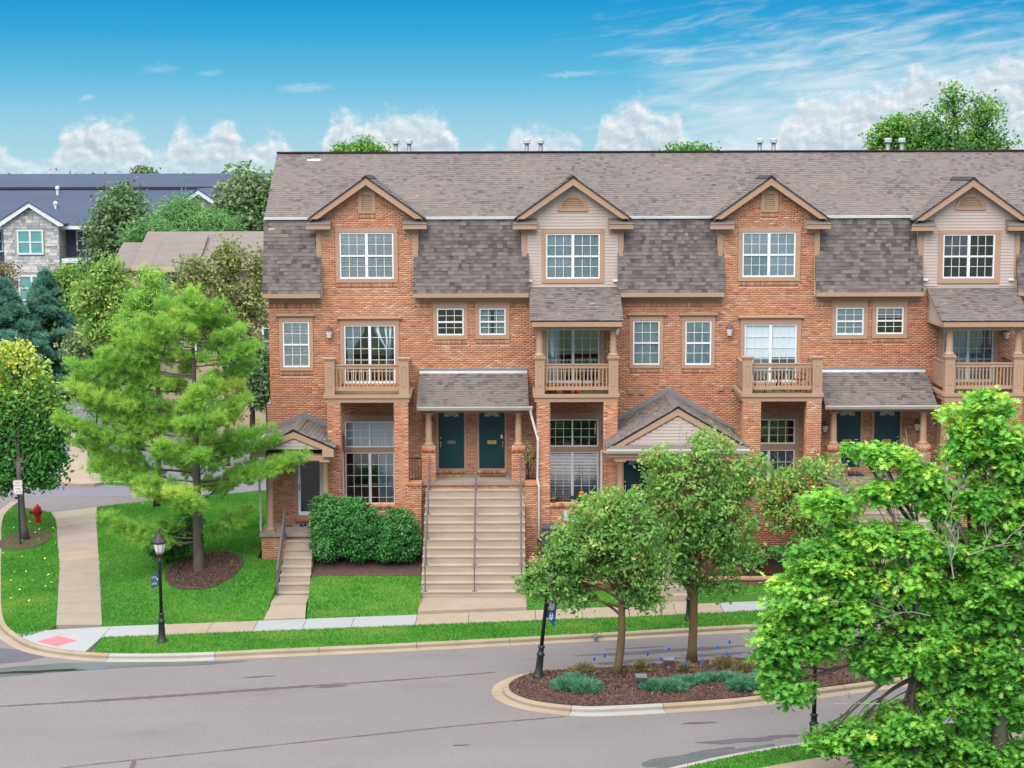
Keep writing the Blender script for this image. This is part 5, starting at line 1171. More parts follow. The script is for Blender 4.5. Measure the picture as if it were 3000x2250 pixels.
# fire lane sign
SP = (-19.02, 2.22); hs = base_h(2.2) + .02
T = thing('road_sign', 'white no parking fire lane sign on a dark green post by the maple', 'sign', (*SP, hs))
zt = PY(42, 1040, 2.22).z - hs; zb_ = PY(42, 1064, 2.22).z - hs
MB().box(-.035, .035, -.02, .03, 0, zt - .06).build('post', 'post_green', T, False, True)
hw = .175; zc = (zt + zb_) / 2; hh = (zt - zb_) / 2 + .06
def plate(hw, hh, y0, y1, r=.03): return MB().prism([(sx * (hw - r) + r * math.cos(R(a)), zc + sz * (hh - r) + r * math.sin(R(a))) for sx, sz, a0 in ((1, 1, 0), (-1, 1, 90), (-1, -1, 180), (1, -1, 270)) for a in (a0, a0 + 45, a0 + 90)][::-1], 'y', y0, y1)
pl = plate(hw, hh, -.05, -.04).build('plate', 'sign_white', T, False, True)
plate(hw - .01, hh - .01, -.054, -.0505).build('border', 'sign_red', pl, False, True); fc_ = plate(hw - .022, hh - .022, -.058, -.0545).build('face', 'sign_white', pl, False, True)
for tx, f, s in (('NO', .62, .15), ('PARKING', .22, .088), ('FIRE', -.22, .115), ('LANE', -.64, .115)):
    o = text(tx, s, (0, 0, 0), 'sign_red', None); o.parent = pl; o.location = (0, -.061, zc + f * hh); o.rotation_euler = (math.pi / 2, 0, 0)
# hydrant
HY = PZ(82, 1131, .33); T = thing('fire_hydrant', 'red fire hydrant on the grass beside the path', 'hydrant', (HY.x, HY.y, HY.z - .02))
MB().lathe(0, 0, [(.21, 0), (.21, .04), (.135, .05), (.13, .10), (.125, .36), (.19, .37), (.19, .41), (.135, .42)], 18).build('barrel', 'hydrant_red', T, False, True)
MB().lathe(0, 0, [(.155, .42), (.155, .60), (.15, .66), (.12, .73), (.06, .77), (.035, .78), (.035, .83), (.02, .84)], 18).build('bonnet', 'hydrant_red', T, True, True)
for d_, r_, l_ in (((-1, 0, 0), .085, .33), ((.15, -1, 0), .055, .23), ((1, 0, 0), .055, .21)):
    d_ = Vector(d_).normalized(); c = Vector((0, 0, .52)); MB().tube([c + d_ * .1, c + d_ * (l_ - .08), c + d_ * (l_ - .075), c + d_ * (l_ - .02), c + d_ * (l_ - .018), c + d_ * l_], [r_, r_, r_ * 1.25, r_ * 1.25, r_ * .4, r_ * .35], 12).build('nozzle', 'hydrant_red', T, False, True)
# ================================================================== furniture on the balconies and patio
pm('terracotta', A(196, 104, 60, 1.2), A(176, 88, 48, 1.2), 6, .7, .8); pm('pumpkin', A(222, 134, 52, 1.2), A(200, 112, 40, 1.2), 5, .7, .6); pm('red_plastic', A(206, 26, 48, 1.2), rough=.4); pm('chair_brown', A(84, 66, 66, 1.2), rough=.6); pm('pink_plastic', A(226, 176, 206, 1.2), rough=.5); pm('blue_rubber', A(36, 42, 112, 1.2), rough=.6); pm('shoe_grey', A(104, 92, 92, 1.2), rough=.8); pm('jute', A(186, 148, 88, 1.3), A(150, 112, 62, 1.3), 9, .8, 1.0); pm('mat_brown', A(140, 92, 72, 1.3), A(120, 78, 60, 1.3), 6, .8, 1.0); pm('mat_dark', A(62, 54, 62, 1.3), rough=1.0); pm('ac_grey', A(92, 92, 104, 1.2), A(76, 76, 88, 1.2), 8, .7, .6); pm('teal_pot', A(46, 108, 106, 1.2), rough=.5)
def pot(loc, r, h, mat, label, cat='plant pot', plant=None):
    T = thing('flower_pot', label, cat, loc); MB().lathe(0, 0, [(r * .75, 0), (r, h * .85), (r * 1.08, h * .86), (r * 1.08, h), (r * .95, h), (r * .9, h * .9)], 14).build('pot', mat, T, True, True)
    if plant: blob_leaves('foliage', [((0, 0, h + r * .7), (r, r, r * .9))], 60, r * .5, plant, T, True, seed=3)
    return T
def iron_chair(loc, rz, label, h=.92):
    T = thing('bistro_chair', label, 'chair', loc, None, rz); s = .21
    for sx in (-1, 1):
        MB().tube([(sx * s, -.2, 0), (sx * (s - .02), -.18, .22), (sx * s, -.2, .44)], .012, 6).build('leg', 'iron_black', T, True, True); MB().tube([(sx * s, .2, 0), (sx * s, .2, .44), (sx * (s - .01), .25, h - .1)], .012, 6).build('leg', 'iron_black', T, True, True)
        MB().tube([(sx * s, .22, .66), (sx * (s + .03), 0, .68), (sx * (s + .03), -.16, .66), (sx * s, -.2, .44)], .011, 6).build('armrest', 'iron_black', T, True, True)
    st = MB().lathe(0, 0, [(.23, .43), (.235, .445), (.23, .46)], 16); st.build('seat', 'iron_black', T, False, True)
    b = MB(); b.tube([(-.2, .25, h - .1), (-.12, .26, h - .02), (0, .26, h), (.12, .26, h - .02), (.2, .25, h - .1)], .012, 6)
    for i in range(5): x = -.14 + .07 * i; b.tube([(x, .2, .46), (x * .8, .235, .7), (x, .255, h - .03)], .007, 5)
    b.build('backrest', 'iron_black', T, True, True); return T
iron_chair((8.95, -1.35, 6.60), R(75), 'black wrought iron chair on the bistro balcony, left of its table'); iron_chair((10.35, -1.3, 6.60), R(-70), 'black wrought iron chair on the bistro balcony, right of its table')
T = thing('bistro_table', 'round black wrought iron table on the balcony between two chairs', 'table', (9.65, -1.2, 6.60)); MB().lathe(0, 0, [(.36, .70), (.37, .715), (.36, .73)], 20).build('top', 'iron_black', T, False, True)
for k in range(4): a = math.pi / 4 + math.pi / 2 * k; MB().tube([(r * math.cos(a), r * math.sin(a), z) for r, z in ((.28, .70), (.10, .52), (.06, .38), (.12, .2), (.30, 0))], .013, 6).build('leg', 'iron_black', T, True, True)
pot((1.45, -1.62, 6.60), .20, .34, 'pumpkin', 'large orange pumpkin pot on the roofed balcony'); pot((1.98, -1.7, 6.60), .17, .22, 'terracotta', 'low terracotta pot on the roofed balcony beside the pumpkin pot')
T = thing('spray_bottle', 'red plastic bottle with white cap on the roofed balcony', 'bottle', (2.30, -1.75, 6.60)); MB().lathe(0, 0, [(.055, 0), (.06, .02), (.06, .16), (.03, .21)], 12).build('bottle', 'red_plastic', T, True, True); MB().lathe(0, 0, [(.03, .21), (.03, .26), (.02, .28)], 10).build('cap', 'vinyl_white', T, False, True)
iron_chair((2.75, -1.1, 6.60), R(180), 'dark metal chair on the roofed balcony behind the railing')
def slat_chair(loc, rz, label):
    T = thing('patio_chair', label, 'chair', loc, 'slatted patio chairs behind the low wall', rz)
    for sx in (-1, 1): MB().box(sx * .26 - .015, sx * .26 + .015, .2, .23, 0, 1.0).build('leg', 'iron_black', T, False, True); MB().box(sx * .26 - .015, sx * .26 + .015, -.24, -.21, 0, .62).build('leg', 'iron_black', T, False, True)
    MB().box(-.24, .24, -.24, .2, .40, .43).build('seat', 'chair_brown', T, False, True)
    for i in range(8): x = -.22 + i * .057; MB().box(x, x + .042, .205, .222, .44, .97).build('back_slat', 'chair_brown', T, False, True)
    return T
slat_chair((1.85, -1.5, 1.95), R(180), 'brown slatted patio chair behind the low wall, by the teal pot'); slat_chair((3.12, -1.35, 1.95), R(200), 'brown slatted patio chair behind the low wall, by the pillar')
T = thing('patio_table', 'round black patio table behind the low brick wall', 'table', (2.55, -1.45, 1.95)); MB().lathe(0, 0, [(.45, .80), (.46, .815), (.45, .83)], 22).build('top', 'iron_black', T, False, True); MB().lathe(0, 0, [(.22, 0), (.22, .03), (.035, .05), (.035, .80)], 12).build('pedestal', 'iron_black', T, False, True)
tag(MB().lathe(2.52, -1.5, [(.02, 2.785), (.10, 2.80), (.12, 2.86), (.08, 2.93), (.11, 2.97), (.05, 3.01)], 10).build('gourd', 'pumpkin', None, True), 'small orange gourd sitting on the black patio table', 'gourd')
pot((1.47, -2.05, 2.71), .10, .16, 'terracotta', 'small terracotta pot on the patio wall beside the pillar'); pot((1.50, -1.72, 1.95), .14, .95, 'teal_pot', 'tall teal pot standing behind the patio wall')
for i, x in enumerate((9.10, 9.32, 9.54, 9.74, 10.15)):
    tag(MB().lathe(x, -2.05, [(.075, 2.71), (.085, 2.73), (.085, 2.90), (.095, 2.905), (.095, 2.93), (.06, 2.95)], 12).build('canister', 'pink_plastic', None, False), 'pink lidded canister lined up on the brick patio wall', 'canister', 'pink canisters on the patio wall')
def slipper(x, y, rz, mat, label, group):
    T = thing('slipper', label, 'shoe', (x, y, 1.866), group, rz); s = MB(); n = 14
    s.prism([(.045 * math.cos(2 * math.pi * k / n) * (1.1 if math.sin(2 * math.pi * k / n) > 0 else .85), .135 * math.sin(2 * math.pi * k / n)) for k in range(n)], 'z', 0, .025); s.build('sole', mat, T, False, True)
    u = MB(); n = 8; r0 = [u.pts([(.05 * math.cos(math.pi * k / n), y_, .022 + hh_ * math.sin(math.pi * k / n)) for k in range(n + 1)]) for y_, hh_ in ((-.01, .06), (.05, .055), (.10, .04), (.125, .015))]
    for a, b in zip(r0, r0[1:]):
        for k in range(n): u.f.append((a + k, a + k + 1, b + k + 1, b + k)); u.t.append(.5)
    u.build('strap', mat, T, True, True)
slipper(-7.62, -2.05, R(200), 'blue_rubber', 'blue rubber slipper on the porch of the storm door', 'blue slippers'); slipper(-7.48, -2.0, R(170), 'blue_rubber', 'blue rubber slipper on the porch of the storm door', 'blue slippers'); slipper(-8.12, -2.15, R(150), 'shoe_grey', 'grey shoe on the porch of the storm door', 'grey shoes'); slipper(-8.0, -2.1, R(215), 'shoe_grey', 'grey shoe on the porch of the storm door', 'grey shoes')
def door_mat(x, mat, label, z=3.401, w=.95):
    T = thing('doormat', label, 'doormat', (x, -.55, z)); MB().box(-w / 2, w / 2, -.24, .24, 0, .018).build('pile', mat, T, False, True)
    if mat == 'jute':
        for k in range(3): MB().prism([(-.32 + k * .32 + .13 * math.cos(a), .12 * math.sin(a)) for a in (0, math.pi / 2, math.pi, 3 * math.pi / 2)], 'z', .0185, .022).build('diamond', 'cream_plastic', T, False, True)
door_mat(-2.3, 'jute', 'jute doormat with pale diamonds before the 2753 door'); door_mat(-.72, 'mat_brown', 'reddish brown doormat before the 2751 door'); door_mat(12.45, 'mat_dark', 'dark doormat before the 2745 door')
T = thing('air_conditioner', 'dark grey outdoor air conditioner beside the wide stairs', 'air conditioner', (1.45, -2.9, 1.13)); MB().box(-.42, .42, -.38, .38, 0, .06).build('base', 'ac_grey', T, False, True)
for i in range(14): z = .08 + i * .055; MB().box(-.40, .40, -.36, .36, z, z + .035).build('louver', 'ac_grey', T, False, True)
MB().box(-.37, .37, -.33, .33, .06, .86).build('coil', 'iron_black', T, False, True); MB().box(-.42, .42, -.38, .38, .861, .91).lathe(0, 0, [(.3, .911), (.3, .93), (.1, .95)], 16).build('lid', 'ac_grey', T, False, True)
tag(pipe('drain_pipe', [(PZ(1287, 1381, -.05).x, PZ(1287, 1381, -.05).y - .03, -.02), (PZ(1287, 1381, -.05).x, PZ(1287, 1381, -.05).y + .4, .0)], .06, 'galvanised', None), 'short grey drain pipe poking out of the kerb face', 'pipe')
# small blue utility flags in the island
pm('flag_blue', A(20, 92, 214, 1.2), rough=.6)
for px, py in ((1281, 1432), (1303, 1424), (1396, 1420), (1424, 1432), (1442, 1410), (1476, 1441), (1513, 1437), (1548, 1406), (1567, 1420), (1573, 1394)):
    g = PZ(px, py + 14, .12); T = thing('marker_flag', 'tiny blue marker flag on a wire in the island mulch', 'flag', (g.x, g.y, .06), 'blue marker flags in the island'); MB().tube([(0, 0, 0), (.01, 0, .42)], .004, 4).build('wire', 'steel', T, False, True)
    MB().poly([(.01, 0, .42), (.08, .03, .39), (.07, .0, .32), (.01, 0, .30)]).poly([(.01, .006, .30), (.07, .006, .32), (.08, .036, .39), (.01, .006, .42)]).build('flag', 'flag_blue', T, False, True)
def floodlight(px, py, label):
    g = PZ(px, py, .15); T = thing('floodlight', label, 'floodlight', (g.x, g.y, .12)); MB().lathe(0, 0, [(.05, 0), (.05, .02), (.02, .03), (.02, .16)], 8).build('stake', 'steel', T, False, True); MB().hexa([(-.17, -.1, .14), (.17, -.12, .14), (.17, .08, .2), (-.17, .1, .2), (-.15, -.16, .27), (.15, -.18, .27), (.17, .02, .33), (-.17, .04, .33)]).build('housing', 'galvanised', T, False, True); MB().hexa([(-.14, -.12, .155), (.14, -.14, .155), (.14, -.132, .155), (-.14, -.112, .155), (-.12, -.17, .26), (.12, -.19, .26), (.12, -.182, .26), (-.12, -.162, .26)]).build('lens', 'galvanised', T, False, True)
floodlight(1385, 1478, 'grey floodlight on a stake in the juniper of the island'); floodlight(1444, 1440, 'grey floodlight on a stake beside the second pear trunk')
# ================================================================== parked cars behind the pine
pm('car_silver', A(176, 188, 200), rough=.3, spec=.6, metal=.3); pm('car_dark', A(70, 74, 92), rough=.3, spec=.6, metal=.3); pm('tyre', (.012, .012, .013), rough=.9); pm('chrome', (.6, .6, .62), rough=.2, metal=.9); pm('car_window', (.02, .025, .03), rough=.08, spec=.6); pm('tail_red', A(200, 30, 40, 1.2), rough=.3)
def car(loc, rz, paint, label):
    T = thing('parked_car', label, 'car', loc, None, rz)          # length along y, front at -y
    prof = [(-2.2, .28), (-2.28, .45), (-2.24, .72), (-2.1, .86), (-1.15, 1.0), (-.55, 1.0), (1.9, 1.0), (2.2, .95), (2.26, .6), (2.2, .28)]
    b = MB(); xs_ = [(-.92, .0), (-.90, .04), (.90, .04), (.92, .0)]
    n = len(prof); rings = [b.pts([(x, y * (1 - e * .5), z + (-e if z > .9 else e * .5)) for y, z in prof]) for x, e in ((-.93, .08), (-.86, 0), (-.3, -.03), (.3, -.03), (.86, 0), (.93, .08))]
    for r0, r1 in zip(rings, rings[1:]):
        for k in range(n): b.f.append((r0 + k, r0 + (k + 1) % n, r1 + (k + 1) % n, r1 + k)); b.t.append(.5)
    b.f.append(tuple(rings[0] + k for k in reversed(range(n)))); b.f.append(tuple(rings[-1] + k for k in range(n))); b.t += [.5, .5]; b.build('body', paint, T, False, True)
    MB().hexa([(-.82, -1.1, .99), (.82, -1.1, .99), (.84, 2.0, .99), (-.84, 2.0, .99), (-.66, -.35, 1.52), (.66, -.35, 1.52), (.68, 1.55, 1.54), (-.68, 1.55, 1.54)]).build('windows', 'car_window', T, False, True)
    MB().hexa([(-.67, -.38, 1.525), (.67, -.38, 1.525), (.69, 1.58, 1.545), (-.69, 1.58, 1.545), (-.60, -.3, 1.57), (.60, -.3, 1.57), (.62, 1.5, 1.60), (-.62, 1.5, 1.60)]).build('roof', paint, T, False, True)
    for sx in (-1, 1):
        for y in (-1.4, 1.35):
            w_ = MB().tube([(sx * .76, y, .33), (sx * .94, y, .33)], .33, 16).build('wheel', 'tyre', T, False, True); MB().tube([(sx * .93, y, .33), (sx * .955, y, .33)], .2, 12).build('rim', 'chrome', w_, False, True)
        MB().hexa([(sx * .66 - .16, -2.27, .62), (sx * .66 + .16, -2.22, .62), (sx * .66 + .16, -2.1, .62), (sx * .66 - .16, -2.1, .62), (sx * .66 - .16, -2.24, .78), (sx * .66 + .16, -2.18, .78), (sx * .66 + .16, -2.05, .78), (sx * .66 - .16, -2.05, .78)]).build('headlight', 'lamp_globe', T, False, True)
        MB().box(sx * .72 - .14, sx * .72 + .14, 2.2, 2.28, .70, .90).build('tail_light', 'tail_red', T, False, True)
    for z in (.5, .6, .7): MB().box(-.42, .42, -2.31, -2.2, z, z + .035).build('grille_bar', 'chrome', T, False, True)
    return T
p = PZ(298, 944, .3); car((p.x, p.y + 2.2, .29), R(6), 'car_silver', 'silver blue car facing the street, seen through the pine')
p = PZ(140, 820, .3); car((p.x, p.y + 2, .29), R(80), 'car_dark', 'dark grey car parked beneath the blue spruces')
p = PZ(212, 812, .3); car((p.x, p.y + 2, .29), R(175), 'car_dark', 'dark car with a red tail light beyond the pine boughs')
# ================================================================== buildings behind
pm('far_siding', A(86, 88, 108, 1.2), A(78, 80, 100, 1.2), 1, .6, .8); pm('far_grey', A(150, 160, 162, 1.3), A(138, 150, 152, 1.3), 1, .6, .8); pm('far_white', (.62, .66, .68), rough=.6); pm('far_glass', A(60, 92, 96, 1.2), A(40, 66, 72, 1.2), .8, .8, .12, spec=.6); pm('far_glass_teal', A(112, 172, 170, 1.2), A(92, 150, 150, 1.2), .8, .7, .15, spec=.6)
pm('far_shingle', A(96, 108, 134, 1.5), A(86, 98, 122, 1.5), .25, .8, .95, stretch=(.5, 1, 6), stain=(.6, .35, A(76, 86, 112, 1.5)))
pm('stone', A(170, 170, 168, 1.3), tint=[(0, A(150, 154, 158, 1.2)), (.4, A(184, 186, 186, 1.2)), (.75, A(204, 202, 200, 1.2)), (1, A(224, 218, 214, 1.2))], rough=.95); pm('stone_joint', A(176, 174, 170, 1.2), rough=1)
pm('tan_siding', A(206, 186, 158, 1.3), A(196, 174, 146, 1.3), 1, .6, .8); pm('far_roof_tan', A(150, 140, 136), A(134, 122, 120), 1.3, .8, .95, stretch=(.7, 1, 8), stain=(1.0, .3, A(116, 104, 106)))
FB = thing('apartment_building', 'far apartment building with dark blue shingle roof and pale stone gabled bay', 'building', (-30, 62, 0))
MB().box(-62, -8, 63.2, 76, 0, 10.75).build('wall', 'far_siding', FB)
rd_ = MB(); rd_.hexa([(-63, 61.6, 10.62), (-6, 61.6, 10.62), (-6, 70, 14.36), (-63, 70, 14.36), (-63, 61.6, 10.74), (-6, 61.6, 10.74), (-6, 70, 14.48), (-63, 70, 14.48)]).hexa([(-63, 70, 14.36), (-6, 70, 14.36), (-6, 78.5, 10.6), (-63, 78.5, 10.6), (-63, 70, 14.48), (-6, 70, 14.48), (-6, 78.5, 10.72), (-63, 78.5, 10.72)]); RF = rd_.build('roof', 'far_shingle', FB)
its = MB()
for k in range(60): s = k / 60; y, z = 61.6 + 8.4 * s, 10.745 + 3.74 * s; its.hexa([(-63, y, z), (-6, y, z), (-6, y + .15, z + .066), (-63, y + .15, z + .066), (-63, y, z + .022), (-6, y, z + .022), (-6, y + .15, z + .068), (-63, y + .15, z + .068)])
o = its.build('shingle_courses', 'far_shingle', RF); o['kind'] = 'stuff'
MB().box(-63, -6, 61.5, 61.6, 10.5, 10.74).build('eave_board', 'far_white', FB)
MB().box(-38.7, -18, 67.2, 67.4, 13.35, 13.5).build('ridge_strip', 'roof_edge', RF)
for x, y, z in ((-34.1, 66.5, 13.0), (-33.7, 64.3, 11.9), (-19.7, 65, 12.3)): MB().lathe(x, y, [(.09, z - .5), (.09, z + .35), (.16, z + .36), (.16, z + .5), (.05, z + .6)], 8).build('roof_vent', 'far_white', RF)
def bay(cx, hw, apex, k, stone_):
    Y0 = 61.2; ze = apex - (hw + .45) * k; mt = 'stone_joint' if stone_ else 'far_grey'
    MB().prism([(cx - hw, 0), (cx + hw, 0), (cx + hw, ze + .2), (cx, apex - .15), (cx - hw, ze + .2)], 'y', Y0, 63.2).build('bay_wall', mt, FB)
    for s_ in (-1, 1):
        L_ = hw + .45; rk = [(cx, apex), (cx + s_ * L_, apex - L_ * k), (cx + s_ * L_, apex - L_ * k - .14), (cx + s_ * (L_ - .35), apex - L_ * k - .16), (cx, apex - .30)]
        MB().prism(rk if s_ < 0 else rk[::-1], 'y', Y0 - .4, Y0 - .32).build('rake_board', 'far_white', FB)
        rf = [(cx, apex + .02), (cx + s_ * (L_ + .1), apex + .02 - (L_ + .1) * k), (cx + s_ * (L_ + .1), apex + .10 - (L_ + .1) * k), (cx, apex + .12)]
        MB().prism(rf if s_ < 0 else rf[::-1], 'y', Y0 - .45, Y0 + 6).build('bay_roof', 'far_shingle', FB)
    return Y0
bay(-34.7, 1.99, 12.42, .62, True)
def far_window(x0, x1, z0, z1, Y, teal, parent, cols=2):
    m = MB(); m.box(x0, x0 + .11, Y - .08, Y, z0, z1).box(x1 - .11, x1, Y - .08, Y, z0, z1).box(x0 + .11, x1 - .11, Y - .08, Y, z1 - .12, z1).box(x0 + .11, x1 - .11, Y - .1, Y, z0, z0 + .12)
    xm = (x0 + x1) / 2; zm = (z0 + z1) / 2
    if cols == 2: m.box(xm - .07, xm + .07, Y - .078, Y, z0 + .12, z1 - .12)
    m.box(x0 + .11, xm - .07 if cols == 2 else x1 - .11, Y - .07, Y, zm - .04, zm + .04)
    if cols == 2: m.box(xm + .07, x1 - .11, Y - .07, Y, zm - .04, zm + .04)
    o = m.build('window', 'far_white', parent)
    for a, b in (((x0 + .11, xm - .07), (xm + .07, x1 - .11)) if cols == 2 else ((x0 + .11, x1 - .11),)):
        for p, q in ((z0 + .12, zm - .04), (zm + .04, z1 - .12)): MB().box(a, b, Y - .04, Y - .03, p, q).build('pane', 'far_glass_teal' if teal else 'far_glass', o)
    return o
hole = [(-35.72, -33.82, 8.70, 10.50), (-35.72, -33.82, 5.35, 7.22)]
for h in hole: far_window(*h, 61.16, True, FB)
z = 3.0; cnt = 0
while z < 12.2:
    h = random.choice((.14, .2, .2, .27)); x = -36.69 - random.uniform(0, .3); hwz = 1.99 if z < 10.9 else (12.42 - .45 - z) / .62
    while x < -32.71:
        w_ = random.uniform(.22, .62); l, r_ = max(x, -34.7 - hwz), min(x + w_, -34.7 + hwz); x += w_ + .02
        if r_ - l < .08 or any(l < q[1] and r_ > q[0] and z + h > q[2] and z < q[3] for q in hole): continue
        if z < 6.0 and cnt > 290: continue
        MB().box(l, r_, 61.2 - random.uniform(.03, .06), 61.22, z, z + h - .018, t=random.random()).build('stone', 'stone', FB); cnt += 1
    z += h
for zb_ in (8.10, 4.75):                               # balconies beside the stone bay
    MB().box(-32.6, -27.0, 61.3, 63.2, zb_ - .02, zb_ + .30).build('balcony', 'far_white', FB)
    rl = MB(); rl.box(-32.6, -27.0, 61.32, 61.36, zb_ + 1.15, zb_ + 1.2)
    for i in range(46): rl.box(-32.6 + i * .122, -32.58 + i * .122, 61.33, 61.35, zb_ + .3, zb_ + 1.15)
    o = rl.build('railing', 'iron_black', FB); o['kind'] = 'stuff'
    far_window(-31.95, -29.6, zb_ + .75, zb_ + 2.3, 63.15, False, FB)
far_window(-40.2, -37.3, 8.8, 10.4, 63.15, False, FB)
bay(-22.5, 2.5, 13.31, .66, False)
far_window(-23.6, -21.4, 8.6, 10.6, 61.18, False, FB)
TB = thing('townhouse', 'tan sided townhouse with pale shingle roof behind the olive tree', 'house', (-15, 30, 0))
MB().box(-20.0, -8, 30.2, 38, 0, 9.8).build('wall', 'tan_siding', TB); MB().box(-21.7, -20.0, 31.2, 38, 0, 9.4).build('side_wall', 'tan_siding', TB)
MB().hexa([(-20.5, 29.7, 9.45), (-7.5, 29.7, 9.45), (-7.5, 34, 11.13), (-20.5, 34, 11.13), (-20.5, 29.7, 9.57), (-7.5, 29.7, 9.57), (-7.5, 34, 11.25), (-20.5, 34, 11.25)]).hexa([(-20.5, 34, 11.13), (-7.5, 34, 11.13), (-7.5, 38.5, 9.4), (-20.5, 38.5, 9.4), (-20.5, 34, 11.25), (-7.5, 34, 11.25), (-7.5, 38.5, 9.52), (-20.5, 38.5, 9.52)]).build('roof', 'far_roof_tan', TB)
MB().hexa([(-21.9, 30.7, 9.25), (-20.5, 30.7, 9.25), (-20.5, 34, 10.52), (-21.9, 34, 10.52), (-21.9, 30.7, 9.37), (-20.5, 30.7, 9.37), (-20.5, 34, 10.64), (-21.9, 34, 10.64)]).build('roof', 'far_roof_tan', TB)
MB().hexa([(-19.3, 29.3, 9.36), (-16.9, 29.3, 9.36), (-16.9, 33.0, 10.98), (-19.3, 33.0, 10.98), (-19.3, 29.3, 9.5), (-16.9, 29.3, 9.5), (-16.9, 33, 11.1), (-19.3, 33, 11.1)]).build('roof', 'far_roof_tan', TB)
MB().box(-20.5, -7.5, 29.62, 29.70, 9.3, 9.56).box(-19.3, -16.9, 29.22, 29.30, 9.24, 9.49).build('eave_board', 'tan_siding', TB)
MB().box(-20.2, -19.4, 29.9, 30.2, 7.4, 9.3).build('mansard', 'far_roof_tan', TB)
for x in (-18.9, -17.3, -15.9, -13.6, -11.5):
    for z in (7.4, 4.6): far_window(x, x + 1.1, z, z + 1.6, 30.15, False, TB, 1)
MB().box(-20.0, -8, 29.95, 30.19, 6.55, 6.85).build('band', 'far_roof_tan', TB)
# ================================================================== vegetation
pm('bark_grey', A(112, 102, 94, 1.3), A(86, 78, 72, 1.3), 3, .8, 1, .7, 25, stretch=(1, 1, .25)); pm('bark_brown', A(122, 104, 74, 1.3), A(92, 78, 58, 1.3), 3, .8, 1, .6, 25, stretch=(1, 1, .25), stain=(1.5, .5, A(150, 118, 50, 1.3))); pm('bark_dark', A(74, 66, 58, 1.3), A(56, 50, 44, 1.3), 3, .8, 1, .6, 25); pm('twig_dead', A(190, 186, 178, 1.3), A(150, 144, 136, 1.3), 3, .8, 1)
G = lambda *s, k=0.85: [(p, A(*c, k)) for p, c in s]
leafmat('oak_leaf', G((0, (50, 104, 46)), (.35, (82, 144, 62)), (.7, (122, 176, 74)), (.92, (168, 196, 88)), (1, (192, 206, 94)), k=.70), .42)
leafmat('pear_leaf', G((0, (72, 114, 58)), (.4, (106, 150, 76)), (.72, (142, 170, 90)), (.88, (168, 164, 104)), (1, (190, 150, 112)), k=.75), .4)
leafmat('maple_leaf', G((0, (44, 96, 48)), (.35, (72, 130, 60)), (.65, (114, 154, 72)), (.88, (160, 182, 84)), (1, (192, 192, 92)), k=.78))
leafmat('pine_needle', G((0, (88, 138, 62)), (.4, (122, 172, 76)), (.75, (152, 192, 86)), (1, (184, 206, 100))), .3)
leafmat('far_pine', G((0, (70, 116, 76)), (.5, (104, 152, 92)), (1, (146, 180, 106))), .3)
leafmat('spruce_needle', G((0, (54, 96, 88)), (.5, (84, 130, 114)), (1, (120, 160, 140)), k=.75), .2)
leafmat('dark_leaf', G((0, (62, 90, 64)), (.5, (92, 120, 82)), (1, (134, 150, 102)), k=.78), .25)
leafmat('olive_leaf', G((0, (86, 100, 64)), (.5, (124, 134, 84)), (1, (168, 172, 110))), .3)
leafmat('lime_leaf', G((0, (82, 124, 66)), (.5, (124, 160, 82)), (1, (176, 190, 98))), .35)
leafmat('bush_leaf', G((0, (42, 92, 48)), (.4, (66, 124, 64)), (.8, (98, 154, 84)), (1, (142, 180, 84))), .25, .45)
leafmat('juniper', G((0, (44, 92, 70)), (.5, (72, 128, 100)), (.85, (108, 152, 118)), (1, (148, 148, 90))), .2)
leafmat('dry_shrub', G((0, (92, 80, 62)), (.5, (116, 106, 74)), (1, (136, 132, 84))), .2)
leafmat('sedum', G((0, (150, 100, 86)), (.5, (206, 140, 130)), (1, (226, 172, 156))), .2)
leafmat('fallen_leaf', G((0, (210, 190, 60)), (1, (240, 226, 130))), .1)
NEEDLE = np.array([(-.5, 0), (0, -.07), (.6, 0), (0, .07)]); DIAMOND = np.array([(-.5, 0), (0, -.3), (.55, 0), (0, .3)])
OVAL = np.array([(-.5, 0), (-.15, -.28), (.25, -.24), (.6, 0), (.25, .24), (-.15, .28)])
LOBED = np.array([(-.55, 0), (-.25, -.10), (-.30, -.34), (-.02, -.14), (.08, -.46), (.20, -.16), (.46, -.30), (.36, -.06), (.65, 0), (.36, .06), (.46, .30), (.20, .16), (.08, .46), (-.02, .14), (-.30, .34), (-.25, .10)])
def unit(v): return v / np.maximum(np.linalg.norm(v, axis=1, keepdims=True), 1e-9)
def leaf_mesh(name, C, size, tint, mat, parent, tmpl=DIAMOND, up=.5, out=None, local=False, seed=0, droop=0.0, axis=None):
    rng = np.random.default_rng(seed + 5); m = len(C)
    n = rng.normal(0, 1, (m, 3)) + np.array([0, 0, up])
    if out is not None: n += unit(out) * .8
    n = unit(n); a = unit(np.cross(n, rng.normal(0, 1, (m, 3)))); a[:, 2] -= droop; a = unit(a); b = unit(np.cross(n, a))
    if axis is not None: a = unit(axis + rng.normal(0, .42, (m, 3))); b = unit(np.cross(np.array([0, 0, 1.0]) + rng.normal(0, .35, (m, 3)), a)); n = np.cross(a, b)
    K = len(tmpl); V = C[:, None] + (a[:, None] * tmpl[None, :, 0, None] + b[:, None] * tmpl[None, :, 1, None]) * size[:, None, None]
    V += n[:, None] * (np.abs(tmpl[None, :, 1, None]) * size[:, None, None] * .35)
    return npmesh(name, V.reshape(-1, 3), np.arange(m * K).reshape(m, K), np.clip(tint, 0, 1), mat, parent, local=local, kind='stuff')
def B(px, py, rx, ry, Y, dy=1.0):
    s = 3687.0 / (Y - CAMY); c = PY(px, py, Y); return (tuple(c), (rx / s, rx / s * dy, ry / s))
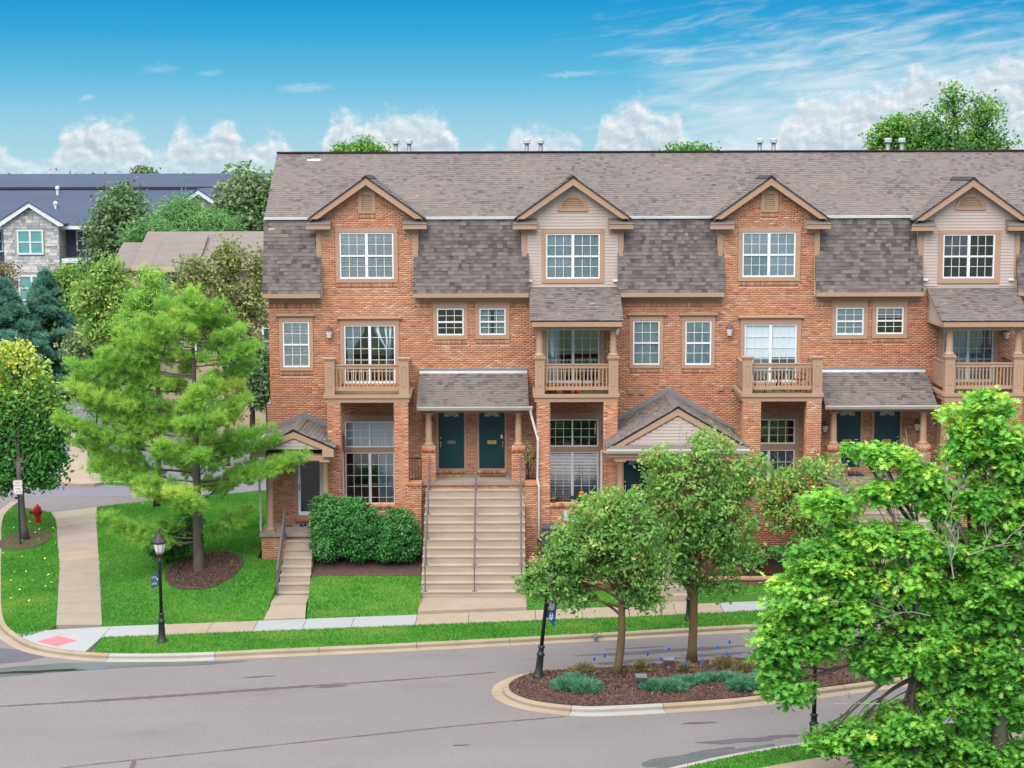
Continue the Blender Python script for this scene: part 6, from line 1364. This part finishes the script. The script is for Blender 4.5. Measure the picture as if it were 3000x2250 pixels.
def clump_points(blobs, n, rng, shell=.45):
    w = np.array([(r[0] * r[1] * r[2]) ** (2 / 3) for _, r in blobs]); k = rng.choice(len(blobs), n, p=w / w.sum()); d = unit(rng.normal(0, 1, (n, 3)))
    rad = rng.uniform(shell ** 3, 1, n) ** (1 / 3); c = np.array([b[0] for b in blobs])[k]; r = np.array([b[1] for b in blobs])[k]
    return c + d * r * rad[:, None], k, d
def blob_leaves(name, blobs, n, size, mat, parent, local=False, seed=0, per=14, cr=.5, tmpl=DIAMOND, up=.5, tint0=.5, tv=.16, hv=0.0, shell=.45, droop=0.0, flat=.7, tfun=None, whorl=0.0):
    rng = np.random.default_rng(seed); nc = max(1, n // per); P, k, d = clump_points(blobs, nc, rng, shell)
    ct = rng.normal(0, tv, nc); m = nc * per; i = np.repeat(np.arange(nc), per)
    C = P[i] + rng.normal(0, 1, (m, 3)) * cr * np.array([1, 1, flat]) * .5
    t = tint0 + ct[i] + rng.normal(0, .10 if not whorl else .06, m); axis = None
    if whorl:
        az = rng.uniform(0, 2 * math.pi, m); rr = rng.uniform(.25, 1, m); dz = rng.uniform(-.75, .25, m); axis = np.stack([np.cos(az), np.sin(az), dz], 1); C = P[i] + axis * (rr * whorl)[:, None] + rng.normal(0, .04, (m, 3)); t += .22 * (dz + .3)  # upper leaves of a bunch tinted lighter, sunlit tops painted in
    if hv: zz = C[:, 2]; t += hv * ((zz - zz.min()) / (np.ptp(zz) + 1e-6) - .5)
    if tfun is not None: t = tfun(C, t, rng)
    o = leaf_mesh(name, C, size * rng.uniform(.55, 1.3, m), t, mat, parent, tmpl, up, d[i], local, seed, droop, axis)
    return o, P, k
def curve(a, b, bend, n=6, rng=random):
    a, b = Vector(a), Vector(b); L = (b - a).length; off = Vector((rng.uniform(-1, 1), rng.uniform(-1, 1), rng.uniform(.2, 1))) * bend * L
    return [a.lerp(b, i / n) + off * math.sin(math.pi * i / n) for i in range(n + 1)]
def tree(name, label, base, fork, r0, blobs, n, size, leaf, bark, group=None, seed=0, per=16, cr=.45, tmpl=DIAMOND, tint0=.5, tv=.16, hv=0.0, shell=.45, limbs=True, twigs=True, droop=0.0, stems=1, tfun=None, cat='tree', flat=.7, whorl=0.0):
    T = thing(name, label, cat, base, group); rng = random.Random(seed); base, fork = Vector(base), Vector(fork)
    tr = MB(); H = (fork - base).length; pts = curve(base - Vector((0, 0, .1)), fork, .03, 6, rng)
    for s_ in range(stems):
        pp_ = pts if s_ == 0 else curve(base + Vector((rng.uniform(-.3, .3), rng.uniform(-.3, .3), -.1)), fork + Vector((rng.uniform(-.9, .9), rng.uniform(-.6, .6), rng.uniform(-.3, .5))), .06, 6, rng)
        tr.tube(pp_, [r0 * (1.25 if i == 0 else 1.0 - .3 * i / 6) for i in range(7)] if s_ == 0 else [r0 * (.8 - .05 * i) for i in range(7)], 10)
    tr.build('trunk', bark, T, True)
    o, P, k = blob_leaves('crown', blobs, n, size, leaf, T, seed=seed, per=per, cr=cr, tmpl=tmpl, tint0=tint0, tv=tv, hv=hv, shell=shell, droop=droop, tfun=tfun, flat=flat, whorl=whorl)
    if limbs:
        lb = MB(); ends = []
        for c, r in blobs:
            st = fork.lerp(base, rng.uniform(0, .25)); end = Vector(c); cv = curve(st, end, .10, 6, rng); lb.tube(cv, [r0 * (.36 - .047 * i) for i in range(7)], 6, False); ends.append(cv)
        if twigs:
            for j in range(0, len(P), max(1, len(P) // 260)):
                cv = ends[k[j]]; q = cv[rng.choice((3, 4, 5, 6))]; lb.tube(curve(q, P[j], .08, 3, rng), [r0 * .13, r0 * .09, r0 * .06, r0 * .03], 4, False)
        lb.build('branches', bark, T, True)['kind'] = 'stuff'
    return T
def dead_twigs(name, starts, parent, seed=0):
    rng = random.Random(seed); m = MB()
    def grow(p, d, L, r, lev):
        q = p + d * L; mid = p.lerp(q, .5) + Vector((rng.uniform(-1, 1), rng.uniform(-1, 1), rng.uniform(-.3, .8))) * L * .08
        m.tube([p, mid, q], [r, r * .8, r * .6], 4, False)
        if lev > 0:
            for _ in range(3): nd = (d + Vector((rng.uniform(-1, 1), rng.uniform(-1, 1), rng.uniform(-.5, .8))) * .75).normalized(); s = rng.uniform(.35, 1); grow(p.lerp(q, s), nd, L * rng.uniform(.5, .8), r * .6, lev - 1)
    for p, d, L, r, lv in starts: grow(Vector(p), Vector(d).normalized(), L, r, lv)
    o = m.build(name, 'twig_dead', parent); o['kind'] = 'stuff'; return o
# ---- needle trees
def needle_mesh(name, P, D, L, n, mat, parent, tint, seed=0, w=.008, spread=.75):
    rng = np.random.default_rng(seed); m = len(P) * n; i = np.repeat(np.arange(len(P)), n)
    d = unit(unit(D)[i] * .75 + unit(rng.normal(0, 1, (m, 3))) * spread + np.array([0, 0, .12])); l = L[i] * rng.uniform(.7, 1.15, m); s = unit(np.cross(d, rng.normal(0, 1, (m, 3)))) * w
    b = P[i] + rng.normal(0, .02, (m, 3)); V = np.stack([b - s, b + s, b + d * l[:, None]], 1); t = np.clip(tint[i] + rng.normal(0, .1, m), 0, 1)
    return npmesh(name, V.reshape(-1, 3), np.arange(m * 3).reshape(m, 3), t, mat, parent, kind='stuff')
def pine(name, label, base, top, tips, r0, mat, bark, needles=30, L=.15, seed=0, sub=.2, group=None, w=.008, tint0=.5):
    rng = random.Random(seed); T = thing(name, label, 'tree', base, group); base, top = Vector(base), Vector(top)
    ax = lambda z: base.lerp(top, (z - base.z) / (top.z - base.z)); MB().tube([base - Vector((0, 0, .1))] + [ax(base.z + (top.z - base.z) * i / 8) for i in range(9)], [r0 * 1.25] + [r0 * (1 - .88 * i / 8) for i in range(9)], 10).build('trunk', bark, T, True)
    br = MB(); P, D, TT, LL = [], [], [], []
    for tip in tips + [tuple(top)]:
        tip = Vector(tip); h = (tip - ax(min(tip.z, top.z))).length; lead = h < .05
        st = ax(max(tip.z - .22 * h - .05, base.z + 1.2)) if not lead else ax(top.z - 1.0)
        ln = max((tip - st).length, .3); cv = [st.lerp(tip, i / 6) + Vector((0, 0, (-.06 if not lead else 0) * ln * math.sin(math.pi * i / 6))) + Vector((rng.uniform(-1, 1), rng.uniform(-1, 1), 0)) * .04 * ln * math.sin(math.pi * i / 6) for i in range(7)]
        br.tube(cv, [max(.008 + .010 * ln * (1 - i / 6), .005) for i in range(7)], 5, False); ct = rng.gauss(tint0, .14)
        k = max(3, int(ln / sub)); d0 = (cv[6] - cv[0]).normalized(); side = d0.cross(Vector((0, 0, 1)));  side = side.normalized() if side.length > .1 else Vector((1, 0, 0))
        for j in range(k):
            f = .38 + .62 * (j + rng.random()) / k; f = min(f, .999); i0 = int(f * 6); p = cv[i0].lerp(cv[i0 + 1], f * 6 - i0)
            for sg in (-1, 1, 0):
                sl = rng.uniform(.18, .62) * (1.25 - .7 * f) * min(ln, 2.4) * (.55 if sg else .35); sd = (side * sg * .9 + d0 * .75 + Vector((rng.uniform(-.3, .3), rng.uniform(-.3, .3), rng.uniform(0, .45) if sg else 1.0))).normalized(); e = p + sd * sl
                br.tube([p, e], [.008, .004], 3, False)
                for q in range(5): g_ = .25 + .75 * q / 4; P.append(tuple(p.lerp(e, g_) + Vector((rng.gauss(0, .10), rng.gauss(0, .10), rng.gauss(0, .10))))); D.append(tuple(sd + Vector((0, 0, .25)))); TT.append(ct + rng.gauss(0, .06) + .12 * (f - .5)); LL.append(L * rng.uniform(.8, 1.2))
    br.build('branches', bark, T, True)['kind'] = 'stuff'
    needle_mesh('needles', np.array(P), np.array(D), np.array(LL), needles, mat, T, np.array(TT), seed, w); return T
def tipset(spec, Y, rng, spread): return [tuple(PY(x, y, Y + rng.uniform(-spread, spread))) for x, y in spec]
rg = random.Random(4); PB = Vector((-10.98, -4.0, .52)); PT = PY(414, 626, -4.0)
spec = [(350, 655), (300, 695), (478, 662), (520, 715), (262, 725), (215, 765), (500, 690), (330, 760), (480, 740), (550, 750), (160, 790), (400, 650), (428, 652), (372, 672), (455, 668), (345, 692), (468, 694), (318, 722), (500, 736), (262, 752), (240, 776), (526, 764), (206, 790), (546, 790), (170, 820), (150, 836), (520, 826), (182, 870), (536, 862), (126, 905), (150, 920), (560, 930), (170, 955), (596, 950), (654, 985), (620, 1004), (245, 992), (200, 1008), (580, 1010), (290, 1050), (500, 1052), (222, 1118), (540, 1102), (520, 1128), (300, 1168), (258, 1150), (350, 1128), (478, 1140), (390, 1060), (470, 1010), (340, 985), (500, 905), (300, 900), (330, 820), (470, 810), (420, 730), (380, 760), (450, 770), (360, 880), (440, 900), (400, 960), (450, 1040), (280, 850), (230, 900)]
tips = tipset(spec, -4.0, rg, .7)
for i in range(34):
    z = rg.uniform(3.6, PT.z - .6); a = rg.choice((-1, 1)) * rg.uniform(.6, 2.5); rr = (PT.z - z) * .34 + .5; rr = min(rr, 3.0); tips.append((PB.x + rr * math.cos(a) * .75, PB.y + rr * math.sin(a), z))
pine('white_pine', 'tall light green pine with soft long needles in a mulch ring on the lawn', tuple(PB), tuple(PT), tips, .20, 'pine_needle', 'bark_grey', 26, .22, 2, .21, None, .0064, .55)
def cone_tips(cx, cy, z0, z1, r, n, rng): 
    out = []
    for i in range(n):
        f = (i + rng.random()) / n; z = z0 + (z1 - z0) * f; rr = r * (1 - f) ** .85 * rng.uniform(.75, 1.1) + .12; a = rng.uniform(0, 6.283); out.append((cx + rr * math.cos(a), cy + rr * math.sin(a), z - .10 * rr))
    return out
def conifer(label, px, ytop, Y, r, mat, seed, n=70, needles=14, L=.22, w=.02, name='spruce', group='conifers behind the parking lot', tint0=.5, z0=.4):
    t = PY(px, ytop, Y); rng = random.Random(seed); pine(name, label, (t.x, Y, z0), tuple(t), cone_tips(t.x, Y, z0 + .8, t.z - .2, r, n, rng), .16, mat, 'bark_dark', needles, L, seed, .34, group, w, tint0)
conifer('blue green spruce standing before the stone bay, slender pointed top', 98, 588, 46, 3.6, 'spruce_needle', 21, 150, 16, .30, .03)
conifer('dense blue green spruce cut by the picture edge, beside the slender one', 8, 606, 44, 3.8, 'spruce_needle', 22, 150, 16, .30, .03)
def bg(name, label, blobs, Y, n, size, leaf, seed, group=None, bark='bark_dark', r0=.16, fork=.3, **kw):
    bl = [B(x, y, rx, ry, Y) for x, y, rx, ry in blobs]; cx = sum(b[0][0] for b in bl) / len(bl); zt = max(b[0][2] + b[1][2] for b in bl); zb = min(b[0][2] - b[1][2] for b in bl); z0 = kw.pop('z0', .4)
    return tree(name, label, (cx, Y, z0), (cx, Y, max(z0 + 1.0, zb + (zt - zb) * fork)), r0, bl, n, size, leaf, bark, group, seed, **kw)
bg('pine', 'feathery pale green pine against the dark blue roof', [(398, 436, 18, 20), (382, 458, 36, 24), (430, 470, 40, 22), (370, 480, 40, 22), (415, 490, 66, 24), (470, 485, 40, 24)], 47, 9000, .42, 'far_pine', 24, cr=.9, tmpl=NEEDLE, tv=.2, flat=.5)
bg('pine', 'bright green young pine in front of the tan townhouse roof', [(325, 600, 30, 22), (345, 636, 32, 26), (306, 650, 32, 32), (352, 672, 36, 26), (290, 700, 44, 30), (330, 720, 50, 34)], 9, 11000, .24, 'pine_needle', 23, cr=.42, tmpl=NEEDLE, tint0=.5, tv=.18, r0=.12, flat=.7)
bg('pine', 'soft green pine beside the dark rounded tree, under the far gable', [(330, 500, 30, 26), (300, 520, 34, 26), (360, 520, 34, 22)], 44, 4500, .40, 'far_pine', 25, cr=.8, tmpl=NEEDLE, tint0=.35, tv=.2)
bg('tree', 'dark dense columnar tree in front of the blue roofed apartments', [(262, 445, 40, 42), (235, 500, 40, 55), (285, 500, 42, 60), (225, 570, 36, 60), (270, 590, 45, 70), (240, 650, 45, 50)], 50, 12000, .34, 'dark_leaf', 31, cr=.9, tv=.18)
bg('tree', 'dark rounded tree behind the brick roof corner', [(545, 405, 34, 28), (520, 440, 40, 40), (570, 440, 36, 50), (540, 480, 50, 40)], 50, 9000, .34, 'dark_leaf', 32, cr=.9, tint0=.6, tv=.18)
bg('tree', 'olive leaved tree with thin crown against the tan townhouse', [(490, 560, 34, 40), (420, 590, 40, 40), (560, 585, 26, 50), (470, 640, 60, 50), (400, 650, 40, 40), (545, 660, 38, 50), (500, 720, 50, 45), (555, 770, 36, 50), (540, 830, 40, 40), (450, 700, 50, 50), (385, 700, 40, 40)], 20, 17000, .19, 'olive_leaf', 33, cr=.5, r0=.13, tv=.18, shell=.3, bark='bark_brown')
bg('tree', 'dark green low limbs of a tree beside the brick corner', [(548, 790, 34, 52), (560, 850, 26, 34), (520, 770, 30, 40)], 17, 7000, .18, 'dark_leaf', 34, cr=.4)
bg('tree', 'yellow green tree between the dark tree and the white pine', [(235, 600, 32, 42), (200, 640, 40, 40), (262, 650, 40, 50), (225, 700, 48, 44), (275, 720, 34, 40)], 27, 11000, .22, 'lime_leaf', 35, cr=.55, tint0=.55, tv=.2)
bg('tree', 'light green birch like tree beside the slender spruce', [(148, 620, 26, 50), (135, 680, 36, 50), (165, 700, 30, 50), (175, 650, 22, 40)], 47, 7500, .28, 'lime_leaf', 36, cr=.7, tint0=.4)
bg('tree', 'grey green tree shading a dark parked car', [(205, 735, 50, 32), (250, 750, 44, 36), (175, 760, 34, 30), (265, 800, 34, 30)], 34, 8000, .24, 'dark_leaf', 37, cr=.55, tint0=.75, fork=.15)
bg('tree', 'russet leaved tree at the corner of the stone bay', [(12, 600, 26, 38), (-10, 650, 40, 40)], 55, 2500, .2, 'dry_shrub', 38, cr=.6)
bg('tree', 'bushy green tree under the far balconies', [(172, 640, 28, 34), (205, 690, 30, 40), (185, 600, 20, 30)], 54, 6000, .3, 'far_pine', 39, cr=.6)
bg('shrub', 'round green shrub by the curved beige path', [(245, 880, 36, 26), (205, 880, 26, 22)], 24, 3000, .12, 'bush_leaf', 40, cr=.35, cat='shrub', fork=.1)
bg('shrub', 'pale leaved shrub near the silver car', [(300, 860, 40, 24), (345, 880, 34, 26)], 26, 3000, .12, 'olive_leaf', 41, cr=.35, cat='shrub', fork=.1)
bg('shrub', 'low green hedge shrub behind the white pine trunk', [(380, 900, 44, 34), (450, 890, 44, 38), (500, 880, 30, 34)], 26, 4200, .13, 'bush_leaf', 42, cr=.35, cat='shrub', fork=.1)
bg('tree', 'tall green maple rising beyond the roof with bare twigs', [(2058, 212, 26, 30), (2062, 250, 22, 26), (2122, 236, 36, 32), (2130, 280, 34, 30), (1995, 275, 36, 34), (2050, 305, 56, 36), (2110, 318, 46, 36), (2158, 320, 34, 26), (2000, 325, 40, 30)], 24, 6500, .2, 'maple_leaf', 43, r0=.2, cr=.55, tint0=.45, tv=.16, shell=.3, bark='bark_grey')
bg('tree', 'smaller green maple behind the flue pipes on the ridge', [(1938, 275, 30, 24), (1915, 300, 34, 26), (1955, 312, 34, 26), (1900, 325, 26, 20)], 25, 4200, .2, 'maple_leaf', 44, cr=.5, tint0=.5, bark='bark_grey')
bg('tree', 'green treetop peeking over the left part of the ridge', [(745, 326, 22, 14), (785, 318, 16, 20), (812, 324, 18, 16), (770, 335, 40, 20)], 18, 2200, .17, 'maple_leaf', 45, cr=.4, tint0=.5)
bg('tree', 'small green treetop peeking over the ridge between flue pairs', [(1465, 330, 18, 12), (1498, 328, 24, 12), (1528, 330, 14, 12)], 18, 1500, .17, 'maple_leaf', 46, cr=.4, tint0=.45)
bg('tree', 'far treetop standing above the dark blue roof', [(313, 372, 16, 10), (306, 380, 16, 10)], 95, 900, .35, 'dark_leaf', 47, cr=.8)
far_bl = [B(520 + i * 13, 374 - 3 * math.sin(i * 1.7), 16, 9, 130) for i in range(9)] + [B(-200 + i * 60, 400, 50, 12, 200) for i in range(14)] + [B(900 + i * 90, 402, 70, 14, 220) for i in range(18)]
o, _, _ = blob_leaves('woodland', far_bl, 9000, .8, 'dark_leaf', None, seed=48, cr=1.6, tint0=.5); tag(o, 'far green treeline along the horizon', 'woodland')
# ---- maple by the fire lane sign
mb_h = base_h(3.05) + .03
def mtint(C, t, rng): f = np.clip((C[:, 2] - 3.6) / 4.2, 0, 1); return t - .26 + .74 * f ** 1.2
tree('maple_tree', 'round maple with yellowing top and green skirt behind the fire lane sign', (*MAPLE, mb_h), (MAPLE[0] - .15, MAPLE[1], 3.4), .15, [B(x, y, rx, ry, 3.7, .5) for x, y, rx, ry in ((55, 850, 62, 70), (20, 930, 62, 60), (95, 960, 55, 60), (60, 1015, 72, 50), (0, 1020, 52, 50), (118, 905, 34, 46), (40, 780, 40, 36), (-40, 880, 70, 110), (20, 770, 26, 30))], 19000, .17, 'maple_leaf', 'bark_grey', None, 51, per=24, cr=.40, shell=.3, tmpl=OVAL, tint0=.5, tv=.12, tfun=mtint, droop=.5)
# ---- pears on the island
PR = lambda sp, Y: [B(x, y, rx, ry, Y) for x, y, rx, ry in sp]
f1 = PY(1342, 1290, -14.7)
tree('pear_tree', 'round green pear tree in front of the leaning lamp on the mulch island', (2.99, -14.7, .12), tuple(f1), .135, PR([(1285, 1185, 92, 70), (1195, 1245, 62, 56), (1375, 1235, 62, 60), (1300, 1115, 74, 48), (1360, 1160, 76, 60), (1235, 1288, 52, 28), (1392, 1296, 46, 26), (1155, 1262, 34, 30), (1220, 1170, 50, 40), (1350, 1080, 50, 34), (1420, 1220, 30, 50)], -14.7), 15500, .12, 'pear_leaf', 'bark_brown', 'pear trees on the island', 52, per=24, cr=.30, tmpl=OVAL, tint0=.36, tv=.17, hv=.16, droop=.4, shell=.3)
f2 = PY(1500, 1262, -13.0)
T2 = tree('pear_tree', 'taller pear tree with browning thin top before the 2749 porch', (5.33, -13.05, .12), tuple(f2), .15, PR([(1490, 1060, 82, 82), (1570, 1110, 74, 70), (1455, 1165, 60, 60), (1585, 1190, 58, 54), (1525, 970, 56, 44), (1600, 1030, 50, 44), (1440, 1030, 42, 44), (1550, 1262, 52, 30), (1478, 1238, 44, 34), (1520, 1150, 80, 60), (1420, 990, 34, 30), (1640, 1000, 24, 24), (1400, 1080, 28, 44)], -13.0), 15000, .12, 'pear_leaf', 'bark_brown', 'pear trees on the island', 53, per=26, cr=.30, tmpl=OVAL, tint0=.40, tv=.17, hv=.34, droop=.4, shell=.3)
dead_twigs('bare_twigs', [(PY(1475, 1010, -13), (-.1, 0, 1), .9, .012, 2), (PY(1455, 980, -13), (.3, 0, 1), .7, .01, 2), (PY(1560, 1000, -13), (.2, 0, 1), .5, .01, 2)], T2, 3)
bg('shrub_tree', 'thin multi stemmed small tree on the block terraces', [(1770, 1012, 50, 26), (1735, 1085, 56, 40), (1800, 1110, 46, 44), (1690, 1110, 40, 40), (1760, 1160, 60, 36), (1660, 1060, 30, 40), (1830, 1180, 30, 40), (1800, 1050, 36, 30), (1840, 1080, 30, 40), (1700, 1040, 36, 30)], -4.3, 10500, .13, 'pear_leaf', 54, cr=.30, r0=.05, stems=7, tmpl=OVAL, tint0=.55, fork=.4, z0=1.1, tv=.2)
# ---- oaks in front
OA = PR([(1725, 1290, 72, 60), (1680, 1390, 56, 64), (1700, 1480, 56, 48), (1800, 1215, 66, 46), (1785, 1085, 52, 34), (1890, 1165, 66, 36), (1950, 1250, 70, 54), (1850, 1320, 80, 56), (1770, 1380, 60, 50), (1985, 1390, 80, 70), (1900, 1420, 60, 44), (1950, 1560, 80, 44), (1850, 1585, 66, 34), (1780, 1600, 46, 26), (1920, 1630, 70, 34), (2030, 1500, 50, 50), (1740, 1200, 34, 34), (1850, 1260, 60, 40), (1900, 1060, 40, 30), (1960, 1160, 50, 34), (1830, 1150, 40, 26)], -23.0)
OB = PR([(1990, 1030, 44, 30), (2030, 1050, 40, 34), (1950, 1060, 40, 30), (2060, 900, 30, 34), (2100, 940, 44, 40), (2010, 1190, 50, 40), (2110, 1180, 50, 44), (2060, 1640, 50, 30), (2140, 1620, 56, 44), (2205, 1640, 50, 40), (2000, 1610, 50, 34), (2170, 1460, 60, 60), (2190, 1020, 56, 50), (2150, 1230, 70, 60), (2210, 1220, 60, 60), (2030, 1300, 50, 50), (2060, 1440, 60, 50), (2000, 1260, 40, 40), (2150, 1340, 60, 50), (2040, 1090, 40, 34), (2130, 885, 52, 44), (2170, 960, 60, 52), (2085, 985, 44, 50), (1905, 985, 44, 26), (1955, 985, 36, 24), (1850, 965, 22, 16), (2120, 1075, 60, 46), (2190, 1120, 60, 66), (2060, 1180, 56, 40), (2100, 1270, 70, 56), (2190, 1300, 60, 70), (2140, 1420, 70, 64), (2080, 1350, 50, 50), (2200, 1530, 56, 56), (2110, 1530, 56, 50), (2060, 1600, 50, 36), (2270, 1050, 80, 130), (2280, 1350, 80, 130), (2000, 1080, 30, 26)], -22.7)
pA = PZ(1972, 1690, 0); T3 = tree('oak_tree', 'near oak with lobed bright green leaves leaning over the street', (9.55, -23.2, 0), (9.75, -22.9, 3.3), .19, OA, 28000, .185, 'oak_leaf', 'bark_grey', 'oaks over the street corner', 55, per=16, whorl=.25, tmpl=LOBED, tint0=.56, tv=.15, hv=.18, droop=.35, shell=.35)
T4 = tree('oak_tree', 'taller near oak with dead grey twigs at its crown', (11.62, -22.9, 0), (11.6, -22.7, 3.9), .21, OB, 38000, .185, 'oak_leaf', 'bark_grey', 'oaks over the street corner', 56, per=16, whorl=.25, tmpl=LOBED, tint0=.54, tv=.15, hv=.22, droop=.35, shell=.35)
dw = lambda x, y, dx, dz, L, r, lv, Y=-23.6: (PY(x, y, Y), (dx, -.15, dz), L, r, lv)
dead_twigs('dead_branch', [dw(2060, 1250, -.25, 1, 1.1, .022, 3), dw(2040, 1130, .2, 1, .8, .014, 3, -23.2), dw(2090, 1200, .8, .3, 1.0, .014, 3), dw(2010, 1330, -.7, .1, .9, .014, 3)], T4, 5)
dead_twigs('dead_branch', [dw(1985, 1090, -.05, 1, 1.0, .018, 3, -22.4), dw(1960, 1110, -.9, .45, 1.2, .014, 3, -22.4), dw(1900, 1100, -.9, .8, .9, .012, 3, -22.4), dw(1830, 1300, -.8, .1, .8, .012, 2, -23.6), dw(1900, 1520, -1, .05, .9, .014, 2, -23.4)], T3, 6)
# ---- shrubs by the house
def bush(label, blobs, n, size, leaf, seed, base, name='shrub', cr=.16, tint0=.45, shell=.86, tv=.10, core=True, stem='bark_dark', **kw):
    T = thing(name, label, 'shrub', base); s = MB(); rng = random.Random(seed)
    for c, r in blobs:
        for k in range(3): s.tube([(base[0] + rng.uniform(-.2, .2) + (c[0] - base[0]) * .5, base[1] + rng.uniform(-.15, .15) + (c[1] - base[1]) * .5, base[2] - .05), (c[0] + rng.uniform(-.3, .3), c[1], c[2])], .02, 5, False)
    s.build('stems', stem, T)
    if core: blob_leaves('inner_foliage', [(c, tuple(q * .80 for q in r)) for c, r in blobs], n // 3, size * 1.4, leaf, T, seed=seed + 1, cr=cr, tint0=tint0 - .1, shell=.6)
    blob_leaves('foliage', blobs, n, size, leaf, T, seed=seed, cr=cr, tint0=tint0, shell=shell, tv=tv, per=12, **kw); return T
Yb = -3.55
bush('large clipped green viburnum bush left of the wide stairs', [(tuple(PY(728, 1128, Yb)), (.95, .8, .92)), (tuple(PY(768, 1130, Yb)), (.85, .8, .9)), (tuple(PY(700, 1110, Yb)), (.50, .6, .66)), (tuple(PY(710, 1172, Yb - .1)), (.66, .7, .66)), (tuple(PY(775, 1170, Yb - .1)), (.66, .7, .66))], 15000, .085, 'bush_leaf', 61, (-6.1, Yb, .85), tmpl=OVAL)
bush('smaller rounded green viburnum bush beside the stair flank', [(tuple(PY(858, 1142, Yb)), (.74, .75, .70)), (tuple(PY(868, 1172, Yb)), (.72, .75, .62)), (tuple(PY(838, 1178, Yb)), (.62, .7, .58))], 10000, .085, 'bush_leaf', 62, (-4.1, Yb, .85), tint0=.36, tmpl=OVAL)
g0 = PY(372, 1200, -2.6); bush('low dark green yew behind the street lamp and pine trunk', [(tuple(PY(372, 1165, -2.6)), (1.0, .7, .55)), (tuple(PY(405, 1140, -2.4)), (.6, .5, .5)), (tuple(PY(350, 1185, -2.8)), (.6, .5, .35))], 5200, .09, 'bush_leaf', 63, (g0.x, -2.6, lawn_h(g0.x, -2.6)), tint0=.28, shell=.6, cr=.2)
bush('pink flowering sedum clump beside the wide stairs', [(tuple(PY(1165, 1212, -4.9)), (.42, .35, .16)), (tuple(PY(1198, 1204, -4.7)), (.35, .3, .14)), (tuple(PY(1226, 1200, -4.7)), (.2, .2, .1))], 1500, .06, 'sedum', 64, (1.2, -4.9, .65), cr=.1, core=False, tint0=.55, shell=.5, name='sedum')
bush('green perennials on the lower block terrace', [(tuple(PY(x, 1192, -4.75)), (.34, .3, .22)) for x in (1680, 1712, 1745, 1780, 1815)] + [(tuple(PY(x, 1205, -4.8)), (.3, .3, .2)) for x in (1600, 1640)], 2600, .12, 'bush_leaf', 65, (8.8, -4.75, .62), cr=.14, core=False, tint0=.4, shell=.4, name='perennials')
bush('leafy shrub right of the wide stairs behind the pear crown', [(tuple(PY(1230, 1165, -3.6)), (.6, .5, .5)), (tuple(PY(1290, 1170, -3.6)), (.6, .5, .45))], 2600, .09, 'pear_leaf', 66, (2.3, -3.6, 1.12), cr=.2, core=False, tint0=.6, shell=.4)
bush('tall trailing plant by the right porch pier', [(tuple(PY(1142, 975, -1.8)), (.14, .14, .45))], 260, .07, 'olive_leaf', 67, (.62, -1.8, 3.4), cr=.1, core=False, shell=.2, name='potted_plant')
def mat_plant(label, spec, n, leaf, seed, hgt=.09, size=.11, name='juniper', tint0=.5):
    bl = []
    for px, py, rx, ry in spec: c = PZ(px, py, .12); s = 3687 / (c.y - CAMY); bl.append(((c.x, c.y, .14), (rx / s, ry / s / .33, hgt)))
    T = thing(name, label, 'ground cover', (bl[0][0][0], bl[0][0][1], .1)); rng = np.random.default_rng(seed); P, k, d = clump_points(bl, n, rng, .1); P[:, 2] = np.maximum(P[:, 2], .12)
    D = d.copy(); D[:, 2] = np.abs(D[:, 2]) * .4 + .15; needle_mesh('foliage', P, D, np.full(n, .17), 9, leaf, T, np.clip(rng.normal(tint0, .16, n), 0, 1), seed, .014, .55)
    st = MB(); r2 = random.Random(seed)
    for c, r in bl:
        for _ in range(6): a = r2.uniform(0, 6.28); st.tube([(c[0], c[1], .1), (c[0] + r[0] * .8 * math.cos(a), c[1] + r[1] * .8 * math.sin(a), .2)], .012, 4, False)
    st.build('stems', 'bark_dark', T); return T
mat_plant('blue green creeping juniper at the rounded end of the island', [(1225, 1482, 34, 12), (1262, 1486, 40, 13), (1240, 1470, 26, 8)], 900, 'juniper', 71)
mat_plant('blue green creeping juniper under the floodlight on the island', [(1410, 1484, 30, 9), (1450, 1484, 40, 11), (1490, 1474, 40, 8), (1545, 1468, 44, 8)], 1100, 'juniper', 72)
mat_plant('blue green creeping juniper at the oak side of the island', [(1600, 1480, 30, 13), (1640, 1474, 40, 14), (1580, 1468, 30, 8), (1690, 1464, 40, 12)], 1000, 'juniper', 73)
for i, (x, y, rx, ry, lab) in enumerate(((1262, 1455, 34, 10, 'sparse yellowing shrub behind the juniper on the island'), (1568, 1440, 30, 12, 'sparse olive shrub behind the second pear trunk'), (1480, 1452, 18, 6, 'tiny yellow green shrub between the island pears'), (1385, 1450, 22, 7, 'dry low shrub beside the first pear trunk'), (1612, 1452, 26, 8, 'dry brown shrub near the oak on the island'))):
    mat_plant(lab, [(x, y, rx, ry)], 110, 'dry_shrub', 80 + i, .24, name='dry_shrub', tint0=.5)
n = 90; Pf = np.stack([RNG.uniform(-20.2, -16.0, n), RNG.uniform(-6, 6, n)], 1); Pf = Pf[poly_mask(LAWN_POLYS[0][0], Pf)]
tag(leaf_mesh('fallen_leaves', np.array([(x, y, lawn_h(x, y) + .06) for x, y in Pf]), np.full(len(Pf), .11), RNG.random(len(Pf)), 'fallen_leaf', None, DIAMOND, 3.0), 'scattered small yellow leaves fallen on the grass', 'leaves')
